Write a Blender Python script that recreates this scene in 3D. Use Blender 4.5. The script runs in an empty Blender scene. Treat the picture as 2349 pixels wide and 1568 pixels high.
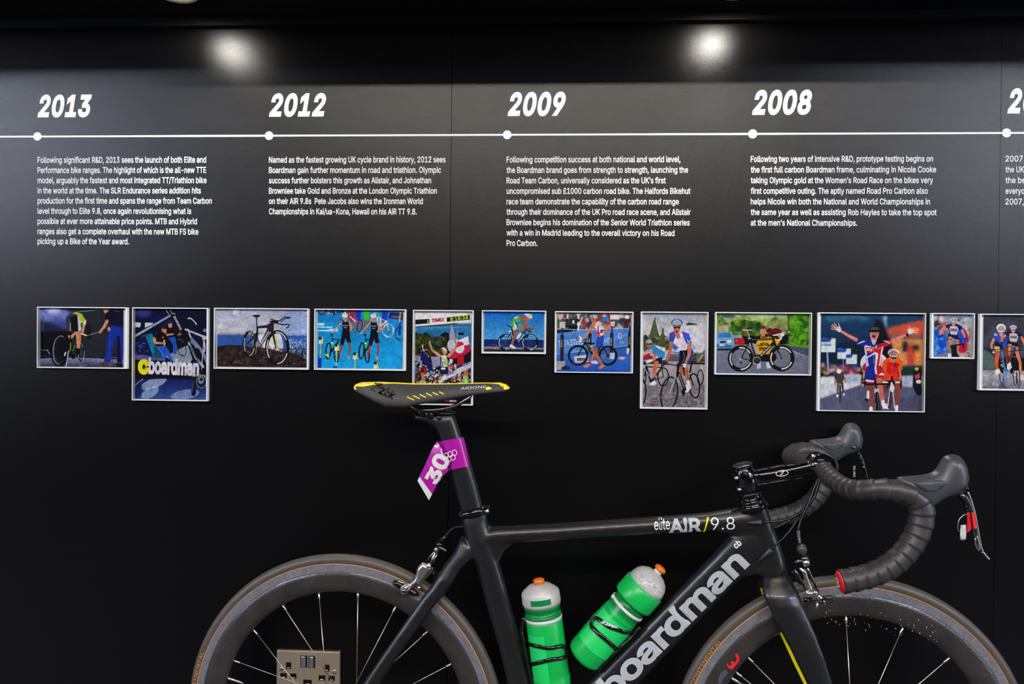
import bpy, bmesh, math, os, random
import numpy as np
from mathutils import Vector, Matrix
from mathutils.geometry import delaunay_2d_cdt
from mathutils.bvhtree import BVHTree

# ------------------------------------------------------------------ scene, camera, lights
SC = bpy.context.scene
COL = SC.collection
W, H, F = 2349.0, 1568.0, 1800.0
EYE = 1.118
CAMC = Vector((1.18504, -1.75486, EYE))
R_ = Vector((0.99870614, 0.05003794, 0.00906951))
U_ = Vector((-0.00950416, 0.00845525, 0.99991909))
F_ = Vector((-0.04995721, 0.99871153, -0.00891988))
cam = bpy.data.cameras.new('camera'); camo = bpy.data.objects.new('camera', cam); COL.objects.link(camo)
cam.sensor_width = 36.0; cam.lens = F * 36.0 / W; cam.clip_start = 0.02
m = Matrix.Identity(4)
for i in range(3):
    m[i][0] = R_[i]; m[i][1] = U_[i]; m[i][2] = -F_[i]; m[i][3] = CAMC[i]
camo.matrix_world = m
cam.dof.use_dof = False
SC.camera = camo
SC.view_settings.view_transform = 'Standard'; SC.view_settings.look = 'None'
SC.view_settings.gamma = 1.0; SC.view_settings.exposure = 0.0
SC.view_settings.use_curve_mapping = False
wd = bpy.data.worlds.new('world'); SC.world = wd; wd.use_nodes = True
wd.node_tree.nodes['Background'].inputs[0].default_value = (0.8, 0.88, 1.0, 1)
wd.node_tree.nodes['Background'].inputs[1].default_value = 0.035


def area(name, loc, target, sx, sy, power, col=(1, 1, 1), spread=None):
    l = bpy.data.lights.new(name, 'AREA'); l.shape = 'RECTANGLE'; l.size = sx; l.size_y = sy
    l.energy = power; l.color = col
    if spread: l.spread = math.radians(spread)
    o = bpy.data.objects.new(name, l); COL.objects.link(o); o.location = loc
    d = Vector(target) - Vector(loc)
    q = d.to_track_quat('-Z', 'Y'); o.rotation_euler = q.to_euler()
    o['kind'] = 'helper'
    return o


CEIL = EYE + 0.708          # underside of the low ceiling over the display
ALC = -0.45                 # where that low ceiling ends
HIGH = EYE + 2.1           # ceiling of the room
# long ceiling strips of the room; the low ceiling cuts their light off high on the wall
area('strip_light_main', (1.2, -3.9, 2.975), (1.2, -0.1, 1.1), 4.0, 0.07, 120, (1.0, 0.93, 0.84))
area('strip_light_cool', (-3.3, -4.0, 2.80), (-0.6, 0, 1.4), 2.6, 0.07, 120, (0.74, 0.82, 1.0))
area('strip_light_cool_far', (5.2, -4.0, 2.80), (2.8, 0, 1.4), 2.4, 0.07, 115, (0.80, 0.86, 1.0))
area('low_fill_left', (-3.3, -4.1, 2.08), (-0.6, 0, 1.4), 2.2, 0.35, 22, (0.84, 0.76, 1.0))  # added fill, not a real window: lifts the wall's dark top band
area('low_fill_right', (5.2, -4.1, 2.08), (2.8, 0, 1.4), 2.0, 0.35, 24, (0.86, 0.80, 1.0))  # matching added fill for the right end of the wall
area('low_fill_middle', (1.2, -4.1, 2.05), (1.2, 0, 1.4), 2.6, 0.3, 5, (0.95, 0.92, 1.0))  # weak fill, also added, for the middle of the upper wall
# daylight from openings of the room, left and right of the camera
area('daylight_left', (-3.4, -2.0, 1.5), (1.0, -0.2, 1.0), 1.2, 1.4, 40, (0.72, 0.83, 1.0))
area('daylight_right', (5.6, -1.9, 1.25), (1.6, -0.2, 1.0), 1.2, 1.9, 40, (0.72, 0.83, 1.0))
# ceiling fittings above the space in front of the bicycle
area('room_panel_light', (1.2, -1.9, HIGH - 0.02), (1.2, -1.3, 0.2), 2.4, 0.5, 16, (1.0, 0.86, 0.72))

# ------------------------------------------------------------------ helpers
def c3(r, g, b):
    def f(v):
        v = v / 255.0
        return v / 12.92 if v <= 0.04045 else ((v + 0.055) / 1.055) ** 2.4
    return (f(r), f(g), f(b), 1.0)


MATS = {}


def M(name, col=(128, 128, 128), rough=0.5, metal=0.0, coat=0.0, spec=0.5, noise=None, bump=None, emit=None, trans=0.0, sheen=0.0, aniso=0.0, sub=0.0, brushed=False):
    if name in MATS: return MATS[name]
    mt = bpy.data.materials.new(name); mt.use_nodes = True
    nt = mt.node_tree; p = nt.nodes['Principled BSDF']
    c = col if len(col) == 4 else c3(*col)
    p.inputs['Base Color'].default_value = c
    p.inputs['Roughness'].default_value = rough; p.inputs['Metallic'].default_value = metal
    p.inputs['Coat Weight'].default_value = coat; p.inputs['Coat Roughness'].default_value = 0.06
    p.inputs['Specular IOR Level'].default_value = spec
    if trans: p.inputs['Transmission Weight'].default_value = trans
    if sub:
        p.inputs['Subsurface Weight'].default_value = sub; p.inputs['Subsurface Radius'].default_value = (0.01, 0.02, 0.01)
    if emit:
        p.inputs['Emission Color'].default_value = c3(*emit[0]); p.inputs['Emission Strength'].default_value = emit[1]
    tc = nt.nodes.new('ShaderNodeTexCoord')
    if noise:                       # (scale, amount, second colour)
        nz = nt.nodes.new('ShaderNodeTexNoise'); nz.inputs['Scale'].default_value = noise[0]; nz.inputs['Detail'].default_value = 6
        nt.links.new(tc.outputs['Object'], nz.inputs['Vector'])
        rp = nt.nodes.new('ShaderNodeValToRGB'); rp.color_ramp.elements[0].position = 0.5 - noise[1]; rp.color_ramp.elements[1].position = 0.5 + noise[1]
        rp.color_ramp.elements[0].color = c; rp.color_ramp.elements[1].color = c3(*noise[2])
        nt.links.new(nz.outputs['Fac'], rp.inputs['Fac']); nt.links.new(rp.outputs['Color'], p.inputs['Base Color'])
    if bump:                        # (kind, scale, distance, strength)
        k, s, d, st = bump
        if k == 'noise':
            b = nt.nodes.new('ShaderNodeTexNoise'); b.inputs['Scale'].default_value = s; b.inputs['Detail'].default_value = 3; out = b.outputs['Fac']
        elif k == 'voronoi':
            b = nt.nodes.new('ShaderNodeTexVoronoi'); b.inputs['Scale'].default_value = s; out = b.outputs['Distance']
        else:
            b = nt.nodes.new('ShaderNodeTexWave'); b.inputs['Scale'].default_value = s; b.inputs['Distortion'].default_value = 0.0; out = b.outputs['Fac']
        nt.links.new(tc.outputs['Object'], b.inputs['Vector'])
        if brushed:
            mp = nt.nodes.new('ShaderNodeMapping'); mp.inputs['Scale'].default_value = (1, 1, 0.03)
            nt.links.new(tc.outputs['Object'], mp.inputs['Vector']); nt.links.new(mp.outputs['Vector'], b.inputs['Vector'])
        bp = nt.nodes.new('ShaderNodeBump'); bp.inputs['Distance'].default_value = d; bp.inputs['Strength'].default_value = st
        nt.links.new(out, bp.inputs['Height']); nt.links.new(bp.outputs['Normal'], p.inputs['Normal'])
    MATS[name] = mt
    return mt


def glass(name, tint=(255, 255, 255), refl=1.0, rough=0.02, ior=1.45):
    mt = bpy.data.materials.new(name); mt.use_nodes = True; nt = mt.node_tree; nt.nodes.clear()
    o = nt.nodes.new('ShaderNodeOutputMaterial'); t = nt.nodes.new('ShaderNodeBsdfTransparent'); g = nt.nodes.new('ShaderNodeBsdfGlossy')
    mx = nt.nodes.new('ShaderNodeMixShader'); fr = nt.nodes.new('ShaderNodeFresnel'); fr.inputs['IOR'].default_value = ior
    mu = nt.nodes.new('ShaderNodeMath'); mu.operation = 'MULTIPLY'; mu.inputs[1].default_value = refl
    t.inputs['Color'].default_value = c3(*tint); g.inputs['Roughness'].default_value = rough
    nt.links.new(fr.outputs[0], mu.inputs[0]); nt.links.new(mu.outputs[0], mx.inputs[0])
    nt.links.new(t.outputs[0], mx.inputs[1]); nt.links.new(g.outputs[0], mx.inputs[2]); nt.links.new(mx.outputs[0], o.inputs[0])
    return mt


def meshobj(name, verts, faces, mat, parent=None, smooth=False, props=None):
    me = bpy.data.meshes.new(name)
    me.from_pydata([tuple(v) for v in verts], [], faces)
    me.validate(verbose=False)
    if smooth: me.polygons.foreach_set('use_smooth', [True] * len(me.polygons))
    me.materials.append(mat)
    o = bpy.data.objects.new(name, me); COL.objects.link(o)
    if parent is not None:
        o.parent = parent; o.matrix_parent_inverse = Matrix.Translation(parent.matrix_world.translation).inverted() if False else Matrix.Identity(4)
        off = parent['_o'] if '_o' in parent else (0, 0, 0)
        me.transform(Matrix.Translation(-Vector(off)))
        o['_o'] = off
    if props:
        for k, v in props.items(): o[k] = v
    return o


def empty(name, loc, label=None, cat=None, group=None, kind=None):
    o = bpy.data.objects.new(name, None); COL.objects.link(o); o.location = loc; o.empty_display_size = 0.05
    o['_o'] = tuple(loc)
    if label: o['label'] = label
    if cat: o['category'] = cat
    if group: o['group'] = group
    if kind: o['kind'] = kind
    return o


def merge(*parts):
    V = []; Fc = []
    for v, f in parts:
        b = len(V); V += [tuple(x) for x in v]; Fc += [tuple(b + i for i in t) for t in f]
    return V, Fc


def box(x0, x1, y0, y1, z0, z1):
    v = [(x, y, z) for z in (z0, z1) for y in (y0, y1) for x in (x0, x1)]
    f = [(0, 2, 3, 1), (4, 5, 7, 6), (0, 1, 5, 4), (2, 6, 7, 3), (0, 4, 6, 2), (1, 3, 7, 5)]
    return v, f


def loft(rings, cap=True, closed=False):
    n = len(rings[0]); V = [p for r in rings for p in r]; Fc = []
    k = len(rings)
    for i in range(k if closed else k - 1):
        a = i * n; b = ((i + 1) % k) * n
        for j in range(n):
            Fc.append((a + j, a + (j + 1) % n, b + (j + 1) % n, b + j))
    if cap and not closed:
        Fc.append(tuple(range(n))[::-1]); Fc.append(tuple(range((k - 1) * n, k * n)))
    return V, Fc


def catmull(P, sub=6):
    P = [Vector(p) for p in P]; out = []
    for i in range(len(P) - 1):
        p0 = P[i - 1] if i else P[0] * 2 - P[1]; p1 = P[i]; p2 = P[i + 1]
        p3 = P[i + 2] if i + 2 < len(P) else P[-1] * 2 - P[-2]
        for k in range(sub):
            t = k / sub
            out.append(0.5 * ((2 * p1) + (p2 - p0) * t + (2 * p0 - 5 * p1 + 4 * p2 - p3) * t * t + (3 * p1 - p0 - 3 * p2 + p3) * t ** 3))
    out.append(P[-1]); return out


def tube(P, r, seg=10, cap=True, flat=1.0, side=None):
    """sweep of a circle (or of an ellipse squeezed by flat along side) on points P"""
    P = [Vector(p) for p in P]; n = len(P)
    if not hasattr(r, '__len__'): r = [r] * n
    T = []
    for i in range(n):
        a = P[max(i - 1, 0)]; b = P[min(i + 1, n - 1)]; T.append((b - a).normalized())
    ref = Vector(side) if side is not None else (Vector((0, 0, 1)) if abs(T[0].z) < 0.9 else Vector((1, 0, 0)))
    X = ref - T[0] * ref.dot(T[0]); X.normalize(); rings = []
    for i in range(n):
        if side is not None: ref = Vector(side); X = ref - T[i] * ref.dot(T[i])
        else: X = X - T[i] * X.dot(T[i])
        X.normalize(); Y = T[i].cross(X)
        rings.append([P[i] + X * (math.cos(a) * r[i] * flat) + Y * (math.sin(a) * r[i]) for a in [2 * math.pi * k / seg for k in range(seg)]])
    return loft(rings, cap)


class Frame:
    def __init__(s, O, e, n):
        s.O = Vector(O); s.e = Vector(e).normalized(); s.n = Vector(n).normalized()

    def w(s, a, z, o=0.0):
        return s.O + s.e * a + s.n * o + Vector((0, 0, z))

    def px(s, x, y, o=0.0):
        d = F_ + R_ * ((x - W / 2) / F) - U_ * ((y - H / 2) / F)
        Q = s.O + s.n * o; t = (Q - CAMC).dot(s.n) / d.dot(s.n); p = CAMC + d * t
        return (p - s.O).dot(s.e), p.z

    def P(s, x, y, o=0.0):
        a, z = s.px(x, y, o); return s.w(a, z, o)


WL = Frame((0, 0, 0), (1, 0, 0), (0, -1, 0))                       # the wall
BK = Frame((0.766, -0.175, 0), (0.9847, -0.085, 0), (-0.085, -0.9847, 0))   # the bicycle's own plane
ST = Frame((0, -0.25, 0), (1, 0, 0), (0, -1, 0))                   # the steered parts: parallel to the wall


def proj(p):
    d = Vector(p) - CAMC
    return W / 2 + F * d.dot(R_) / d.dot(F_), H / 2 - F * d.dot(U_) / d.dot(F_)


def band(fr, sta, seg=20, ex=2.0, mirror=False):
    """tube whose two silhouette edges, depth and half thickness are given per station"""
    rings = []
    for (ax, ay, bx, by, off, b) in sta:
        A = fr.px(ax, ay, off); B = fr.px(bx, by, off); o = -off if mirror else off
        cs = ((A[0] + B[0]) / 2, (A[1] + B[1]) / 2); h = ((B[0] - A[0]) / 2, (B[1] - A[1]) / 2); ring = []
        for k in range(seg):
            t = 2 * math.pi * k / seg; c, s_ = math.cos(t), math.sin(t)
            c = math.copysign(abs(c) ** (2 / ex), c); s_ = math.copysign(abs(s_) ** (2 / ex), s_)
            ring.append(fr.w(cs[0] + h[0] * c, cs[1] + h[1] * c, o + b * s_))
        rings.append(ring)
    if mirror: rings = [r[::-1] for r in rings]
    return loft(rings)


def inflate(fr, outline, off, thick, R, g=0.004, px=True, back=None, mirror=False, smooth=True):
    """pillow-like solid with the given outline: full thickness R inside the edge"""
    L = [fr.px(x, y, off) if px else (x, y) for x, y in outline]
    if smooth and len(L) >= 8:
        for _ in range(2):
            L = [q_ for i in range(len(L)) for q_ in ((L[i - 1][0] * .25 + L[i][0] * .75, L[i - 1][1] * .25 + L[i][1] * .75), (L[i][0] * .75 + L[(i + 1) % len(L)][0] * .25, L[i][1] * .75 + L[(i + 1) % len(L)][1] * .25))]
    # resample
    pts = []
    for i in range(len(L)):
        a = L[i]; b = L[(i + 1) % len(L)]; d = math.hypot(b[0] - a[0], b[1] - a[1]); k = max(1, int(d / g))
        for j in range(k): pts.append((a[0] + (b[0] - a[0]) * j / k, a[1] + (b[1] - a[1]) * j / k))
    n = len(pts); E = [(i, (i + 1) % n) for i in range(n)]
    A = np.array(pts); B = np.roll(A, -1, 0)
    x0, z0 = A.min(0); x1, z1 = A.max(0)
    gx, gz = np.meshgrid(np.arange(x0 + g / 2, x1, g), np.arange(z0 + g / 2, z1, g)); G = np.stack([gx.ravel(), gz.ravel()], 1)

    def dist(Q):
        ab = B - A; t = ((Q[:, None] - A) * ab).sum(2) / ((ab * ab).sum(1) + 1e-12); t = np.clip(t, 0, 1)
        return np.sqrt((((A + ab * t[..., None]) - Q[:, None]) ** 2).sum(2)).min(1)

    def inside(Q):
        c = np.zeros(len(Q), bool)
        for a, b in zip(A, B):
            if a[1] != b[1]:
                c ^= ((a[1] > Q[:, 1]) != (b[1] > Q[:, 1])) & (Q[:, 0] < (b[0] - a[0]) * (Q[:, 1] - a[1]) / (b[1] - a[1]) + a[0])
        return c
    G = G[inside(G)]
    if len(G): G = G[dist(G) > g * 0.5]
    allp = [Vector(p) for p in pts] + [Vector(p) for p in G]
    v, e, f, _, _, _ = delaunay_2d_cdt(allp, E, [], 1, 1e-7)
    Q = np.array([p[:] for p in v]); d = dist(Q); d[:0] = 0
    h = thick * np.sqrt(np.clip(1 - (1 - np.minimum(d, R) / R) ** 2, 0, 1))
    bk = h if back is None else h * back
    sg = -1 if mirror else 1
    V = [fr.w(q[0], q[1], sg * (off + hh)) for q, hh in zip(Q, h)] + [fr.w(q[0], q[1], sg * (off - hh)) for q, hh in zip(Q, bk)]
    m_ = len(v); Fc = []
    for t in f:
        t = tuple(t)
        Fc.append(t); Fc.append(tuple(i + m_ for i in t)[::-1])
    edge = d < 1e-6
    # weld the rim
    me = bpy.data.meshes.new('t'); me.from_pydata([tuple(p) for p in V], [], Fc); bm = bmesh.new(); bm.from_mesh(me)
    bmesh.ops.remove_doubles(bm, verts=bm.verts, dist=1e-5); bmesh.ops.recalc_face_normals(bm, faces=bm.faces)
    V = [x.co.copy() for x in bm.verts]; bm.verts.index_update(); Fc = [tuple(x.index for x in fc.verts) for fc in bm.faces]
    bm.free(); bpy.data.meshes.remove(me)
    return V, Fc


def revolve(fr, cs, cz, prof, off=0.0, seg=128, a0=0, a1=2 * math.pi, close=True):
    """profile (radius, offset) turned about the axis fr.n through (cs, cz)"""
    full = abs(a1 - a0 - 2 * math.pi) < 1e-6; rings = []
    for k in range(seg if full else seg + 1):
        a = a0 + (a1 - a0) * k / seg
        rings.append([fr.w(cs + r * math.cos(a), cz + r * math.sin(a), off + w) for r, w in prof])
    n = len(prof); V = [p for r in rings for p in r]; Fc = []; K = len(rings)
    for i in range(K if full else K - 1):
        a = i * n; b = ((i + 1) % K) * n
        for j in range(n if close else n - 1):
            Fc.append((a + j, b + j, b + (j + 1) % n, a + (j + 1) % n))
    return V, Fc


def lathe(base, axis, prof, seg=32, side=None):
    """profile (height, radius) about axis from base"""
    base = Vector(base); T = Vector(axis).normalized(); X = T.orthogonal().normalized(); Y = T.cross(X)
    rings = [[base + T * h + (X * math.cos(2 * math.pi * k / seg) + Y * math.sin(2 * math.pi * k / seg)) * max(r, 1e-5) for k in range(seg)] for h, r in prof]
    return loft(rings)


def fuse(name, geo, mat, parent, voxel=0.0025, smooth=6, props=None):
    me = bpy.data.meshes.new('tmp'); me.from_pydata([tuple(v) for v in geo[0]], [], geo[1])
    o = bpy.data.objects.new('tmp', me); COL.objects.link(o)
    md = o.modifiers.new('r', 'REMESH'); md.mode = 'VOXEL'; md.voxel_size = voxel
    sm = o.modifiers.new('s', 'SMOOTH'); sm.iterations = smooth; sm.factor = 0.5
    dg = bpy.context.evaluated_depsgraph_get(); dg.update()
    em = o.evaluated_get(dg).to_mesh()
    nv = len(em.vertices); co = np.empty(nv * 3); em.vertices.foreach_get('co', co); co = co.reshape(-1, 3)
    fc = [tuple(p.vertices) for p in em.polygons]
    o.evaluated_get(dg).to_mesh_clear(); bpy.data.objects.remove(o); bpy.data.meshes.remove(me)
    ob = meshobj(name, co.tolist(), fc, mat, parent, True, props)
    return ob, BVHTree.FromPolygons([Vector(c) for c in co], fc)


# ---- lettering -----------------------------------------------------------
try:
    FONT = bpy.data.fonts.load(os.path.join(bpy.utils.resource_path('LOCAL'), 'datafiles', 'fonts', 'Inter.woff2'))
except Exception:
    FONT = None
GC = {}


def outline(t, sp=1.0, res=3):
    key = (t, sp, res)
    if key in GC: return GC[key]
    c = bpy.data.curves.new('t', 'FONT'); c.body = t; c.size = 1; c.fill_mode = 'NONE'; c.resolution_u = res; c.space_character = sp
    if FONT: c.font = FONT
    o = bpy.data.objects.new('t', c); COL.objects.link(o)
    dg = bpy.context.evaluated_depsgraph_get(); dg.update(); me = o.evaluated_get(dg).to_mesh()
    V = [v.co.xy.copy() for v in me.vertices]; adj = [[] for _ in V]
    for e in me.edges: a, b = e.vertices; adj[a].append(b); adj[b].append(a)
    seen = set(); loops = []
    for i in range(len(V)):
        if i in seen or not adj[i]: continue
        L = [i]; seen.add(i); k = i
        while True:
            nx = [j for j in adj[k] if j not in seen]
            if not nx: break
            k = min(nx); seen.add(k); L.append(k)
        Q = []
        for j in L:
            if not Q or (V[j] - Q[-1]).length > 1e-4: Q.append(V[j])
        if (Q[0] - Q[-1]).length < 1e-4: Q.pop()
        if len(Q) > 2: loops.append(Q)
    o.evaluated_get(dg).to_mesh_clear(); bpy.data.objects.remove(o); bpy.data.curves.remove(c)
    GC[key] = loops
    return loops


def glyphs(t, off=0.0, sp=1.0, res=3, grid=None, loops=None):
    L = loops or outline(t, sp, res)
    ar = [sum(P[i - 1].x * P[i].y - P[i].x * P[i - 1].y for i in range(len(P))) / 2 for P in L]
    sgn = 1 if max(ar, key=abs) > 0 else -1
    out = []
    for P in L:
        m_ = len(P); R = []
        for i in range(m_):
            a, b, c_ = P[i - 1], P[i], P[(i + 1) % m_]
            d1 = (b - a).normalized(); d2 = (c_ - b).normalized(); n1 = Vector((d1.y, -d1.x)); n2 = Vector((d2.y, -d2.x)); s = n1 + n2; k = s.length_squared
            s = s * (2 / k) if k > 0.5 else n1
            R.append(b + s * off * sgn)
        out.append(R)
    verts = []; edges = []
    for R in out:
        b = len(verts); verts += R; edges += [(b + i, b + (i + 1) % len(R)) for i in range(len(R))]
    if grid:
        x0 = min(v.x for v in verts); x1 = max(v.x for v in verts); y0 = min(v.y for v in verts); y1 = max(v.y for v in verts)
        i = x0 + grid * 0.37
        while i < x1:
            j = y0 + grid * 0.41
            while j < y1: verts.append(Vector((i, j))); j += grid
            i += grid
    v, e, f, _, _, _ = delaunay_2d_cdt(verts, edges, [], 1, 1e-6)
    Fc = [tuple(t_) for t_ in f if len(t_) == 3]
    T = np.array([[v[i][:] for i in t_] for t_ in Fc]).mean(1); w = np.zeros(len(Fc), int)
    for R in out:
        for i in range(len(R)):
            a, b = R[i - 1], R[i]
            if a.y == b.y: continue
            hit = ((a.y > T[:, 1]) != (b.y > T[:, 1])) & (T[:, 0] < (b.x - a.x) * (T[:, 1] - a.y) / (b.y - a.y) + a.x)
            w += np.where(hit, 1 if b.y > a.y else -1, 0)
    return [(p.x, p.y) for p in v], [Fc[i] for i in range(len(Fc)) if w[i] != 0]


CAPH = max(p.y for L in outline('H') for p in L)


def textgeo(t, mapf, x0, x1, cap, off=0.0, shear=0.0, base=0.0, sp=1.0, grid=None, res=3):
    """text laid from x0 to x1 (its ink box), capital height cap, through mapf(u, v)"""
    v, f = glyphs(t, off, sp, res, grid)
    if shear: v = [(x + shear * y, y) for x, y in v]
    a = min(p[0] for p in v); b = max(p[0] for p in v); k = (x1 - x0) / (b - a); ky = cap / CAPH
    return [mapf(x0 + (x - a) * k, base + y * ky) for x, y in v], f


random.seed(7)

# ------------------------------------------------------------------ room
m_wall = M('black_wall_paint', (4, 4, 5), 0.22, spec=0.26, bump=('noise', 700, 0.0008, 0.35), noise=(9, 0.3, (7, 6, 7)))
m_ceil = M('black_ceiling_paint', (10, 9, 11), 0.7, spec=0.2)
m_dark = M('charcoal_paint', (40, 40, 43), 0.8, spec=0.2)
m_floor = M('dark_floor_vinyl', (46, 44, 42), 0.5, noise=(30, 0.2, (56, 53, 50)))
m_white = M('white_vinyl', (230, 228, 228), 0.55, spec=0.3)

m_wall.node_tree.nodes['Principled BSDF'].inputs['Coat Weight'].default_value = 0.07
m_wall.node_tree.nodes['Principled BSDF'].inputs['Coat Roughness'].default_value = 0.5
wall = empty('wall_back', (0, 0, 0), kind='structure')
S1, S2 = 0.9567, 2.153
zt = EYE + 0.75
for x0, x1 in ((-5.0, S1 - 0.0006), (S1 + 0.0006, S2 - 0.0004), (S2 + 0.0004, 7.5)):
    v, f = box(x0, x1, 0.0, 0.02, 0, zt)
    meshobj('panel', v, f, m_wall, wall)
v, f = box(-5.0, 7.5, 0.012, 0.03, 0, zt); meshobj('backing_board', v, f, m_ceil, wall)
tr = empty('trim_1', (0, 0, 0), kind='structure')
v, f = box(-5.0, 7.5, -0.020, 0.0, EYE + 0.690, CEIL); meshobj('batten', v, f, m_ceil, tr)
v, f = box(-5.0, 7.5, ALC, 0.03, CEIL, CEIL + 0.05); o = meshobj('ceiling', v, f, m_ceil); o['kind'] = 'structure'
v, f = box(-5.0, 7.5, ALC, ALC + 0.03, CEIL + 0.05, HIGH + .05); o = meshobj('wall_fascia', v, f, m_ceil); o['kind'] = 'structure'
v, f = box(-5.0, 7.5, -4.6, ALC + 0.03, HIGH, HIGH + 0.05); o = meshobj('ceiling_high', v, f, m_dark); o['kind'] = 'structure'
v, f = box(-5.0, 7.5, -4.6, 0.03, -0.05, 0); o = meshobj('floor', v, f, m_floor); o['kind'] = 'structure'
for nm, b in (('wall_left', (-5.05, -5.0, -4.6, 0.03, -0.05, HIGH + 0.05)), ('wall_right', (7.5, 7.55, -4.6, 0.03, -0.05, HIGH + 0.05)), ('wall_rear', (-5.0, 7.5, -4.65, -4.6, -0.05, HIGH + 0.05))):
    v, f = box(*b); o = meshobj(nm, v, f, m_dark); o['kind'] = 'structure'

# ---- downlights
m_ring = M('cream_downlight_ring', (205, 196, 172), 0.5)
m_lamp = M('lamp_lens', (255, 250, 235), 0.3, emit=((255, 244, 222), 14.0))
m_well = M('black_lamp_well', (26, 23, 30), 0.35)


def downlight(px, py, label, power):
    d = F_ + R_ * ((px - W / 2) / F) - U_ * ((py - H / 2) / F)
    t = (CEIL - EYE) / d.z; p = CAMC + d * t
    e = empty('downlight', (p.x, p.y, CEIL), label, 'downlight', 'round downlights in the low black ceiling')
    R = 0.043
    prof = [(-0.0005, R), (-0.004, R - 0.0005), (-0.0055, R - 0.003), (-0.003, R - 0.012), (0.0, R - 0.014), (0.001, R - 0.005)]
    V, Fc = [], []
    rings = [[Vector((p.x + math.cos(a) * r, p.y + math.sin(a) * r, CEIL + h)) for h, r in prof] for a in [2 * math.pi * k / 48 for k in range(48)]]
    v, f = loft(rings, closed=True); meshobj('trim_ring', v, f, m_ring, e, True)
    v, f = lathe((p.x, p.y, CEIL - 0.0012), (0, 0, 1), [(0, 0.029), (0.001, 0.029)], 40); meshobj('lamp_well', v, f, m_well, e)
    v, f = lathe((p.x, p.y, CEIL - 0.0045), (0, 0, 1), [(0, 0.004), (0.001, 0.013), (0.003, 0.015)], 32); meshobj('lamp', v, f, m_lamp, e, True)
    for nm, ang, pw, bl in (('downlight_beam', 176, power * .26, 0.3), ('downlight_core', 76, power * 0.9, 0.5)):
        l = bpy.data.lights.new(nm, 'SPOT'); l.energy = pw; l.spot_size = math.radians(ang); l.spot_blend = bl; l.color = (1.0, 0.96, 0.86); l.shadow_soft_size = 0.026
        o = bpy.data.objects.new(nm, l); COL.objects.link(o); o.location = (0, 0, -0.012); o.rotation_euler = (0.12, 0, 0); o.parent = e; o['kind'] = 'helper'


downlight(405, -16, 'cream rimmed round downlight, the left of the two at the top', 12)
downlight(1690, -24, 'round downlight barely seen at the top edge, above the helicopter picture', 14)

# ---- lettering and timeline on the wall
def wallmap(o=0.0006):
    return lambda u, v: Vector((u, -o, v))


def wx(x, y): return WL.px(x, y, 0)


m_txt = m_white
cols = [(86.5, [(367, 473, 'Following significant R&D, 2013 sees the launch of both Elite and'), (390.3, 473, 'Performance bike ranges. The highlight of which is the all-new TTE'), (413.6, 474, 'model, arguably the fastest and most integrated TT/Triathlon bike'),
                (437, 461, 'in the world at the time. The SLR Endurance series addition hits'), (460.3, 486, 'production for the first time and spans the range from Team Carbon'), (483.6, 439, 'level through to Elite 9.8, once again revolutionising what is'),
                (507, 452, 'possible at ever more attainable price points. MTB and Hybrid'), (530.3, 455.5, 'ranges also get a complete overhaul with the new MTB FS bike'), (553, 296, 'picking up a Bike of the Year award.')]),
        (617, [(366.5, 1022, 'Named as the fastest growing UK cycle brand in history, 2012 sees'), (390.2, 1012, 'Boardman gain further momentum in road and triathlon. Olympic'), (413.8, 989, 'success further bolsters this growth as Alistair, and Johnathan'),
               (437.5, 1002, 'Brownlee take Gold and Bronze at the London Olympic Triathlon'), (461.1, 970, 'on their AiR 9.8s  Pete Jacobs also wins the Ironman World'), (484.8, 956, 'Championships in Kai/ua-Kona, Hawaii on his AiR TT 9.8.')]),
        (1162, [(366, 1561, 'Following competition success at both national and world level,'), (390, 1578, 'the Boardman brand goes from strength to strength, launching the'), (414, 1527, 'Road Team Carbon, universally considered as the UK\u2019s first'),
                (438, 1583.5, 'uncompromised sub \u00a31000 carbon road bike. The Halfords Bikehut'), (462, 1557, 'race team demonstrate the capability of the carbon road range'), (485.8, 1584, 'through their dominance of the UK Pro road race scene, and Alistair'),
                (509.6, 1582, 'Brownlee begins his domination of the Senior World Triathlon series'), (533.5, 1547, 'with a win in Madrid leading to the overall victory on his Road'), (557.3, 1233, 'Pro Carbon.')]),
        (1722, [(364.8, 2140, 'Following two years of intensive R&D, prototype testing begins on'), (389.1, 2147, 'the first full carbon Boardman frame, culminating in Nicole Cooke'), (413.4, 2140, 'taking Olympic gold at the Women\u2019s Road Race on the bikes very'),
                (437.7, 2128, 'first competitive outing. The aptly named Road Pro Carbon also'), (462, 2133, 'helps Nicole win both the National and World Championships in'), (486.3, 2148, 'the same year as well as assisting Rob Hayles to take the top spot'), (510.6, 1966, 'at the men\u2019s National Championships.')]),
        (2306, [(364, 2359, '2007 s'), (388.6, 2349, 'the UK'), (413.2, 2352, 'the be'), (437.8, 2350, 'everyo'), (462.4, 2348, '2007,')])]
heads = [('2013', 86, 211, 267, 220), ('2012', 617, 748, 265.5, 217), ('2009', 1164, 1297.5, 264, 214), ('2008', 1725, 1862, 261, 209.5), ('2007', 2310, 2449, 258, 205.5)]
dots = [(86.5, 313), (617.5, 311.3), (1163.5, 309.3), (1726.5, 307.2), (2308.5, 305)]
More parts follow.
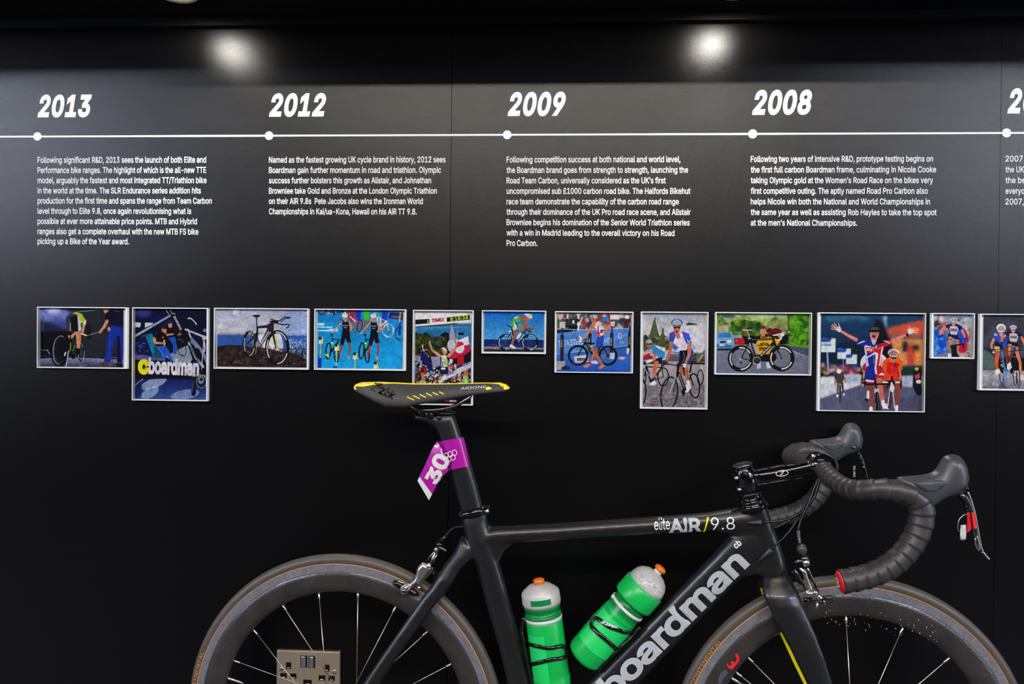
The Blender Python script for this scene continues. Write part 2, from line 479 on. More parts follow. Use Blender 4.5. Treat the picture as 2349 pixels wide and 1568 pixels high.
for ci, (cx, lines) in enumerate(cols):
    parts = []
    for (yc, xe, t) in lines:
        X0, zb = wx(cx, yc + 6.4); X1, _ = wx(xe, yc + 6.4); _, zc = wx(cx, yc - 6.6)
        parts.append(textgeo(t, wallmap(), X0, X1, zc - zb, off=0.014, base=zb, res=2))
    v, f = merge(*parts); meshobj('paragraph', v, f, m_txt, wall, props={'label': 'white paragraph lettering under the %s heading' % heads[ci][0]})
    t, xa, xb, yb, yt = heads[ci]
    X0, zb = wx(xa, yb); X1, _ = wx(xb, yb); _, zc = wx(xa, yt)
    v, f = textgeo(t, wallmap(), X0, X1, (zc - zb) * .95, off=0.040, shear=0.21, base=zb + (zc - zb) * .025, res=6, sp=1.06)
    meshobj('year_heading', v, f, m_txt, wall, props={'label': 'bold slanted white %s lettering' % t})
    X, Z = wx(*dots[ci]); r = 0.0098
    v, f = lathe((X, -0.0013, Z), (0, 1, 0), [(0, r), (0.0013, r)], 40); meshobj('timeline_dot', v, f, m_txt, wall)
Z = sum(wx(*d)[1] for d in dots) / 5
v, f = box(-2.0, 4.6, -0.0007, 0, Z - 0.0021, Z + 0.0021); meshobj('timeline_stripe', v, f, m_txt, wall, props={'label': 'thin white horizontal timeline stripe'})

# ------------------------------------------------------------------ the bicycle
m_carb = M('satin_black_carbon', (20, 20, 22), 0.34, coat=0.15, spec=0.5, noise=(14, 0.3, (27, 26, 27)))
m_gloss = M('gloss_black', (10, 10, 11), 0.12, coat=0.6)
m_rub = M('black_rubber', (38, 38, 40), 0.5, spec=0.45)
m_hood = M('ribbed_black_rubber_hood', (60, 61, 66), 0.36, spec=0.55)
m_tape = M('black_bar_tape', (44, 43, 43), 0.42, spec=0.5, noise=(60, 0.25, (56, 53, 50)))
m_tyre = M('dusty_tyre_rubber', (70, 65, 59), 0.45, spec=0.5, noise=(40, 0.3, (84, 77, 69)))
m_tan = M('tan_tyre_base_tape', (180, 130, 80), 0.6, noise=(160, .2, (205, 150, 92)))
m_brk = M('woven_brake_track', (92, 92, 98), 0.42, bump=('noise', 900, 0.0006, 0.5), noise=(120, 0.25, (118, 118, 124)))
m_rim = M('dimpled_carbon_rim', (38, 36, 36), 0.34, coat=0.2, bump=('voronoi', 300, 0.0007, 0.45), noise=(22, 0.22, (60, 54, 50)))
m_silver = M('polished_silver_metal', (222, 218, 212), 0.3, metal=1.0)
m_dsilv = M('smoky_silver_metal', (120, 118, 118), 0.25, metal=1.0)
m_spoke = M('steel_spoke', (190, 178, 160), 0.3, metal=0.9)
m_yel = M('yellow_frame_paint', (240, 222, 10), 0.45)
m_cable = M('black_cable_housing', (16, 16, 17), 0.25, coat=0.3)
m_red = M('red_plastic', (226, 34, 40), 0.4)
m_print_w = M('silver_grey_lettering', (176, 180, 184), 0.4)
m_lw = M('white_lettering', (225, 226, 228), 0.45)
m_saddle = M('charcoal_saddle_cover', (70, 67, 64), 0.6, spec=0.35, noise=(40, 0.3, (60, 58, 57)))
m_orange = M('orange_tyre_lettering', (205, 128, 50), 0.6)

B0 = BK.w(0.45, 0.0, 0.0)
bike = empty('road_bicycle', B0, 'black carbon road bicycle with deep rims and drop bars in front of the wall', 'bicycle')


def bp(name, geo, mat, smooth=True, parent=None, props=None):
    return meshobj(name, geo[0], geo[1], mat, parent or bike, smooth, props)


# frame ---------------------------------------------------------------
seat_tube = band(BK, [(1060, 1180, 1118, 1170, 0, .015), (1060, 1200, 1119, 1192, 0, .018), (1070, 1240, 1130, 1235, 0, .022), (1092, 1294, 1146, 1288, 0, .020), (1114, 1382, 1170, 1375, 0, .017), (1143, 1480, 1197, 1468, 0, .017), (1164, 1568, 1220, 1560, 0, .018), (1185, 1650, 1246, 1642, 0, .02), (1205, 1730, 1275, 1720, 0, .024)], ex=2.2)
top_tube = band(BK, [(1088, 1216, 1098, 1262, 0, .019), (1132, 1206, 1150, 1252, 0, .018), (1172, 1205, 1180, 1246, 0, .017), (1274, 1200, 1274, 1240, 0, .017), (1389, 1192, 1389, 1232, 0, .017), (1534, 1182, 1534, 1222.5, 0, .018), (1621, 1174.5, 1625, 1219, 0, .019), (1680, 1165, 1690, 1228, 0, .020), (1730, 1156, 1742, 1235, 0, .020)], ex=2.1)
down_tube = band(BK, [(1205, 1700, 1280, 1770, 0, .02), (1262, 1655, 1330, 1720, 0, .019), (1346, 1568, 1406, 1629, 0, .018), (1450, 1461, 1509, 1521, 0, .018), (1577, 1330, 1636, 1390, 0, .018), (1636, 1269, 1694, 1331, 0, .019), (1676, 1226, 1738, 1306, 0, .020), (1706, 1196, 1780, 1290, 0, .019)], ex=2.5)
head_tube = band(BK, [(1697, 1150, 1751, 1143, 0, .0185), (1697, 1163, 1760, 1160, 0, .019), (1706, 1200, 1770, 1195, 0, .019), (1716, 1240, 1786, 1236, 0, .019), (1728, 1285, 1800, 1280, 0, .020), (1742, 1318, 1806, 1308, 0, .021), (1752, 1328, 1806, 1314, 0, .020)], ex=2.0)
gus1 = band(BK, [(1090, 1225, 1130, 1330, 0, .012), (1120, 1215, 1146, 1290, 0, .015), (1150, 1215, 1158, 1262, 0, .014), (1172, 1210, 1176, 1250, 0, .012)])
gus2 = band(BK, [(1700, 1300, 1714, 1322, 0, .014), (1726, 1285, 1736, 1319, 0, .016), (1752, 1290, 1760, 1328, 0, .016)])
rest = [(1058, 1228, 1100, 1272, .004, .016), (1043, 1262, 1078, 1286, .014, .013), (1020, 1293, 1053, 1312, .022, .012), (1003, 1318, 1041, 1335, .026, .015), (990, 1340, 1026, 1357, .029, .014), (966, 1371, 996, 1391, .034, .011), (913, 1448, 940, 1468, .044, .0105), (872, 1507, 899, 1527, .049, .0105), (831, 1568, 865, 1580, .054, .0105), (772, 1652, 800, 1664, .061, .009)]
stay_n = band(BK, rest); stay_f = band(BK, rest, mirror=True)


def chain_stay(o):
    return tube([BK.w(.405, .272, .02 * o), BK.w(.30, .285, .04 * o), BK.w(.15, .31, .052 * o), BK.w(0.0, .334, .062 * o)], [.016, .014, .012, .011], 12)


bbs = tube([BK.w(.405, .272, -.035), BK.w(.405, .272, .035)], .023, 24)
frame, frame_t = fuse('frame', merge(seat_tube, top_tube, down_tube, head_tube, gus1, gus2, stay_n, stay_f, chain_stay(1), chain_stay(-1), bbs), m_carb, bike, 0.0026, 9, {'label': 'satin black carbon frame'})


# fork and steering column ------------------------------------------------
fk = [(1749, 1320, 1806, 1310, .005, .0175), (1747, 1333, 1815, 1326, .011, .0165), (1747, 1345, 1822, 1339, .018, .0155), (1751, 1366, 1835, 1362, .028, .0140), (1762, 1389, 1842, 1385, .0345, .0125), (1776, 1425, 1858, 1421, .0395, .0108), (1797, 1460, 1873, 1455, .0425, .0095), (1822, 1510, 1893, 1508, .045, .0085), (1850, 1568, 1910, 1563, .046, .008), (1892, 1650, 1936, 1644, .047, .0075), (1920, 1712, 1952, 1704, .050, .008)]
crown = band(ST, [(1753, 1314, 1803, 1304, 0, .017), (1752, 1330, 1810, 1320, 0, .020), (1756, 1345, 1814, 1337, 0, .018)])
fork, fork_t = fuse('fork', merge(band(ST, fk), band(ST, fk, mirror=True), crown), m_carb, bike, 0.0024, 16, {'label': 'satin black bladed fork'})


def inner_stripe(fr, sta, wid):
    """yellow paint on the wheel side of the far blade"""
    V = []
    for (ax, ay, bx, by, off, b) in sta:
        A = fr.px(ax, ay, off); B = fr.px(bx, by, off)
        cs, cz = (A[0] + B[0]) / 2, (A[1] + B[1]) / 2; dx, dz = (B[0] - A[0]) / 2 * wid, (B[1] - A[1]) / 2 * wid
        o = -off + b + 0.0012
        V += [fr.w(cs - dx, cz - dz, o), fr.w(cs + dx, cz + dz, o), fr.w(cs + dx, cz + dz, o - .003), fr.w(cs - dx, cz - dz, o - .003)]
    n = len(sta); Fc = []
    for i in range(n - 1):
        for j in range(4): Fc.append((i * 4 + j, i * 4 + (j + 1) % 4, i * 4 + 4 + (j + 1) % 4, i * 4 + 4 + j))
    Fc += [(0, 3, 2, 1), ((n - 1) * 4, (n - 1) * 4 + 1, (n - 1) * 4 + 2, (n - 1) * 4 + 3)]
    return V, Fc


bp('yellow_inner_stripe', inner_stripe(BK, rest[3:], 0.72), m_yel, False)
bp('yellow_inner_stripe', inner_stripe(ST, fk[3:], 0.85), m_yel, False)


# wheels ---------------------------------------------------------------
def wheel(fr, cs, R, nm, label, angs, tang, vang, off0=0.0, word=None):
    e = empty(nm, fr.w(cs, R, off0)); e.parent = bike; e.location = e.location - Vector(B0)
    e['_o'] = tuple(fr.w(cs, R, off0)); e['label'] = label
    cz = R; k = R / .334
    q = [((.3225 + .0118 * math.cos(a)) * k, .0118 * math.sin(a)) for a in [2 * math.pi * i / 20 for i in range(20)]]
    ty = bp('tyre', revolve(fr, cs, cz, q, off0, 180), m_tyre, True, e)
    for s in (1, -1):
        q = [(.3152 * k, .0092 * s), (.3152 * k, .0122 * s), (.3166 * k, .0121 * s), (.3166 * k, .009 * s)]
        bp('tan_base_tape', revolve(fr, cs, cz, q if s > 0 else q[::-1], off0, 180), m_tan, True, e)
        q = [(.3152 * k, .0106 * s), (.3148 * k, .0122 * s), (.3012 * k, .0127 * s), (.3004 * k, .0112 * s)]
        bp('brake_track', revolve(fr, cs, cz, q if s > 0 else q[::-1], off0, 180), m_brk, False, e)
    half = [(.313, .0108), (.3008, .0112), (.2998, .0122), (.2915, .0134), (.280, .0132), (.270, .0112), (.262, .0078), (.258, .004), (.257, 0)]
    q = half + [(r, -w) for r, w in half[-2::-1]]
    rim = bp('rim', revolve(fr, cs, cz, [(r * k, w) for r, w in q], off0, 180), m_rim, True, e)
    q = [(.0, .050), (.006, .050), (.0065, .043), (.017, .040), (.019, .032), (.017, .028), (.011, .022), (.011, -.022), (.017, -.028), (.019, -.032), (.017, -.040), (.0065, -.043), (.006, -.050), (.0, -.050)]
    bp('hub', revolve(fr, cs, cz, q, off0, 32, close=False), m_dsilv, True, e)
    for a, t in zip(angs, tang):
        a = math.radians(a); c, s_ = math.cos(a), math.sin(a); sd = 1 if t >= 0 else -1
        rh = .018; ta = a + math.copysign(min(abs(t), 1.5), t)
        p1 = fr.w(cs + .2535 * k * c, cz + .2535 * k * s_, off0); p0 = fr.w(cs + rh * math.cos(ta), cz + rh * math.sin(ta), off0 + .031 * sd)
        d = (p0 - p1).normalized()
        sp = bp('spoke', tube([p1 + d * .008, p0], .00095, 6), m_spoke, True, e)
        bp('nipple', tube([p1 - d * .006, p1 + d * .009, p1 + d * .0105], [.0023, .0023, .0016], 8), m_silver, True, sp)
    a = math.radians(vang); c, s_ = math.cos(a), math.sin(a)
    pv = lambda r: fr.w(cs + r * c, cz + r * s_, off0)
    bp('valve', tube([pv(.262), pv(.245), pv(.244), pv(.228), pv(.227), pv(.222)], [.0032, .0032, .0026, .0026, .0014, .0014], 10), m_silver, True, e)
    return e


def ang(fr, cs, cz, x, y, off=0.0):
    a, z = fr.px(x, y, off); return math.degrees(math.atan2(z - cz, a - cs))


RC = (0.0, .334)
ra = [ang(BK, *RC, x, y) for x, y in [(529.7, 1510), (577.8, 1440), (649, 1387.5), (731.5, 1361), (821.5, 1362), (907.7, 1390.6), (983, 1445), (1039.5, 1520)]]
rear_angs = ra + [ra[-1] - 18 * i for i in range(1, 13)]
sg = [-1, 1, -.2, 1, -1.4, .2, 1, -1] + [1, -1] * 6
rw = wheel(BK, RC[0], RC[1], 'rear_wheel', 'deep rimmed rear wheel', rear_angs, sg, ang(BK, *RC, 513, 1551))
FC = (1.7545, .336)
fa = [ang(ST, *FC, x, y) for x, y in [(1718, 1509), (1815, 1437), (1940.7, 1421), (2068, 1445), (2175, 1510)]]
front_angs = fa + [fa[-1] - 20 * i for i in range(1, 14)]
fw = wheel(ST, FC[0], FC[1], 'front_wheel', 'deep rimmed front wheel', front_angs, [.3, -.3, .2, 1.4, -.5] + [.4, -.4] * 6 + [.4], ang(ST, *FC, 1676, 1553))


def arc_text(t, fr, cs, cz, a0, a1, r0, h, offf, mat, parent, off=0.0, shear=0.0, name='lettering', grid=None, props=None):
    """lettering along a circle, from angle a0 clockwise to a1, letter tops outwards"""
    def mp(u, v):
        r = r0 + v; a = a0 + (a1 - a0) * u
        return fr.w(cs + r * math.cos(a), cz + r * math.sin(a), offf(r))
    return bp(name, textgeo(t, mp, 0, 1, h, off=off, shear=shear, grid=grid), mat, False, parent, props)


def tyre_off(r): return math.sqrt(max(.0118 ** 2 - (r - .3225) ** 2, 1e-8)) + .0005


rad = math.radians
aL = ang(BK, *RC, 456, 1481); aR = ang(ST, *FC, 1655, 1466); aR0 = ang(ST, *FC, 1588, 1566)
arc_text('CONTINENTAL', BK, *RC, rad(aL + (aR0 - aR) * 1.05), rad(aL), .3185, .0072, tyre_off, m_orange, rw, off=.0, props={'label': 'orange tyre lettering'})
arc_text('CONTINENTAL', ST, *FC, rad(aR0), rad(aR), .3190, .0072, lambda r: tyre_off(r - .001), m_orange, fw, props={'label': 'orange tyre lettering'})

# red and grey marks on the front rim
def rim_mark(pts, mat, fr=ST, parent=fw, name='rim_marking'):
    L = [fr.px(x, y, .0142) for x, y in pts]; n = len(L)
    v, e, f, _, _, _ = delaunay_2d_cdt([Vector(p) for p in L], [(i, (i + 1) % n) for i in range(n)], [], 1, 1e-7)
    bp(name, ([fr.w(p.x, p.y, .0143) for p in v], [tuple(t) for t in f]), mat, False, parent)


def zz(L, ox, oy, k): return [(ox + x / k, oy + y / k) for x, y in L]


rim_mark(zz([(815, 1157), (838, 1180), (855, 1215), (853, 1250), (830, 1290), (795, 1330), (765, 1368), (735, 1370), (705, 1350), (685, 1318), (690, 1288), (705, 1310), (735, 1328), (745, 1300), (738, 1275), (765, 1256), (790, 1278), (808, 1262), (818, 1225), (805, 1195), (795, 1172)], 1550, 1300, 5.85), m_red)
m_ghost = M('faint_grey_marking', (78, 74, 84), 0.4)
rim_mark(zz([(620, 1400), (655, 1375), (695, 1390), (700, 1430), (660, 1470), (625, 1520), (600, 1566), (570, 1560), (568, 1500), (590, 1440)], 1550, 1300, 5.85), m_ghost)

V = []; Fc = []; rs = random.Random(5)
for _ in range(70):
    x = 1893 + 260 * rs.random() ** 1.3; y = 1383 + (x - 1893) * .17 + 46 * rs.random(); r_ = .5 + 1.1 * rs.random() ** 2; b_ = len(V)
    for dx, dy in ((-1, -.6), (.3, -1), (1, .5), (-.2, 1)): V.append(ST.P(x + dx * r_, y + dy * r_, .0142))
    Fc.append((b_, b_ + 1, b_ + 2, b_ + 3))
bp('dust_specks', (V, Fc), M('pale_dust', (200, 198, 190), .8), False, fw, {'kind': 'stuff'})

# frame lettering -------------------------------------------------------
def decal(t, tree, fr, org, dirx, up, u0, u1, cap, mat, off=0.0, shear=0.0, sp=1.0, grid=.35, name='lettering', o=.018, lift=.0007, base=0.0, props=None, loops=None, parent=None):
    dx = Vector(dirx).normalized(); uy = Vector(up).normalized()
    v, f = textgeo(t, lambda a, b: (org[0] + dx.x * a + uy.x * b, org[1] + dx.y * a + uy.y * b), u0, u1, cap, off=off, shear=shear, sp=sp, grid=grid, base=base, res=4)
    V = []
    for x, y in v:
        s, z = fr.px(x, y, o); org3 = fr.w(s, z, .3)
        h = tree.ray_cast(org3, -fr.n)
        V.append(h[0] + fr.n * lift if h[0] is not None else fr.w(s, z, o))
    return bp(name, (V, f), mat, False, parent, props)


# big lettering along the down tube: t runs along (1,-1)
q2 = math.sqrt(.5)
decal('boardman', frame_t, BK, (1505, 1505), (1, -1), (-1, -1), -143, 302, 52, m_print_w, off=.030, sp=.97, grid=.14, lift=.0018, props={'label': 'large silver grey lettering on the down tube'})


def tt(t, x0, y0, x1, y1, cap, mat, **k):
    L = math.hypot(x1 - x0, y1 - y0); decal(t, frame_t, BK, (x0, y0), (x1 - x0, y1 - y0), (y1 - y0, -(x1 - x0)), 0, L, cap, mat, **k)


tt('elite', 1501, 1214.5, 1537, 1213, 24, m_lw, off=.006, grid=.10, lift=.0018, props={'label': 'thin white lettering on the top tube'})
tt('AiR', 1535, 1221.5, 1609.5, 1217.5, 28.5, m_print_w, off=.035, grid=.12, lift=.0018, props={'label': 'bold silver lettering on the top tube'})
tt('/', 1612.5, 1216.5, 1629.5, 1215, 27, m_yel, off=.01, grid=.07, lift=.0012, props={'label': 'yellow slash on the top tube'})
tt('9.8', 1631, 1214.5, 1685.5, 1213, 28, m_lw, off=-.002, grid=.12, lift=.0016, props={'label': 'thin white numerals on the top tube'})
tt('AERODYNAMIC RACING', 1534, 1224.8, 1587, 1222.8, 2.6, m_print_w, grid=.8)
tt('cb', 1688, 1258, 1702, 1246.5, 12.5, m_lw, off=.03, grid=.5, props={'label': 'small white emblem'})

# seat clamp, seatpost, saddle ------------------------------------------
cl = band(BK, [(1053, 1187, 1121, 1175, 0, .0215), (1053.5, 1172, 1115, 1158, 0, .0215)], ex=2.4)
cl2 = band(BK, [(1050, 1176, 1058, 1186, 0, .010), (1060, 1172, 1070, 1184, 0, .0225)])
bolt = tube([BK.P(1117, 1171, -.012), BK.P(1117, 1171, .016)], .0062, 14)
sc_ = bp('seat_clamp', merge(cl, cl2, bolt, band(BK, [(1100, 1163, 1104, 1180, 0, .014), (1124, 1158, 1126, 1177, 0, .013)])), m_gloss)
bp('clamp_bolt', tube([BK.P(1117.5, 1172, .015), BK.P(1117.5, 1172, .019)], .004, 12), m_silver, True, sc_)
post = inflate(BK, [(1064, 1188), (1058, 1172), (1047.6, 1138), (1035, 1092), (1020, 1045), (1009, 1008), (1002, 988), (995, 979), (984, 972.4), (966, 966), (952, 963), (950, 957), (950, 950), (953, 948), (1037, 946), (1041, 948), (1047.6, 965), (1058, 998), (1078, 1054), (1091, 1097.4), (1106, 1156), (1114, 1186)], 0, .0125, .019, .004)
po = bp('seatpost', post, m_carb, True, None, {'label': 'aero section black seatpost'})
bp('bolt_hole', tube([BK.P(1007, 957, .008), BK.P(1007, 957, .0145)], .0052, 16), m_gloss, True, po)
bp('rail_clamp', merge(tube([BK.P(968, 945, -.02), BK.P(968, 945, .02)], .008, 14), tube([BK.P(985, 949, -.018), BK.P(985, 949, .018)], .0095, 14),
   band(BK, [(968, 935, 968, 947, 0, .018), (1000, 938, 1000, 950, 0, .019), (1036, 941, 1038, 952, 0, .016), (1046, 943, 1046, 951, 0, .010)])), m_gloss, True, po)

sd_t = [(818, 886), (822, 881), (831, 877.5), (866.5, 876.5), (905, 878), (948, 880), (985, 880.5), (1019.6, 880.3), (1060, 879.5), (1096, 878.6), (1125, 878.4), (1147, 879), (1160, 883), (1168.5, 891)]
sd_b = [(818, 889), (822, 893), (831, 898), (866.5, 915.5), (905, 934), (948, 935), (985, 925.5), (1019.6, 919), (1060, 911.5), (1096, 905), (1125, 902), (1147, 899.5), (1160, 897.5), (1168.5, 894)]
hw = [.012, .028, .043, .060, .066, .060, .048, .038, .030, .025, .022, .020, .016, .008]
rings = []; yel = []
for (tx, ty), (bx, by), w_ in zip(sd_t, sd_b, hw):
    s, zt_ = BK.px(tx, ty, 0); sb, zb_ = BK.px(bx, by, w_ * .92); zt_ = max(zt_, zb_ + .003)
    hgt = zt_ - zb_; ring = []
    prof_ = [(0, 0), (.3, .03), (.6, .13), (.85, .32), (.97, .55), (1.0, .8), (.93, 1.0), (.86, .96), (.86, .70), (.6, .42), (0, .38)]
    for a, b in prof_: ring.append(BK.w(s, zt_ - b * hgt, a * w_))
    for a, b in prof_[-2:0:-1]: ring.append(BK.w(s, zt_ - b * hgt, -a * w_))
    rings.append(ring)
    yel.append((s, zt_, w_))
sad = bp('saddle', loft(rings), m_saddle, True, None, {'label': 'charcoal saddle with yellow edging'})
# yellow band over the top edge, tail and nose
ry = []
for i, (s, zt_, w_) in enumerate(yel):
    k = .9 if 1 < i < 10 else 1.0; d = .0012 if 1 < i < 11 else .002
    low = [.016, .013, .009, .0045, .0030, .0022, .0020, .0020, .0020, .0020, .0024, .0034, .0055, .008][i]
    hg = max(zt_ - BK.px(*sd_b[i], w_ * .92)[1], .003); amax = 1.03 if i < 3 or i > 11 else (.55 if i in (3, 11) else .12)
    cw = lambda a: np.interp(abs(a), [0, .3, .6, .85, .97, 1.03], [0, .03, .13, .32, .55, .75]) * hg
    ring = [BK.w(s, zt_ + d - cw(a), a * w_) for a in np.linspace(-1.0, amax, 9)]
    ring += [p - Vector((0, 0, .0016)) for p in ring[::-1]]
    ry.append(ring)
bp('yellow_edging', loft(ry), m_yel, True, sad)
v, f = sad.data.vertices, sad.data.polygons
sad_t = BVHTree.FromPolygons([x.co + Vector(sad['_o']) for x in v], [tuple(p.vertices) for p in f])


def sdecal(t, x0, y0, x1, y1, cap, mat, **k):
    L = math.hypot(x1 - x0, y1 - y0)
    decal(t, sad_t, BK, (x0, y0), (x1 - x0, y1 - y0), (y1 - y0, -(x1 - x0)), 0, L, cap, mat, o=.045, parent=sad, **k)


sdecal("fi'zi:k", 851, 890, 908, 914, 15, m_gloss, off=.02, grid=.12, lift=.0014)
sdecal('ARIONE', 1052, 894.5, 1110, 891, 5.2, m_lw, off=.0, grid=.2, lift=.001)
for k in range(6):
    x, y = zz([(572, 232), (622, 222), (675, 213), (728, 203), (782, 197), (836, 192)][k:k + 1], 790, 850, 3.92)[0]
    V = []
    for j in range(7):
        t = j / 6
        for q_ in (-.9, .9):
            X_ = x + 15.5 * t * (1 - .05 * k) + q_ * .5; Y_ = y + 7.6 * t * (1 - .05 * k) - q_
            s, z = BK.px(X_, Y_, .05); h = sad_t.ray_cast(BK.w(s, z, .3), -BK.n)
            V.append(h[0] + BK.n * .0009 if h[0] is not None else BK.w(s, z, .05))
    bp('yellow_slash', (V, [(2 * j, 2 * j + 1, 2 * j + 3, 2 * j + 2) for j in range(6)]), m_yel, False, sad)
V = []
for x, y in zz([(1268, 160), (1280, 146), (1300, 145), (1318, 158), (1325, 168), (1306, 166), (1290, 172), (1272, 172)], 790, 850, 3.92):
    s, z = BK.px(x, y, .025); h = sad_t.ray_cast(BK.w(s, z, .3), -BK.n); V.append(h[0] + BK.n * .0008 if h[0] is not None else BK.w(s, z, .025))
bp('yellow_emblem', (V, [tuple(range(len(V)))]), m_yel, False, sad)
for o in (.022, -.022):
    pts = catmull([BK.P(925, 922, o * 1.6), BK.P(950, 936, o), BK.P(975, 940.5, o), BK.P(1015, 938, o), BK.P(1045, 930, o), BK.P(1065, 918, o * .9), BK.P(1080, 906, o * .5)], 5)
    bp('saddle_rail', tube(pts, .0042, 10, flat=1.0), m_dsilv, True, sad)

# stem, headset ----------------------------------------------------------
def sp(x, y, o=0.0): return ST.P(x, y, o)


m_chrome = M('black_chrome', (52, 50, 50), 0.12, metal=0.9, coat=0.5)
axd = (sp(1705, 1072) - sp(1733, 1178)).normalized()       # steering axis, upwards
hb = sp(1727, 1158)
hs = bp('headset', lathe(hb, axd, [(-.006, .0275), (0, .0275), (.004, .0262), (.006, .0235), (.0068, .0240), (.012, .0240), (.0128, .0215), (.020, .0205), (.022, .0215), (.027, .0212)], 40), m_chrome)
st = bp('stem', lathe(hb + axd * .027, axd, [(0, .0185), (.001, .0195), (.040, .0195), (.043, .0175), (.049, .0172)], 36), m_gloss, True, None, {'label': 'gloss black stem'})
bp('top_cap', lathe(hb + axd * .076, axd, [(0, .0165), (.0015, .0190), (.0035, .0192), (.0048, .0180), (.0050, .0140), (.0042, .0132), (.0046, .0050), (.0036, .0035), (.0036, .0005)], 40), m_dsilv, True, st)
for hh in (.033, .055):
    p = hb + axd * hh - Vector((.020, 0, 0)); bp('clamp_bolt', tube([p + Vector((0, .012, 0)), p + Vector((0, -.014, 0))], .0048, 14), m_gloss, True, st)
    bp('bolt_head', tube([p + Vector((0, -.013, 0)), p + Vector((-.000, -.0165, 0))], .0036, 12), m_silver, True, st)
# stem body with a groove along its upper side
sb = band(ST, [(1722, 1078, 1730, 1118, 0, .0155), (1745, 1074, 1750, 1118, 0, .0165), (1780, 1070, 1784, 1110, 0, .0152), (1820, 1062, 1825, 1103, 0, .0150), (1850, 1054, 1856, 1098, 0, .0165), (1862, 1050, 1868, 1096, 0, .018)], ex=3.0)
bp('stem_body', sb, m_gloss, True, st)
bp('stem_rib', tube([sp(1738, 1079, .0148), sp(1790, 1069, .0150), sp(1852, 1061, .0150)], .0034, 10), m_chrome, True, st)
bp('stem_rib', tube([sp(1738, 1112, .0145), sp(1790, 1103, .0142), sp(1856, 1092, .0150)], .0026, 10), m_chrome, True, st)
bc = sp(1882, 1066)
bp('bar_clamp', merge(tube([bc + Vector((0, .020, 0)), bc + Vector((0, -.020, 0))], [.0225, .0225], 28),
   band(ST, [(1856, 1050, 1862, 1096, 0, .019), (1880, 1046, 1886, 1092, 0, .019)], ex=3)), m_gloss, True, st)
for o in (.013, -.013):
    for (x, y) in ((1864, 1047), (1886, 1050)):
        bp('clamp_bolt', tube([sp(x, y + 3, o), sp(x + 3, y - 5, o)], .0042, 12), m_silver, True, st)
ov = [(math.cos(a), math.sin(a)) for a in [2 * math.pi * i / 24 for i in range(24)]]


def ring2d(fr, cx, cy, rx, ry, wd_, o, rot=0.0):
    V = []; n = 28
    for i in range(n):
        a = 2 * math.pi * i / n
        for k in (1, -1):
            x = (rx + k * wd_ / 2) * math.cos(a); y = (ry + k * wd_ / 2) * math.sin(a)
            V.append(fr.P(cx + x * math.cos(rot) - y * math.sin(rot), cy + x * math.sin(rot) + y * math.cos(rot), o))
    return V, [(2 * i, 2 * i + 1, 2 * ((i + 1) % n) + 1, 2 * ((i + 1) % n)) for i in range(n)]


def flat_poly(fr, pts, o):
    return [fr.P(x, y, o) for x, y in pts], [tuple(range(len(pts)))]


bp('oval_logo', merge(ring2d(ST, 1794, 1085, 14, 6.5, 1.6, .0188, -.12), flat_poly(ST, [(1787, 1082), (1801, 1080), (1792, 1087), (1800, 1086), (1787, 1090), (1796, 1083)], .0188)), m_lw, False, st)

# handlebar ---------------------------------------------------------------
bar_px = [(1882, 1066, 0.0), (1888, 1074, .030), (1900, 1090, .075), (1918, 1105, .115), (1940, 1118, .150), (1968, 1124, .182), (2000, 1122.5, .200), (2030, 1122, .207), (2060, 1126, .210), (2085, 1133, .210), (2104, 1146, .210), (2114, 1166, .210), (2113, 1195, .210), (2102, 1228, .210), (2083, 1258, .210), (2058, 1285, .210), (2028, 1305, .210), (1995, 1319, .210), (1960, 1328, .210), (1928, 1334, .210)]
loc = [(*ST.px(x, y, o), o) for x, y, o in bar_px]
s0, z0 = loc[0][0], loc[0][1]
near = [ST.w(s, z, o) for s, z, o in loc]
far = [ST.w(s - .002 * (o / .21), z + .003 * (o / .21), -o) for s, z, o in loc]
hbar = bp('handlebar', tube(catmull(near[::-1] + far[1:], 4), .0112, 14), m_gloss)
brad = [(.0, .0155), (.2, .0160), (.42, .0172), (.5, .0195), (1.0, .0195)]


def tape(P):
    P = catmull(P, 16); L = [0.0]
    for i in range(1, len(P)): L.append(L[-1] + (P[i] - P[i - 1]).length)
    tot = L[-1]; pitch = .0185; out = []; r = []; N = int(tot / .00155)
    for k in range(N + 1):
        d = tot * k / N; i = min(max(j for j in range(len(L)) if L[j] <= d + 1e-9), len(P) - 2)
        t = (d - L[i]) / max(L[i + 1] - L[i], 1e-9); out.append(P[i].lerp(P[i + 1], min(t, 1)))
        u = d / tot; base = np.interp(u, [b[0] for b in brad], [b[1] for b in brad]); ph = (d / pitch) % 1.0
        r.append(base + .0023 * (ph if ph < .86 else (1 - ph) / .14 * .86) - .0012)
    r[0] *= .93; r[-1] *= .96
    return tube(out, r, 20)


for nm, P_ in (('near', near), ('far', far)):
    tp = bp('bar_tape', tape(P_[1:]), m_tape, True, hbar, {'label': 'wrapped black bar tape'})
    a, b = P_[-1], P_[-2]; d = (a - b).normalized()
    pl = bp('end_plug', lathe(a - d * .001, d, [(0, .0175), (.0015, .0178), (.003, .0165), (.0042, .012), (.0045, 0)], 28), m_red, True, hbar, {'label': 'red bar end plug'})
a, b = near[-1], near[-2]; d = (a - b).normalized(); sx = d.cross(Vector((0, 0, 1))).normalized(); uz = sx.cross(d).normalized()
v, f = textgeo('S', lambda u, v_: a + d * .0043 + sx * u + uz * v_, -.006, .006, .014, off=.03, base=-.007)
bp('plug_lettering', (v, f), m_lw, False, hbar)

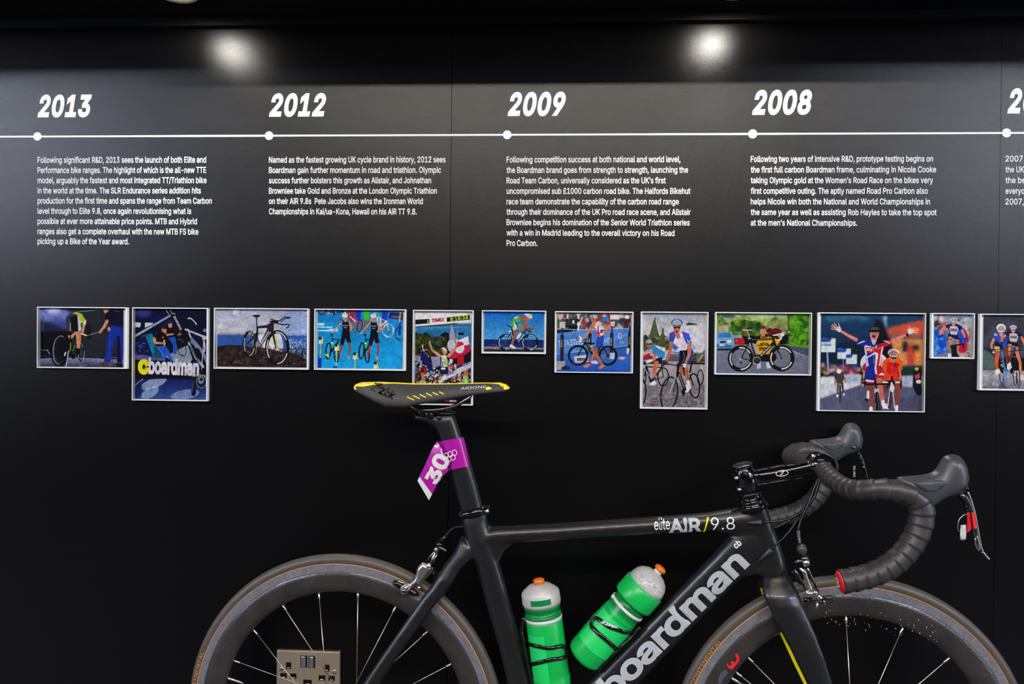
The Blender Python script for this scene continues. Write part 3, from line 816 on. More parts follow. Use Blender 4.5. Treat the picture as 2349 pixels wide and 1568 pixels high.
hood = [(2052, 1094), (2084, 1091.5), (2119, 1088.5), (2144, 1082.5), (2156, 1066), (2165, 1048.5), (2178, 1041.5), (2194, 1042), (2207, 1049), (2216.5, 1064), (2222.5, 1086), (2221, 1113), (2214, 1128), (2192.7, 1135), (2166, 1143.5), (2147, 1157), (2132, 1167), (2108, 1158), (2090, 1142.4), (2072, 1122)]
hl = [ST.px(x, y, .212) for x, y in hood]


def local(L, o=.212): return [ST.px(x, y, o) for x, y in L]


def sgn_xf(L, far_): return [(s - .003, z + .004) for s, z in L] if far_ else L


blade = local(zz([(1880, 650), (1925, 645), (1960, 690), (1990, 770), (2007, 850), (2018, 920), (2032, 1000), (2047, 1060), (2062, 1098), (2083, 1124), (2112, 1156), (2116, 1174), (2100, 1174), (2070, 1140), (2045, 1112), (2018, 1092), (2004, 1050), (1996, 1000), (1985, 920), (1972, 860), (1955, 780), (1925, 720), (1892, 690)], 1650, 940, 3.409), .216)
paddle = local(zz([(1870, 655), (1905, 690), (1935, 760), (1950, 800), (1972, 860), (1985, 930), (1940, 960), (1935, 860), (1928, 800), (1905, 740), (1880, 700)], 1650, 940, 3.409), .205)
m_ribbed = M('ribbed_grip_rubber', (56, 57, 62), 0.4, spec=0.55, bump=('wave', 95, .0007, .9))
for far_ in (False, True):
    mir = far_
    e = empty('brake_lever', ST.w(1.9, .9, -.21 if far_ else .21)); e.parent = bike; e.location = e.location - Vector(B0); e['_o'] = tuple(ST.w(1.9, .9, -.21 if far_ else .21))
    bp('hood', inflate(ST, sgn_xf(hl, far_), .210, .0205, .026, .0035, px=False, mirror=mir), m_hood, True, e, {'label': 'black rubber hood'})
    bp('pivot_pin', tube([ST.w(*sgn_xf(local([(2206, 1115)]), far_)[0], (.228 if not far_ else -.225)), ST.w(*sgn_xf(local([(2206, 1115)]), far_)[0], (.2315 if not far_ else -.19))], .0028, 12), m_gloss, True, e)
    bp('lever_blade', inflate(ST, sgn_xf(blade, far_), .214, .0058, .005, .003, px=False, mirror=mir), m_gloss if far_ else m_dsilv, True, e, {'label': 'gloss lever blade'})
    bp('shift_paddle', inflate(ST, sgn_xf(paddle, far_), .206, .005, .004, .003, px=False, mirror=mir), m_gloss, True, e)
    # grip pad outline on the side of the hood
    gp = local(zz([(1480, 545), (1580, 540), (1690, 530), (1745, 545), (1700, 600), (1640, 640), (1590, 632), (1530, 600)], 1650, 940, 3.409), .212)
    gp = sgn_xf(gp, far_); sgn = -1 if far_ else 1
    bp('grip_pad', inflate(ST, gp, .2295 if not far_ else .1915, .0026, .004, .003, px=False, mirror=mir), m_ribbed, True, e)
    if not far_:
        red = zz([(1938, 800), (1958, 800), (1976, 925), (1940, 962)], 1650, 940, 3.409)
        bp('red_shift_tag', flat_poly(ST, red, .2185), m_red, False, e, {'label': 'red tag on the shift lever'})
        bp('red_shift_tag', flat_poly(ST, zz([(1972, 800), (2004, 800), (2008, 850), (2008, 930), (1990, 925)], 1650, 940, 3.409), .2245), m_red, False, e)
        bp('white_lever_tag', inflate(ST, zz([(1886, 900), (1925, 893), (1934, 905), (1930, 1005), (1920, 1020), (1892, 1022), (1882, 1005)], 1650, 940, 3.409), .217, .0012, .003, .003), M('pale_grey_plastic', (190, 190, 190), .5), True, e)
        bp('tag_wire', tube(catmull([ST.P(x, y, .214) for x, y in zz([(1940, 815), (1905, 825), (1875, 860), (1866, 910), (1872, 945), (1888, 952)], 1650, 940, 3.409)], 5), .0009, 6), m_silver, True, e)
        bp('lever_tip_cable', tube(catmull([ST.P(x, y, .216) for x, y in zz([(2050, 1108), (2070, 1120), (2085, 1140), (2112, 1168)], 1650, 940, 3.409)], 4), .0017, 8), m_silver, True, e)
        bp('edge_trim', tube(catmull([ST.P(x, y, .2235) for x, y in zz([(1944, 640), (1968, 700), (1992, 780), (2010, 860), (2022, 930), (2036, 1010), (2050, 1075), (2064, 1108)], 1650, 940, 3.409)], 5), .0013, 8), m_silver, True, e)
        bp('blade_slot', tube(catmull([ST.P(x, y, .2208) for x, y in zz([(2002, 1000), (2004, 1050), (2020, 1085), (2036, 1095), (2030, 1040), (2016, 985)], 1650, 940, 3.409)], 4), .0011, 6), m_silver, True, e)
    else:
        v = flat_poly(ST, zz([(1036, 272), (1058, 275), (1062, 300), (1040, 306)], 1650, 940, 3.409), -.188)
        bp('lever_screw', tube([ST.P(1958, 1025, -.19), ST.P(1958, 1025, -.185)], .0035, 12), m_dsilv, True, e)
        dx = Vector((-.02, 1)); v, f = textgeo('DURA-ACE', lambda u, w_: ST.P(1957.5 + w_, 1093 - u, -.2055), 0, 25, 4.6, off=.0)
        bp('lever_lettering', (v, f), m_lw, False, e)

# cables -------------------------------------------------------------------
def cable(pts, r=.0024, mat=m_cable, nm='cable'):
    return bp(nm, tube(catmull([ST.P(*p) for p in pts], 7), r, 10), mat)


cable([(1888, 1078, .03), (1876, 1118, .03), (1866, 1144, .03), (1842, 1172, .028), (1800, 1192, .024), (1747, 1197.5, .020)])
cable([(1880, 1090, .012), (1862, 1130, .01), (1842, 1166, .012), (1818, 1208, .020), (1792, 1238, .022), (1766, 1261, .021)], .0021)
cable([(1874, 1100, -.01), (1858, 1150, -.02), (1815, 1190, -.03), (1774, 1213, -.02)], .0021)
cable([(1878, 1092, .02), (1856, 1150, .03), (1838, 1190, .035), (1832, 1215, .038), (1833, 1232, .038), (1836, 1250, .040)], .0024)
bp('cable_sleeve', tube([ST.P(1831.5, 1216, .038), ST.P(1832, 1232, .038), ST.P(1834.5, 1245, .040)], .0031, 12), M('ribbed_steel_sleeve', (150, 145, 140), .3, metal=.8, bump=('wave', 900, .001, 1.0)), True)
for a, b in (((1746, 1197.5, .021), (1714, 1198, .018)), ((1768, 1261, .022), (1737, 1288, .017))):
    p, q = ST.P(*a), ST.P(*b); d = (q - p)
    bp('cable_stop', tube([p - d * .05, p, p + d * .25, q], [.0042, .0052, .0042, .0010], 12), M('dull_grey_metal', (70, 72, 78), .35, metal=.3))
# rear brake cable
bp('cable', tube(catmull([BK.P(1068, 1208, .003), BK.P(1050, 1208, .003), BK.P(1036, 1214, .003), BK.P(1025, 1226, .002), BK.P(1020, 1232, 0)], 6), .0023, 10), m_cable)

# brakes -------------------------------------------------------------------
def brake(fr, nm, label, parts):
    e = empty(nm, fr.P(*parts['o'])); e.parent = bike; e.location = e.location - Vector(B0); e['_o'] = tuple(fr.P(*parts['o'])); e['label'] = label
    for n_, g, m_ in parts['g']:
        bp(n_, g, m_, True, e)
    return e


Z1 = lambda L: zz(L, 850, 1150, 5.226)
g = []
g.append(('barrel_adjuster', tube([BK.P(1022, 1227, .0), BK.P(1011, 1244, .0)], [.0036, .0052], 12), m_gloss))
g.append(('barrel_adjuster', tube([BK.P(1012, 1243, .0), BK.P(1004, 1254, .0)], [.0072, .0078], 14), m_gloss))
g.append(('quick_release', tube([BK.P(1003, 1252, .010), BK.P(1014, 1257, .012), BK.P(1024, 1264, .014)], [.003, .0034, .003], 10), m_dsilv))
g.append(('cable_anchor', tube([BK.P(1006, 1254, .0), BK.P(999, 1264, .0)], [.0055, .0062], 12), m_silver))
g.append(('link', tube([BK.P(1000, 1262, .002), BK.P(987, 1296, .006)], [.0032, .0028], 10), m_silver))
g.append(('link', tube([BK.P(1005, 1264, .006), BK.P(990, 1297, .012)], [.0026, .0024], 10), m_dsilv))
g.append(('cable_end', tube([BK.P(996, 1264, -.004), BK.P(977, 1288, -.004)], .0009, 6), m_silver))
g.append(('brake_arm', inflate(BK, Z1([(632, 722), (655, 735), (700, 760), (722, 770), (735, 800), (700, 850), (660, 905), (620, 960), (590, 985), (545, 990), (500, 1030), (470, 1075), (440, 1105), (400, 1118), (362, 1095), (348, 1050), (368, 1010), (420, 985), (470, 965), (520, 935), (548, 870), (560, 790), (600, 745)]), .030, .0075, .007, .0025), m_silver))
g.append(('brake_arm', inflate(BK, Z1([(600, 740), (640, 730), (655, 770), (620, 850), (560, 930), (480, 960), (520, 910), (550, 860), (545, 800)]), .012, .007, .006, .003), m_dsilv))
g.append(('brake_arm', inflate(BK, Z1([(640, 735), (720, 770), (745, 800), (690, 880), (640, 920), (600, 960), (560, 940), (590, 850)]), -.028, .007, .006, .003), m_dsilv))
g.append(('pivot_bolt', tube([BK.P(983, 1297, .028), BK.P(983, 1297, .042)], .0052, 14), m_silver))
g.append(('pivot_bolt', tube([BK.P(990, 1310, .0), BK.P(1000, 1318, .002)], [.005, .006], 12), m_gloss))
g.append(('return_spring', tube(catmull([BK.P(x, y, .022) for x, y in Z1([(745, 790), (730, 830), (690, 880), (650, 920), (612, 968)])], 5), .0014, 8), m_silver))
g.append(('pad_bolt', tube([BK.P(927, 1353.5, .034), BK.P(927, 1353.5, .043)], [.0058, .0052], 14), m_dsilv))
g.append(('slot_bezel', tube(catmull([BK.P(x, y, .0375) for x, y in Z1([(372, 1045), (400, 1010), (450, 990), (480, 1010), (470, 1040), (430, 1080), (395, 1100), (372, 1085), (372, 1045)])], 4), .0016, 8), m_silver))
g.append(('pad_holder', inflate(BK, Z1([(268, 945), (300, 935), (420, 990), (560, 1070), (590, 1110), (560, 1130), (500, 1125), (360, 1060), (262, 990)]), .0205, .0055, .004, .003), m_gloss))
g.append(('pad_holder', inflate(BK, Z1([(300, 938), (325, 935), (440, 985), (432, 1000), (310, 952)]), .027, .0018, .002, .003), m_silver))
g.append(('adjust_screw', tube([BK.P(958, 1343, .022), BK.P(963, 1349, .030)], .0034, 10), m_silver))
brake(BK, 'rear_brake', 'silver rear brake caliper', {'o': (985, 1310, 0), 'g': g})
Z2 = lambda L: zz(L, 1660, 1200, 6.533)
g = []
g.append(('barrel_adjuster', tube([ST.P(1835, 1249, .042), ST.P(1838, 1254, .042), ST.P(1841, 1264, .042), ST.P(1842, 1269, .042)], [.0055, .0092, .0092, .0065], 8), m_hood))
g.append(('barrel_adjuster', tube([ST.P(1842, 1268, .042), ST.P(1845, 1277, .042)], .0042, 12), m_gloss))
g.append(('barrel_adjuster', tube([ST.P(1845, 1275, .042), ST.P(1847, 1284, .042)], [.0072, .0066], 14), m_dsilv))
g.append(('quick_release', tube([ST.P(1841, 1285, .044), ST.P(1832, 1286, .046), ST.P(1823.5, 1289.5, .048)], [.0036, .0032, .0018], 10), m_dsilv))
g.append(('cable_anchor', tube([ST.P(1847, 1283, .042), ST.P(1851, 1296, .042)], [.0072, .0064], 12), m_silver))
g.append(('brake_arm', inflate(ST, Z2([(1110, 665), (1185, 668), (1240, 690), (1262, 790), (1290, 880), (1330, 960), (1345, 1000), (1300, 1030), (1255, 1060), (1235, 1040), (1228, 1015), (1262, 1000), (1250, 940), (1215, 850), (1190, 760), (1150, 700)]), .040, .0062, .005, .0028), m_silver))
g.append(('brake_arm', inflate(ST, Z2([(1230, 650), (1275, 655), (1310, 740), (1345, 820), (1400, 880), (1415, 960), (1440, 1020), (1410, 1040), (1375, 990), (1350, 905), (1300, 850), (1255, 740)]), .030, .0062, .005, .0028), m_dsilv))
g.append(('brake_arm', inflate(ST, Z2([(1235, 1030), (1290, 1010), (1340, 1000), (1410, 1030), (1455, 1070), (1510, 1130), (1540, 1180), (1535, 1225), (1500, 1248), (1460, 1240), (1425, 1200), (1400, 1150), (1350, 1105), (1290, 1080), (1245, 1065)]), .044, .0050, .0045, .0025), m_silver))
g.append(('pivot_bolt', tube([ST.P(1869.5, 1358, .046), ST.P(1869.5, 1358, .052)], [.0048, .0036], 14), m_silver))
g.append(('pad_bolt', tube([ST.P(1886, 1379, .046), ST.P(1886, 1379, .0515)], [.0062, .0052], 16), m_dsilv))
g.append(('pad_bolt', tube([ST.P(1886, 1379, .0515), ST.P(1886, 1379, .0525)], .0026, 6), m_gloss))
g.append(('cable_end', tube([ST.P(1877, 1362, .050), ST.P(1875, 1380, .052)], .0010, 6), m_dsilv))
g.append(('cable_end', tube([ST.P(1875.5, 1380, .052), ST.P(1873, 1397, .053)], .0021, 8), m_silver))
g.append(('mounting_bolt', tube([ST.P(1812, 1314, .006), ST.P(1826, 1311, .010)], .0040, 12), m_chrome))
g.append(('mounting_bolt', inflate(ST, Z2([(1065, 675), (1100, 680), (1160, 800), (1225, 960), (1235, 1010), (1180, 920), (1110, 900), (1080, 830), (1060, 760)]), .022, .008, .006, .003), m_gloss))
g.append(('pad_holder', inflate(ST, Z2([(1200, 1110), (1340, 1105), (1350, 1170), (1210, 1185)]), .026, .005, .003, .003), m_gloss))
g.append(('pad_holder', inflate(ST, Z2([(1480, 1085), (1620, 1075), (1655, 1100), (1640, 1130), (1550, 1145), (1500, 1130)]), .026, .005, .003, .003), m_gloss))
g.append(('pad_insert', inflate(ST, Z2([(1540, 1100), (1610, 1088), (1632, 1100), (1625, 1118), (1555, 1130), (1540, 1120)]), .032, .0018, .002, .003), m_silver))
g.append(('pad_insert', inflate(ST, Z2([(1245, 1140), (1305, 1130), (1310, 1160), (1250, 1170)]), .031, .0016, .002, .003), m_dsilv))
fb = brake(ST, 'front_brake', 'silver front brake caliper', {'o': (1855, 1320, 0), 'g': g})

# bottle cages (fixed to the frame) and the bottles in them --------------------
def axis_pts(fr, a, b, o=0.0): return fr.P(*a, o), fr.P(*b, o)


b1a, b1b = axis_pts(BK, (1271, 1600), (1244, 1392))
u1 = (b1b - b1a).normalized()
m_g1 = M('translucent_green_plastic', (8, 172, 74), 0.32, spec=0.5, sub=0.25, noise=(16, .35, (12, 190, 84)))
m_g2 = M('bright_green_label', (22, 205, 92), 0.45, noise=(22, .3, (30, 212, 104)))
m_g3 = M('deep_green_plastic', (4, 118, 52), 0.3, noise=(60, .3, (6, 138, 62)))
m_lid = M('cloudy_grey_lid', (172, 168, 164), 0.3, noise=(45, .25, (200, 197, 192)))
m_cap = M('orange_valve', (222, 112, 14), 0.4)
m_neckw = M('milky_plastic', (214, 212, 208), 0.4)


def bottle(nm, base, u, label, prof, parts):
    base = Vector(base); e = empty(nm, base, label, 'bottle', 'green drinks bottles in the cages on the frame')
    for n_, pr, m_ in parts:
        meshobj(n_, *lathe(base, u, pr, 40), m_, e, True)
    return e


k1 = (b1b - b1a).length
dd = lambda y: (BK.P(1244 + (1392 - y) * (-27 / 208) * -1, y, 0) - b1a).dot(u1)
hA = {y: (BK.P(1244 + (y - 1392) * 27 / 208, y, 0) - b1a).dot(u1) for y in (1600, 1545, 1418, 1411, 1404, 1392, 1378, 1389, 1352, 1341, 1348, 1337, 1326)}
r1 = .0362
bt1 = bottle('drinks_bottle', b1a, u1, 'upright green drinks bottle with a grey lid in the cage on the seat tube', None, [
    ('bottle_body', [(0, 0), (0.0, .030), (.004, .035), (hA[1545] - .004, r1 + .001), (hA[1545], r1 - .0008), (hA[1545] + .004, r1), (hA[1418] - .003, r1), (hA[1418], r1 - .001), (hA[1418], 0)], m_g1),
    ('neck_ring', [(hA[1418] - .001, 0), (hA[1418] - .001, r1 + .0004), (hA[1411], r1 + .0006), (hA[1411], 0)], m_neckw),
    ('shoulder', [(hA[1411] - .001, 0), (hA[1411], r1), (hA[1404], r1), (hA[1404], r1 - .002), (hA[1392] - .002, r1 - .0022), (hA[1392], r1 + .0002), (hA[1378], r1 + .0004), (hA[1378], 0)], m_g3),
    ('lid', [(hA[1378] - .006, r1 + .0006), (hA[1378], r1 + .0022), (hA[1352] - .004, r1 + .0014), (hA[1352] - .0005, r1 - .001), (hA[1352] + .0035, r1 - .006), (hA[1341], r1 - .014), (hA[1341] + .003, .012), (hA[1341] + .003, 0)], m_lid),
    ('spout', [(hA[1341], .0092), (hA[1337], .0085), (hA[1337], 0)], m_neckw),
    ('orange_valve', [(hA[1337] - .001, .0085), (hA[1337] + .001, .0112), (hA[1326] - .002, .0110), (hA[1326], .008), (hA[1326] + .0012, 0)], m_cap)])
def cylmap(base, u, r, fr):
    """map (angle to the camera side, height) on a bottle to the world"""
    base = Vector(base); n_ = (fr.n - u * fr.n.dot(u)).normalized(); s_ = u.cross(n_) * 1.0
    if s_.dot(fr.e) < 0: s_ = -s_
    return lambda a, h: base + u * h + n_ * (r * math.cos(a)) + s_ * (r * math.sin(a))


def patch(mp, a0, a1, h0, h1, n=16, k=6):
    V = [mp(a0 + (a1 - a0) * i / n, h0 + (h1 - h0) * j / k) for i in range(n + 1) for j in range(k + 1)]
    return V, [(i * (k + 1) + j, (i + 1) * (k + 1) + j, (i + 1) * (k + 1) + j + 1, i * (k + 1) + j + 1) for i in range(n) for j in range(k)]


mp1 = cylmap(b1a, u1, r1 + .0005, BK)
meshobj('front_label', *patch(mp1, -1.15, .03, .03, hA[1418] - .022), m_g2, bt1, True)
mpl = cylmap(b1a, u1, r1 + .0024, BK)
meshobj('lid_window', *patch(mpl, -.45, .62, hA[1378] + .002, hA[1378] + .013), m_g3, bt1, True)
mpt = cylmap(b1a, u1, r1 + .0008, BK)
v, f = textgeo('GATORADE', lambda u, v_: mpt(u, v_), -.92, -.12, .008, off=.02, base=hA[1418] - .045, grid=.4)
meshobj('bottle_lettering', v, f, m_g1, bt1, False)

b2a, b2b = axis_pts(BK, (1337, 1507), (1480, 1344))
u2 = (b2b - b2a).normalized(); L2 = (b2b - b2a).length
bb = b2a - u2 * .002
f2 = lambda t: L2 * t
bt2 = bottle('drinks_bottle.001', bb, u2, 'slanted green drinks bottle with a dimpled domed lid in the cage on the down tube', None, [
    ('bottle_body', [(0, 0), (0, .028), (.004, .034), (.010, .0365), (f2(.32), .0375), (f2(.5), .0370), (f2(.60), .0355), (f2(.68), .0335), (f2(.74), .0328), (f2(.74), 0)], m_g1),
    ('ribbed_neck', [(f2(.60), .0357)] + [q for i in range(9) for q in ((f2(.61) + i * .0034, .0349 - .0001 * i), (f2(.61) + i * .0034 + .0017, .0339 - .0001 * i))] + [(f2(.80), .034), (f2(.80), 0)], m_g3),
    ('elastic_tie', [(f2(.705), .0335), (f2(.71), .0362), (f2(.735), .0362), (f2(.74), .0335)], m_neckw),
    ('collar', [(f2(.80), .034), (f2(.81), .0398), (f2(.83), .0412), (f2(1.0), .0406), (f2(1.01), .039), (f2(1.01), 0)], m_g1),
    ('lid', [(f2(1.0), .0380), (f2(1.05), .0372), (f2(1.05) + .010, .0345), (f2(1.05) + .018, .029), (f2(1.05) + .0245, .020), (f2(1.05) + .028, .010), (f2(1.05) + .028, 0)], m_lid),
    ('spout', [(f2(1.05) + .026, .0085), (f2(1.05) + .036, .0080), (f2(1.05) + .036, 0)], m_neckw),
    ('orange_valve', [(f2(1.05) + .034, .009), (f2(1.05) + .0355, .0118), (f2(1.05) + .0405, .0112), (f2(1.05) + .043, .007), (f2(1.05) + .0435, 0)], m_cap)])
mp2 = cylmap(bb, u2, .0382, BK)
meshobj('front_label', *patch(mp2, -1.2, 1.25, .035, f2(.58)), m_g2, bt2, True)
for i, (a, h) in enumerate([(-.9, .004), (-.55, .006), (-.2, .006), (.15, .006), (.5, .005), (.85, .004), (-.7, .014), (-.25, .016), (.2, .016), (.6, .014)]):
    rr = .0372 - (.004 if h > .01 else .0012); mpd = cylmap(bb, u2, rr, BK); c = mpd(a, f2(1.05) + h - .002); nrm = (mpd(a, 0) - mpd(a + math.pi, 0)).normalized()
    meshobj('lid_dimple', *lathe(c, nrm + u2 * (.3 if h < .01 else .9), [(-.001, .0042), (.0010, .0038), (.0012, .003), (.0004, .0015), (.0002, 0)], 14), m_lid, bt2, True)
meshobj('tie_knot', *lathe(cylmap(bb, u2, .037, BK)(-1.25, f2(.725)), BK.n, [(-.004, .002), (0, .0045), (.004, .003)], 10), m_neckw, bt2, True)


def cyl_off(base, u, r, x, y, extra=.0022):
    """point on a bottle's camera side that is seen at (x, y)"""
    d = (F_ + R_ * ((x - W / 2) / F) - U_ * ((y - H / 2) / F)).normalized(); w = CAMC - base
    dp = d - u * d.dot(u); wp = w - u * w.dot(u); a = dp.dot(dp); b = dp.dot(wp); c = wp.dot(wp) - (r + extra) ** 2; D = b * b - a * c
    t = (-b - math.sqrt(max(D, 0))) / a
    return CAMC + d * t


def ribbon(pts, base, u, r, wd_, th=.0026, sub=5, nm='cage_band', parent=None):
    P_ = catmull([cyl_off(base, u, r, x, y) for x, y in pts], sub)
    rings = []
    for i, p in enumerate(P_):
        t = (P_[min(i + 1, len(P_) - 1)] - P_[max(i - 1, 0)]).normalized(); c = base + u * (p - base).dot(u); n_ = (p - c).normalized(); s_ = t.cross(n_).normalized()
        rings.append([p + s_ * (wd_ * math.cos(a)) + n_ * (th * math.sin(a)) for a in [2 * math.pi * k / 12 for k in range(12)]])
    return bp(nm, loft(rings), m_gloss, True, parent)


cg1 = bp('bottle_cage', tube(catmull([BK.P(1201, 1415, .020), BK.P(1196, 1444, .022), BK.P(1199, 1462, .024), BK.P(1208, 1510, .018), BK.P(1220, 1568, .014), BK.P(1236, 1630, .012)], 6), .0032, 10), m_gloss, True, None, {'label': 'gloss black bottle cage on the seat tube'})
ribbon([(1203, 1466), (1209, 1474), (1226, 1480), (1260, 1486), (1290, 1481), (1297.5, 1487), (1299, 1500), (1292, 1508), (1262, 1513), (1232, 1520), (1215, 1524)], b1a, u1, r1, .0040, parent=cg1)
cg2 = bp('bottle_cage', tube(catmull([BK.P(1468, 1437, .022), BK.P(1450, 1460, .022), BK.P(1420, 1488, .022), BK.P(1392, 1517, .020), BK.P(1372, 1540, .016)], 6), .0030, 10), m_gloss, True, None, {'label': 'gloss black bottle cage on the down tube'})
ribbon([(1455, 1451), (1438, 1450), (1424, 1446), (1396, 1436), (1375, 1421), (1366, 1417), (1358, 1424), (1356, 1434), (1362, 1442), (1377, 1456), (1393, 1469), (1408, 1482), (1418, 1492)], bb, u2, .0375, .0042, parent=cg2)
bp('cage_rear_band', tube(catmull([BK.P(1382, 1390, -.010), BK.P(1370, 1402, .0), BK.P(1352, 1420, .0)], 4), .0022, 8), m_gloss, True, cg2)
v, f = textgeo('ZIPP', lambda x, y: cyl_off(bb, u2, .0375, 1378 + x * .93 + y * .35, 1424 + x * .40 - y * .9, .0052), 0, 40, 6, off=.04, shear=.3, base=-3.2)
bp('cage_lettering', (v, f), m_lw, False, cg2)

# race number tag wrapped on the seatpost ----------------------------------------
m_mag = M('magenta_vinyl', (168, 20, 150), 0.25, coat=0.5, spec=0.5)
tg = empty('race_number_tag', BK.w(.22, .85, 0), 'magenta race number tag wrapped round the seatpost, with white 30 and rings', 'number tag')
O1 = .0145
up = [(1004, 1014, -.004), (1010, 1012, .010), (1020, 1010, O1), (1035, 1007, O1 + .001), (1050, 1005, O1), (1058, 1003, .010), (1063.5, 1002, -.004)]
lo = [(1029, 1080, -.004), (1031, 1078, .010), (1040, 1076, O1), (1052, 1073.5, O1 + .001), (1066, 1071, O1), (1075, 1069.5, .010), (1081.5, 1068, -.004)]
V = []
for (a, b) in zip(up, lo):
    for k in range(5):
        t = k / 4; V.append(BK.P(a[0] * (1 - t) + b[0] * t, a[1] * (1 - t) + b[1] * t, a[2]))
n = len(up)
V += [BK.P((a[0] * (1 - t) + b[0] * t), (a[1] * (1 - t) + b[1] * t), -O1) for a, b in zip(up, lo) for t in (0, .25, .5, .75, 1)]
Fc = [(i * 5 + j, (i + 1) * 5 + j, (i + 1) * 5 + j + 1, i * 5 + j + 1) for i in range(n - 1) for j in range(4)]
Fc += [(35 + i * 5 + j, 35 + i * 5 + j + 1, 35 + (i + 1) * 5 + j + 1, 35 + (i + 1) * 5 + j) for i in range(n - 1) for j in range(4)]
meshobj('wrapped_band', V, Fc, m_mag, tg, True)
# hanging flag: two long edges, from the fold to the tip
ea = [(1003, 1012, .016), (996, 1021, .020), (989, 1034, .024), (974, 1068, .028), (957.5, 1102, .026)]
eb = [(1018, 1038, .0165), (1026, 1060, .018), (1029, 1079, .018), (1010, 1096, .026), (984, 1147, .030)]


def flag(u, v, lift=0.0):      # u along from fold to tip, v across
    x = u * 4; i = min(int(x), 3); t = x - i
    a = [ea[i][k] * (1 - t) + ea[i + 1][k] * t for k in range(3)]; b = [eb[i][k] * (1 - t) + eb[i + 1][k] * t for k in range(3)]
    p = [a[k] * (1 - v) + b[k] * v for k in range(3)]
    return BK.P(p[0], p[1], p[2] + .003 * math.sin(math.pi * v) + lift)


def flagpx(x, y, lift):
    p = BK.px(x, y, .026); return BK.P(x, y, .0295 + lift)


V = [flag(i / 16, j / 8) for i in range(17) for j in range(9)] + [flag(i / 16, j / 8, -.0006) for i in range(17) for j in range(9)]
q = lambda i, j: i * 9 + j
Fc = [(q(i, j), q(i, j + 1), q(i + 1, j + 1), q(i + 1, j)) for i in range(16) for j in range(8)]
Fc += [tuple(153 + k for k in t[::-1]) for t in Fc]
fl = meshobj('hanging_flag', V, Fc, m_mag, tg, True)
flt = BVHTree.FromPolygons([Vector(p) for p in V], [t for t in Fc[:128]])


def onflag(x, y, lift=.0006):
    a, z = BK.px(x, y, .026); d = (BK.w(a, z, .026) - CAMC).normalized(); h = flt.ray_cast(CAMC, d)
    return h[0] + BK.n * lift if h[0] is not None else BK.P(x, y, .022)


V = []; Fc = []
for i in range(5):
    t = i / 4; V.append(flag(1, t, .0006)); V.append(flag(.93, t, .0006))
Fc = [(2 * i, 2 * i + 2, 2 * i + 3, 2 * i + 1) for i in range(4)]
m_off = M('off_white_print', (205, 203, 198), .4)
meshobj('white_border', V, Fc, m_off, tg)
du = Vector((.47, -.883)); dv = Vector((-.883, -.47))
for t, o_, u0, u1_, cap in (('3', (1003, 1112), -2, 33, 29), ('0', (1003, 1112), 34, 68, 33)):
    V, Fc = textgeo(t, lambda a, b: onflag(o_[0] + du.x * a + dv.x * b * (1 if b > 0 else 1), o_[1] + du.y * a + dv.y * b), u0, u1_, cap, off=.045, grid=.12, res=6, base=2)
    meshobj('number_lettering', V, Fc, m_off, tg, False)
for cx, cy in ((1023.5, 1045), (1033, 1041.5), (1042.5, 1038), (1029.5, 1052), (1039, 1048.5)):
    meshobj('ring_emblem', *merge(ring2d(BK, cx, cy, 5.4, 6.4, 1.5, O1 + .0022)), m_lw, tg)

# double socket outlet on the wall -------------------------------------------------
m_bru = M('brushed_bronze_steel', (188, 170, 150), 0.42, metal=0.6, bump=('noise', 500, .0004, .5), brushed=True)
m_bkp = M('black_plastic', (10, 10, 11), .3)
x0, zT = WL.px(634.5, 1491.5, .008); x1, _ = WL.px(779.5, 1494, .008); zB = zT - .088
so = empty('socket_outlet', ((x0 + x1) / 2, 0, (zT + zB) / 2), 'brushed steel double socket outlet low on the black wall, seen through the rear wheel', 'socket')
rings = [[Vector((a, -d, b)) for a, b in ((x0 + i, zB + i), (x1 - i, zB + i), (x1 - i, zT - i), (x0 + i, zT - i))] for i, d in ((0, 0), (0, .0065), (.0015, .008))]
meshobj('face_plate', *loft(rings), m_bru, so)
zmul = .146 / 1690.0


def sbx(nm, zx, zy, w_, h_, mat, d0=.0078, d1=.0086, r=None):
    cx = x0 + (zx - 298) * zmul; cz = zT - (zy - 380) * zmul; hw_, hh_ = w_ * zmul / 2, h_ * zmul / 2
    i = .0006
    rr = [[Vector((cx + sx_ * (hw_ - e_), -d, cz + sz_ * (hh_ - e_))) for sx_, sz_ in ((-1, -1), (1, -1), (1, 1), (-1, 1))] for e_, d in ((0, d0), (0, d1 - .0003), (i, d1))]
    return meshobj(nm, *loft(rr), mat, so)


for zx in (1027, 1238):
    sbx('switch_frame', zx, 645, 178, 320, m_bkp); sbx('rocker_switch', zx - 5, 650, 112, 280, M('satin_chrome', (190, 195, 205), .25, metal=.9), .008, .0108)
for zx, zy, a, b in ((620, 765, 140, 180), (488, 1030, 172, 140), (748, 1035, 172, 140), (1640, 795, 138, 185), (1508, 1058, 172, 140), (1768, 1062, 172, 140), (1128, 1185, 225, 140)):
    sh = sbx('socket_slot', zx, zy, a, b, m_bkp); sbx('slot_shutter', zx, zy + b * .32, a * .5, 12, m_silver, .0085, .0090)
for zx, zy in ((430, 860), (1840, 895)):
    cx = x0 + (zx - 298) * zmul; cz = zT - (zy - 380) * zmul
    meshobj('plate_screw', *lathe((cx, -.0078, cz), (0, -1, 0), [(0, .0050), (.001, .0050), (.0018, .0034), (.0010, .0015), (.001, 0)], 20), m_silver, so, True)

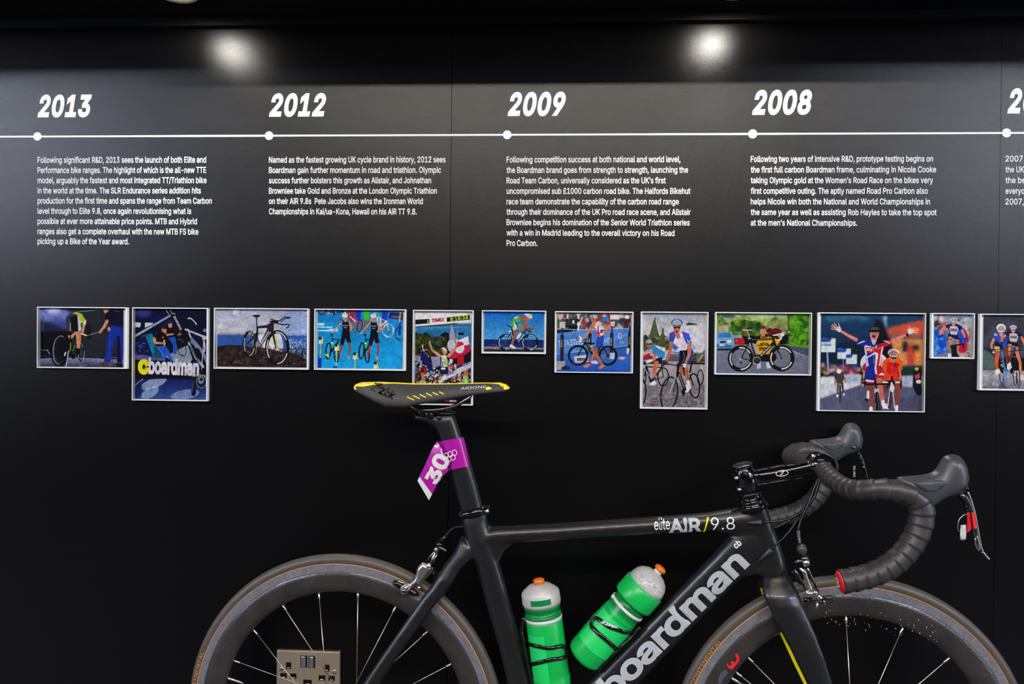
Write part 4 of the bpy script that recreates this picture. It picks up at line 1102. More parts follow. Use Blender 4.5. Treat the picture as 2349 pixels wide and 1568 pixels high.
# ------------------------------------------------------------------ printed pictures in clear blocks
class Art:
    """small painter for the flat prints; coordinates are (ox, oy) + xy / k in the photograph's frame"""
    def __init__(s, ox, oy, k, x0, y0, x1, y1, res=3.0):
        s.q = res / k; s.x0, s.y0, s.x1, s.y1 = x0, y0, x1, y1; s.o = (ox, oy, k)
        s.w = int((x1 - x0) * s.q); s.h = int((y1 - y0) * s.q); s.a = np.zeros((s.h, s.w, 3), np.float32)
        s.rng = np.random.RandomState(int(x0 + y1) % 1000)

    def _m(s, pts):
        p = (np.array(pts, float).reshape(-1, 2) - (s.x0, s.y0)) * s.q
        xa, ya = np.floor(p.min(0)).astype(int); xb, yb = np.ceil(p.max(0)).astype(int) + 1
        xa = max(xa, 0); ya = max(ya, 0); xb = min(xb, s.w); yb = min(yb, s.h)
        if xa >= xb or ya >= yb: return None
        X, Y = np.meshgrid(np.arange(xa, xb) + .5, np.arange(ya, yb) + .5); m = np.zeros(X.shape, bool); q = np.roll(p, -1, 0)
        for (ax, ay), (bx, by) in zip(p, q):
            if ay != by: m ^= ((ay > Y) != (by > Y)) & (X < (bx - ax) * (Y - ay) / (by - ay) + ax)
        return m, slice(ya, yb), slice(xa, xb)

    def P(s, col, *pts, al=1.0):
        r = s._m(pts if len(pts) > 1 else pts[0])
        if r is None: return
        m, ys, xs = r; c = np.array(col, np.float32) / 255; v = s.a[ys, xs]; v[m] = v[m] * (1 - al) + c * al

    def E(s, col, cx, cy, rx, ry, rot=0.0, al=1.0):
        t = np.linspace(0, 2 * math.pi, 26)[:-1]; r = math.radians(rot); x = rx * np.cos(t); y = ry * np.sin(t)
        s.P(col, list(np.stack([cx + x * math.cos(r) - y * math.sin(r), cy + x * math.sin(r) + y * math.cos(r)], 1).ravel()), al=al)

    def L(s, col, w, *pts, al=1.0):
        p = np.array(pts, float).reshape(-1, 2); n = len(p); w = np.linspace(w[0], w[1], n) if hasattr(w, '__len__') else np.full(n, w)
        for i in range(n - 1):
            d = p[i + 1] - p[i]; l = math.hypot(*d)
            if l < 1e-6: continue
            nn = np.array([-d[1], d[0]]) / l
            s.P(col, list(np.concatenate([p[i] + nn * w[i] / 2, p[i + 1] + nn * w[i + 1] / 2, p[i + 1] - nn * w[i + 1] / 2, p[i] - nn * w[i] / 2])), al=al)
            if w[i + 1] * s.q > 2.5: s.E(col, p[i + 1][0], p[i + 1][1], w[i + 1] / 2, w[i + 1] / 2, al=al)
        if w[0] * s.q > 2.5: s.E(col, p[0][0], p[0][1], w[0] / 2, w[0] / 2, al=al)

    def O(s, col, cx, cy, rx, ry, w, rot=0.0, a0=0, a1=360):
        t = np.radians(np.linspace(a0, a1, 40)); r = math.radians(rot)
        f = lambda k: np.stack([cx + (rx + k) * np.cos(t) * math.cos(r) - (ry + k) * np.sin(t) * math.sin(r), cy + (rx + k) * np.cos(t) * math.sin(r) + (ry + k) * np.sin(t) * math.cos(r)], 1)
        s.P(col, list(np.concatenate([f(w / 2), f(-w / 2)[::-1]]).ravel()))

    def G(s, c0, c1, x0, y0, x1, y1):
        ya = int(max(0, (y0 - s.y0) * s.q)); yb = int(min(s.h, (y1 - s.y0) * s.q)); xa = int(max(0, (x0 - s.x0) * s.q)); xb = int(min(s.w, (x1 - s.x0) * s.q))
        if yb <= ya or xb <= xa: return
        t = np.linspace(0, 1, yb - ya)[:, None, None]; s.a[ya:yb, xa:xb] = (np.array(c0) * (1 - t) + np.array(c1) * t) / 255

    def N(s, n, x0, y0, x1, y1, r, cols, al=1.0, sq=1.0):
        for _ in range(n):
            c = cols[s.rng.randint(len(cols))]; k = r * (.5 + s.rng.rand())
            s.E(c, x0 + (x1 - x0) * s.rng.rand(), y0 + (y1 - y0) * s.rng.rand(), k, k * sq, s.rng.rand() * 180, al)

    def B(s, sig):
        n = max(1, int(sig * 2.5)); g = np.exp(-.5 * (np.arange(-n, n + 1) / sig) ** 2); g /= g.sum()
        for ax in (0, 1):
            p = np.pad(s.a, [(n, n) if i == ax else (0, 0) for i in range(3)], mode='edge'); o = np.zeros_like(s.a)
            for i, w in enumerate(g): o += w * (p[i:i + s.h] if ax == 0 else p[:, i:i + s.w])
            s.a = o

    def T(s, t, x, y, size, col, ang=0.0, sx=1.0, bold=.02, wid=None, flip=1):
        v, f = glyphs(t, bold, 1.0, 2); a = math.radians(ang); xs = [p[0] for p in v]; k = size / CAPH
        kx = (wid / (max(xs) - min(xs))) if wid else k * sx
        Q = [(x + (p[0] - min(xs)) * kx * math.cos(a) + p[1] * k * math.sin(a), y + (p[0] - min(xs)) * kx * math.sin(a) - p[1] * k * math.cos(a)) for p in v]
        for t_ in f: s.P(col, list(sum((list(Q[i]) for i in t_), [])))

    def wheel(s, cx, cy, rx, ry, w, rot=0, col=(18, 18, 20), rim=None, rw=0, sp=(150, 150, 150)):
        if sp:
            for i in range(10):
                a = i * math.pi / 10 + .2; x = rx * math.cos(a) * .95; y = ry * math.sin(a) * .95; r = math.radians(rot)
                X = x * math.cos(r) - y * math.sin(r); Y = x * math.sin(r) + y * math.cos(r); s.L(sp, 1.5, cx - X, cy - Y, cx + X, cy + Y, al=.35)
        s.O(col, cx, cy, rx - w / 2, ry - w / 2, w, rot)
        if rim:
            for a in (20, 140, 260): s.O(rim, cx, cy, rx - w * .62, ry - w * .62, rw or w * .35, rot, a, a + 70)

    def image(s, name):
        s.B(.55); m_ = np.ones((s.h, s.w), np.float32)
        for n_, am in ((7, .03), (17, .04), (45, .05)):
            g = s.rng.randn(n_ + 2, n_ + 2); y = np.linspace(0, n_, s.h); x = np.linspace(0, n_, s.w); yi = y.astype(int); xi = x.astype(int); fy = (y - yi)[:, None]; fx = (x - xi)[None]
            fy = fy * fy * (3 - 2 * fy); fx = fx * fx * (3 - 2 * fx)
            m_ += am * ((g[yi][:, xi] * (1 - fx) + g[yi][:, xi + 1] * fx) * (1 - fy) + (g[yi + 1][:, xi] * (1 - fx) + g[yi + 1][:, xi + 1] * fx) * fy)
        s.a = np.clip((s.a - .42) * 1.16 + .42, 0.01, 1) * m_[..., None]; a = np.ones((s.h, s.w, 4), np.float32); nz = s.rng.randn(s.h, s.w, 1) * .02
        a[..., :3] = np.clip(s.a + nz, 0, 1)[::-1]; im = bpy.data.images.new(name, s.w, s.h, alpha=False); im.colorspace_settings.name = 'sRGB'
        im.pixels.foreach_set(a.ravel()); im.pack(); return im


SK = (214, 150, 118); SK2 = (170, 100, 78); BLK = (14, 15, 20)


def art1():
    A = Art(60, 680, 5.339, 175, 148, 1192, 855)
    A.G((30, 36, 66), (44, 52, 60), 175, 148, 1192, 855); A.P((46, 52, 60), 560, 148, 1192, 148, 1192, 740, 560, 740)
    A.E((150, 165, 235), 330, 230, 230, 90, 0, .8); A.E((225, 235, 255), 340, 175, 80, 35, 0, .9); A.E((90, 100, 190), 430, 330, 130, 60, 20, .7); A.E((40, 44, 100), 300, 420, 150, 70, 0, .6); A.B(12)
    A.L((70, 110, 120), 14, 215, 240, 185, 620); A.L((130, 160, 180), 10, 600, 195, 960, 152)
    A.P((38, 28, 26), 740, 340, 800, 340, 800, 520, 740, 520)
    A.P((14, 16, 26), 175, 430, 560, 430, 560, 720, 175, 720); A.B(1.5)
    A.G((150, 155, 190), (70, 64, 88), 175, 735, 1192, 855); A.P((30, 30, 44), 175, 735, 420, 720, 760, 724, 1192, 745, 1192, 760, 760, 745, 420, 740, 175, 760)
    A.N(60, 560, 750, 1000, 850, 30, [(190, 195, 225), (90, 90, 120), (50, 50, 70)], .25, .2); A.B(1.2)
    A.L((120, 130, 160), 8, 175, 652, 270, 660); A.L((200, 210, 230), 7, 255, 650, 290, 705)
    A.wheel(415, 655, 118, 206, 16, 3, (10, 12, 16), sp=None); A.E((24, 28, 36), 420, 655, 98, 188, 3); A.O((190, 200, 215), 418, 655, 88, 172, 7, 3, 90, 290); A.O((120, 130, 150), 418, 655, 74, 150, 4, 3, 60, 200); A.E((12, 14, 20), 450, 650, 50, 120)
    A.E((210, 210, 225), 478, 700, 10, 30, 20); A.wheel(670, 675, 46, 118, 12, -6, (8, 10, 14), (220, 225, 235), 5)
    A.P(SK, 505, 480, 560, 465, 600, 430, 560, 400, 620, 440, 610, 470, 540, 520)
    A.P((225, 150, 110), 610, 430, 675, 420, 672, 520, 660, 630, 622, 630, 615, 520); A.L((190, 115, 85), 8, 655, 440, 648, 600)
    A.P((14, 16, 24), 612, 630, 660, 630, 668, 690, 625, 715, 600, 690)
    A.P((60, 66, 96), 482, 280, 500, 240, 545, 210, 640, 200, 690, 215, 660, 300, 660, 420, 560, 430, 520, 420, 490, 350)
    A.P((18, 20, 30), 540, 250, 630, 230, 640, 420, 560, 425, 545, 330); A.P((205, 210, 230), 625, 225, 660, 235, 675, 410, 640, 425, 634, 330)
    A.P((196, 214, 60), 560, 205, 620, 196, 680, 212, 715, 270, 700, 320, 660, 330, 655, 270, 640, 225, 590, 215); A.P((225, 230, 200), 700, 262, 740, 295, 722, 362, 685, 350, 712, 300)
    A.L(SK, (34, 22), 705, 360, 690, 430, 700, 455); A.L((235, 235, 240), 16, 680, 455, 740, 475); A.L((190, 130, 100), 9, 530, 520, 575, 500)
    A.L((200, 205, 40), 9, 540, 320, 545, 660); A.L(BLK, 14, 545, 430, 540, 560); A.L(BLK, 8, 600, 470, 560, 640); A.L((180, 190, 60), 5, 600, 590, 570, 660)
    A.L((200, 205, 215), 12, 522, 660, 492, 850); A.L((170, 175, 190), 7, 715, 655, 708, 800); A.L((120, 120, 140), 5, 610, 720, 606, 790); A.E(BLK, 580, 730, 26, 30)
    A.L((190, 200, 210), 5, 745, 478, 895, 432)
    A.P((12, 22, 48), 985, 200, 1020, 150, 1192, 150, 1192, 380, 1110, 390, 1020, 370, 1000, 300, 965, 285); A.P((16, 26, 52), 1090, 150, 1192, 150, 1192, 390, 1060, 380)
    A.P((30, 56, 160), 1020, 350, 1180, 365, 1192, 430, 1180, 800, 1118, 800, 1110, 600, 1095, 500, 1060, 640, 1030, 805, 955, 790, 985, 640, 995, 480)
    A.P((14, 24, 74), 1110, 480, 1150, 470, 1165, 800, 1118, 800); A.L((60, 100, 200), 6, 1040, 400, 1010, 760); A.L((40, 52, 120), 12, 1040, 352, 1170, 370)
    A.L(SK, (42, 26), 990, 300, 955, 370, 905, 430); A.E(SK, 908, 432, 20, 16); A.E(SK, 1015, 395, 18, 26)
    A.P(SK, 938, 150, 1020, 150, 1000, 190, 965, 208, 950, 185); A.P((120, 90, 70), 960, 148, 1025, 148, 1015, 165, 975, 160)
    A.P((90, 56, 30), 915, 800, 950, 795, 1000, 810, 1005, 838, 950, 835, 918, 825); A.P((28, 24, 34), 1090, 805, 1180, 805, 1188, 850, 1110, 845)
    A.L((230, 170, 90), 3, 1080, 170, 1135, 185); A.L((20, 20, 24), 5, 1115, 640, 1060, 740, 1055, 800, 1080, 850)
    return A


def art2():
    A = Art(60, 680, 5.339, 1332, 155, 2212, 1250)
    A.G((14, 18, 60), (10, 14, 34), 1332, 155, 2212, 800); A.E((70, 90, 180), 1430, 210, 110, 50, 0, .7); A.E((30, 40, 120), 1640, 300, 120, 60, 0, .6); A.B(10)
    A.P((205, 215, 235), 1332, 318, 1398, 322, 1396, 380, 1332, 380); A.P((205, 215, 235), 1452, 322, 1560, 322, 1530, 350, 1452, 384)
    A.P((16, 90, 110), 1400, 470, 1540, 450, 1680, 760, 1560, 750, 1480, 640); A.P((28, 130, 160), 1440, 500, 1540, 450, 1570, 560, 1560, 740)
    A.P((20, 26, 80), 1332, 520, 1460, 490, 1560, 750, 1332, 720); A.N(30, 1340, 560, 1500, 720, 8, [(60, 90, 180), (120, 150, 220), (20, 30, 70)], .7)
    A.P((150, 160, 180), 1700, 730, 1980, 590, 2040, 760, 2000, 820, 1800, 790)
    for i in range(6): A.L((80, 90, 110), 3, 1720 + i * 50, 800, 1860 + i * 32, 620)
    A.E((70, 44, 36), 1905, 430, 42, 42); A.L((150, 105, 85), (30, 20), 1890, 455, 1860, 470)
    A.E((70, 50, 44), 1760, 330, 30, 28); A.P(SK, 1738, 335, 1790, 330, 1785, 375, 1755, 388, 1738, 365)
    A.P((14, 16, 28), 1720, 385, 1790, 382, 1840, 430, 1835, 500, 1770, 520, 1720, 480); A.L(SK, (28, 18), 1722, 470, 1800, 458)
    A.P((40, 90, 205), 1735, 505, 1820, 490, 1850, 560, 1840, 700, 1800, 700, 1800, 590)
    A.E((60, 42, 36), 1680, 395, 38, 34); A.P(SK, 1660, 395, 1722, 400, 1715, 450, 1690, 465, 1655, 440)
    A.P((12, 14, 24), 1600, 430, 1660, 425, 1715, 465, 1715, 560, 1700, 600, 1600, 610, 1560, 500); A.L((30, 70, 140), 7, 1600, 432, 1562, 500)
    A.L(SK, (40, 22), 1570, 520, 1580, 565, 1700, 575); A.L(SK, (26, 20), 1690, 540, 1695, 620)
    A.P((44, 104, 220), 1590, 610, 1700, 600, 1740, 640, 1800, 780, 1770, 790, 1720, 700, 1700, 770, 1665, 770, 1655, 690); A.L((120, 170, 240), 6, 1620, 630, 1690, 720)
    A.E((205, 160, 60), 1675, 500, 8, 14)
    A.wheel(1900, 620, 60, 110, 12, -18, (12, 12, 18), (180, 190, 200), 4, sp=(90, 100, 130))
    A.wheel(2080, 470, 95, 250, 42, -24, (18, 18, 24), (225, 228, 238), 16, sp=(150, 160, 180)); A.E((170, 180, 190), 2180, 500, 26, 30); A.E((90, 130, 220), 2190, 410, 25, 22)
    A.P((120, 130, 170), 2020, 480, 2130, 600, 2200, 700, 2212, 820, 2120, 640, 2010, 560)
    A.L((150, 160, 200), (26, 40), 1810, 215, 1332, 500); A.L((20, 22, 40), (16, 30), 1810, 230, 1332, 520); A.L((225, 230, 250), 4, 1800, 205, 1336, 470)
    for i in range(6): A.L((220, 225, 240), 4, 1380 + i * 45, 478 - i * 28, 1400 + i * 45, 440 - i * 28)
    A.L((180, 190, 210), 8, 1705, 155, 1745, 220); A.L((180, 190, 210), 8, 1752, 155, 1785, 205)
    A.L((10, 10, 16), (44, 50), 1790, 235, 1900, 400, 2000, 580, 2130, 790); A.T('BOARDMAN', 1800, 250, 26, (225, 228, 240), 62, .9, .03); A.L((190, 196, 220), (20, 26), 1950, 400, 2212, 500)
    A.L((170, 178, 205), (22, 34), 1990, 560, 2080, 740, 2170, 850); A.L((30, 32, 50), 12, 2005, 600, 2120, 790); A.L((190, 196, 216), 10, 2180, 480, 2150, 900)
    A.P((30, 32, 60), 1332, 728, 1420, 722, 1700, 772, 2140, 850, 2170, 940, 2140, 985, 1332, 1005); A.P((96, 96, 150), 1332, 716, 1430, 715, 1720, 765, 1700, 785, 1332, 772); A.P((22, 22, 36), 1332, 780, 1700, 790, 2150, 860, 2120, 975, 1332, 1000)
    A.T('c', 1366, 930, 190, (240, 220, 30), 0, 1.0, .06, wid=150); A.T('boardman', 1495, 932, 170, (222, 220, 240), 1.5, 1.0, .045, wid=625); A.T('cboardman', 2030, 975, 34, (200, 200, 120), 0, 1, .02, wid=170)
    A.P((18, 18, 26), 1480, 800, 1530, 800, 1525, 850, 1480, 850, al=0)
    A.G((30, 44, 100), (60, 84, 150), 1332, 1005, 2212, 1250); A.E((190, 205, 235), 1560, 1060, 170, 60, -20, .7); A.E((190, 210, 235), 1520, 1170, 120, 60, -30, .6); A.E((170, 185, 225), 1950, 1190, 180, 60, -10, .6); A.E((24, 36, 90), 1360, 1120, 60, 120, 0, .7)
    A.P((22, 22, 36), 1332, 985, 2130, 972, 2130, 988, 1332, 1012)
    for i in range(9): A.L((40, 54, 110), 2.5, 1340 + i * 110, 1250, 1500 + i * 90, 1000, al=.6)
    A.L((215, 222, 240), 6, 1332, 1085, 1430, 1008); A.E((30, 34, 60), 2140, 1030, 70, 80, 0); A.E((130, 140, 170), 2145, 1010, 40, 50, 0); A.O((190, 200, 220), 2150, 1030, 60, 78, 6); A.E((40, 44, 60), 2150, 1005, 20, 22)
    A.P((20, 26, 54), 2050, 1020, 2085, 1020, 2085, 1170, 2065, 1210, 2030, 1200, 2025, 1150); A.L((150, 165, 200), 5, 2055, 1030, 2035, 1160)
    return A


def bike_side(A, rw, fw, seat, head, bb, col=BLK, w=12, tyre=14, rim=(225, 225, 228), yel=True, r=None, rf=None, rot=0):
    (rx, ry), (fx, fy) = rw, fw; r = r or (60, 60); rf = rf or r
    A.wheel(rx, ry, r[0], r[1], tyre, rot, col, rim, tyre * .38); A.wheel(fx, fy, rf[0], rf[1], tyre, rot, col, rim, tyre * .38)
    A.L(col, w * .55, rx, ry, seat[0], seat[1]); A.L(col, w * .5, rx, ry, bb[0], bb[1]); A.L(col, w, seat[0], seat[1], bb[0], bb[1]); A.L(col, w * .7, seat[0], seat[1], head[0], head[1]); A.L(col, w * 1.3, head[0], head[1], bb[0], bb[1]); A.L(col, w * .7, head[0], head[1], fx, fy)
    if yel: A.L((200, 205, 40), w * .25, (head[0] + 2 * fx) / 3, (head[1] + 2 * fy) / 3, fx, fy); A.L((200, 205, 40), w * .25, rx, ry, (rx * 2 + seat[0]) / 3, (ry * 2 + seat[1]) / 3)


def art3():
    A = Art(470, 680, 4.894, 137, 150, 1145, 785)
    A.G((176, 180, 200), (205, 206, 220), 137, 150, 1145, 440); A.E((120, 150, 220), 1000, 330, 160, 180, 0, .5); A.B(14)
    A.N(260, 820, 160, 1145, 430, 5, [(215, 222, 245), (190, 205, 240)], .6); A.N(120, 800, 450, 1145, 680, 5, [(225, 232, 250), (160, 190, 235)], .8)
    A.G((60, 100, 175), (50, 92, 160), 137, 437, 1145, 700); A.N(220, 137, 445, 1145, 640, 10, [(90, 130, 195), (40, 76, 150), (70, 110, 180)], .6, .2); A.N(260, 930, 470, 1145, 680, 5, [(225, 232, 250), (170, 195, 235)], .8)
    A.E((232, 234, 244), 790, 540, 90, 150, 0, .9); A.P((232, 234, 244), 590, 430, 760, 400, 830, 600, 640, 580)
    A.P((52, 40, 40), 137, 560, 250, 545, 420, 545, 560, 570, 700, 575, 860, 610, 960, 620, 1060, 650, 1145, 700, 1145, 785, 137, 785)
    A.N(260, 137, 570, 1145, 785, 26, [(96, 72, 72), (34, 24, 26), (70, 52, 52), (120, 94, 92), (24, 18, 20)], .5, .35)
    A.P((58, 44, 44), 940, 630, 1000, 640, 1100, 690, 1000, 700, 900, 690)
    A.wheel(500, 530, 76, 148, 30, 0, (30, 24, 28), (215, 212, 218), 10); A.wheel(815, 570, 138, 196, 36, 0, (30, 24, 28), (222, 220, 225), 12)
    A.L((40, 34, 40), 12, 578, 230, 588, 410); A.P((30, 26, 30), 538, 210, 620, 208, 618, 222, 600, 235, 560, 235, 540, 222)
    A.L((48, 42, 50), (22, 44), 590, 345, 700, 335, 755, 310); A.L((40, 36, 42), (18, 30), 590, 345, 588, 420, 560, 560); A.L((54, 48, 56), (46, 30), 735, 350, 620, 555); A.L((225, 225, 232), 12, 715, 392, 632, 530)
    A.L((36, 32, 38), 16, 590, 400, 480, 530); A.L((60, 58, 64), 7, 480, 530, 580, 555); A.P((48, 42, 50), 700, 330, 770, 300, 775, 370, 745, 400, 700, 370)
    A.L((40, 36, 42), (30, 12), 755, 370, 800, 575); A.L((206, 186, 20), 11, 780, 430, 822, 570); A.L((220, 200, 30), 6, 545, 480, 540, 550); A.E((220, 200, 30), 617, 545, 7, 12)
    A.E((120, 120, 126), 590, 540, 22, 40); A.E((40, 38, 42), 585, 600, 30, 40); A.L((200, 200, 210), 5, 590, 510, 570, 640)
    A.P((34, 30, 34), 720, 275, 800, 262, 830, 270, 820, 300, 750, 300); A.L((34, 30, 34), 12, 770, 262, 740, 255); A.L((34, 30, 34), 12, 830, 275, 900, 228, 960, 236); A.L((34, 30, 34), 10, 850, 285, 905, 245, 950, 240); A.L((34, 30, 34), 12, 790, 295, 870, 315, 945, 312, 942, 335, 912, 352)
    A.G((224, 232, 244), (190, 210, 238), 318, 150, 385, 215)
    return A


def runner(A, x, y, k, helm=(240, 240, 244), suit=(12, 16, 40)):
    X = lambda a: x + a * k; Y = lambda b: y + b * k
    A.L(SK, (22 * k, 13 * k), X(-38), Y(80), X(-85), Y(140), X(-150), Y(205)); A.L(SK, (22 * k, 13 * k), X(40), Y(80), X(70), Y(140), X(55), Y(185))
    A.P(suit, X(-34), Y(72), X(-10), Y(84), X(14), Y(84), X(38), Y(74), X(46), Y(160), X(58), Y(270), X(70), Y(310), X(30), Y(318), X(2), Y(262), X(-20), Y(345), X(-60), Y(345), X(-42), Y(240), X(-30), Y(170))
    A.L((165, 80, 66), (26 * k, 16 * k), X(-38), Y(345), X(-62), Y(420), X(-58), Y(465)); A.L((165, 80, 66), (28 * k, 17 * k), X(48), Y(316), X(56), Y(380), X(40), Y(440)); A.E(SK, X(42), Y(475), 13 * k, 24 * k, -25)
    A.E(SK, X(-2), Y(42), 24 * k, 34 * k); A.E(helm, X(-4), Y(8), 34 * k, 24 * k); A.L((200, 40, 50), 5 * k, X(-14), Y(0), X(8), Y(0)); A.L((200, 205, 220), 7 * k, X(-24), Y(122), X(28), Y(122)); A.L((200, 205, 220), 6 * k, X(-14), Y(146), X(16), Y(146)); A.L((60, 30, 30), 4 * k, X(-10), Y(52), X(8), Y(52))


def art4():
    A = Art(470, 680, 4.894, 1262, 155, 2225, 800); BL = (28, 158, 218)
    A.G((20, 140, 205), (34, 166, 226), 1262, 155, 2225, 800)
    A.P((190, 225, 240), 1262, 300, 1345, 303, 1330, 330, 1262, 326); A.P((190, 225, 240), 1262, 338, 1440, 340, 1420, 356, 1262, 352); A.P((190, 225, 240), 1262, 376, 1380, 378, 1410, 362, 1500, 366, 1488, 394, 1262, 392)
    A.P((52, 34, 84), 2080, 180, 2225, 185, 2225, 260, 2060, 240); A.T('London', 2095, 235, 30, (200, 190, 220), 5, .8, .0)
    A.N(70, 1290, 158, 1700, 200, 12, [(210, 215, 225), (190, 40, 60), (20, 24, 40), (30, 80, 190), (240, 240, 240)], .9, .5)
    for x, c in ((1720, (24, 60, 190)), (1815, (70, 190, 50)), (2020, (30, 70, 200)), (1650, (190, 30, 60))):
        A.P(c, x - 32, 158, x + 34, 158, x + 30, 240, x + 24, 285, x - 26, 285, x - 30, 220)
        A.L((150, 90, 74), (24, 14), x - 16, 280, x - 22, 340, x - 18, 410); A.L((150, 90, 74), (24, 14), x + 16, 280, x + 22, 330, x + 10, 370)
    A.wheel(1560, 215, 55, 62, 9, 0, (20, 24, 34), (200, 205, 215), 4); A.wheel(1310, 170, 45, 40, 8, 0, (20, 24, 34), None)
    bike_side(A, (1920, 290), (2060, 378), (1935, 230), (2040, 275), (1960, 340), (225, 228, 235), 12, 14, (40, 44, 60), False, (60, 110), (66, 76))
    A.wheel(2195, 410, 62, 78, 12, 0, (20, 24, 34), (150, 155, 170), 4); A.wheel(1740, 330, 30, 70, 10, 10, (20, 22, 30), None); A.L((200, 30, 60), 12, 1700, 230, 1760, 330); A.L((225, 225, 230), 14, 1630, 230, 1690, 280)
    for x in (1405, 1782):
        A.wheel(x - 20, 610 - (x > 1500) * 6, 34, 95, 15, 5, (12, 20, 26)); A.wheel(x + 72 - (x > 1500) * 30, 640, 32, 100, 15, -3, (12, 20, 26)); A.L((12, 20, 26), 13, x + 28, 480, x + 20, 620); A.L((12, 20, 26), 11, x + 28, 480, x + 110, 485); A.L((12, 20, 26), 16, x + 95, 500, x + 30, 600)
        A.P((14, 18, 22), x, 420, x + 36, 422, x + 30, 438, x + 4, 434); A.L((14, 18, 22), 8, x + 20, 435, x + 26, 490); A.E((30, 190, 90), x + 28, 548, 15, 34, 12); A.E((230, 235, 240), x + 24, 520, 12, 10)
    A.L((14, 24, 60), 5, 1500, 480, 1545, 500)
    runner(A, 1575, 205, 1.0); runner(A, 1895, 208, 1.0)
    A.L(SK, (22, 14), 1940, 300, 1985, 360, 1935, 392)
    for x, y, h in ((1300, 500, 150), (1480, 575, 130), (1690, 668, 100), (1925, 768, 40)):
        A.L((235, 215, 50), 9, x, y, x - 4, y + h + 60); A.P((240, 220, 60), x - 22, y - 45, x + 20, y - 40, x + 30, y + 30, x - 26, y + 32); A.P((225, 228, 238), x - 24, y - 8, x + 6, y - 6, x + 4, y + 32, x - 28, y + 30); A.P((50, 36, 96), x - 22, y - 46, x + 12, y - 42, x + 8, y - 14, x - 25, y - 16)
    A.P((24, 60, 180), 1268, 685, 1310, 690, 1306, 800, 1266, 800); A.P((24, 60, 180), 1440, 780, 1485, 780, 1485, 800, 1440, 800); A.L((24, 60, 180), 26, 2190, 290, 2186, 420); A.L((220, 190, 50), 14, 2195, 170, 2185, 285)
    A.P((220, 220, 60), 1345, 640, 1390, 650, 1400, 690, 1360, 665)
    return A


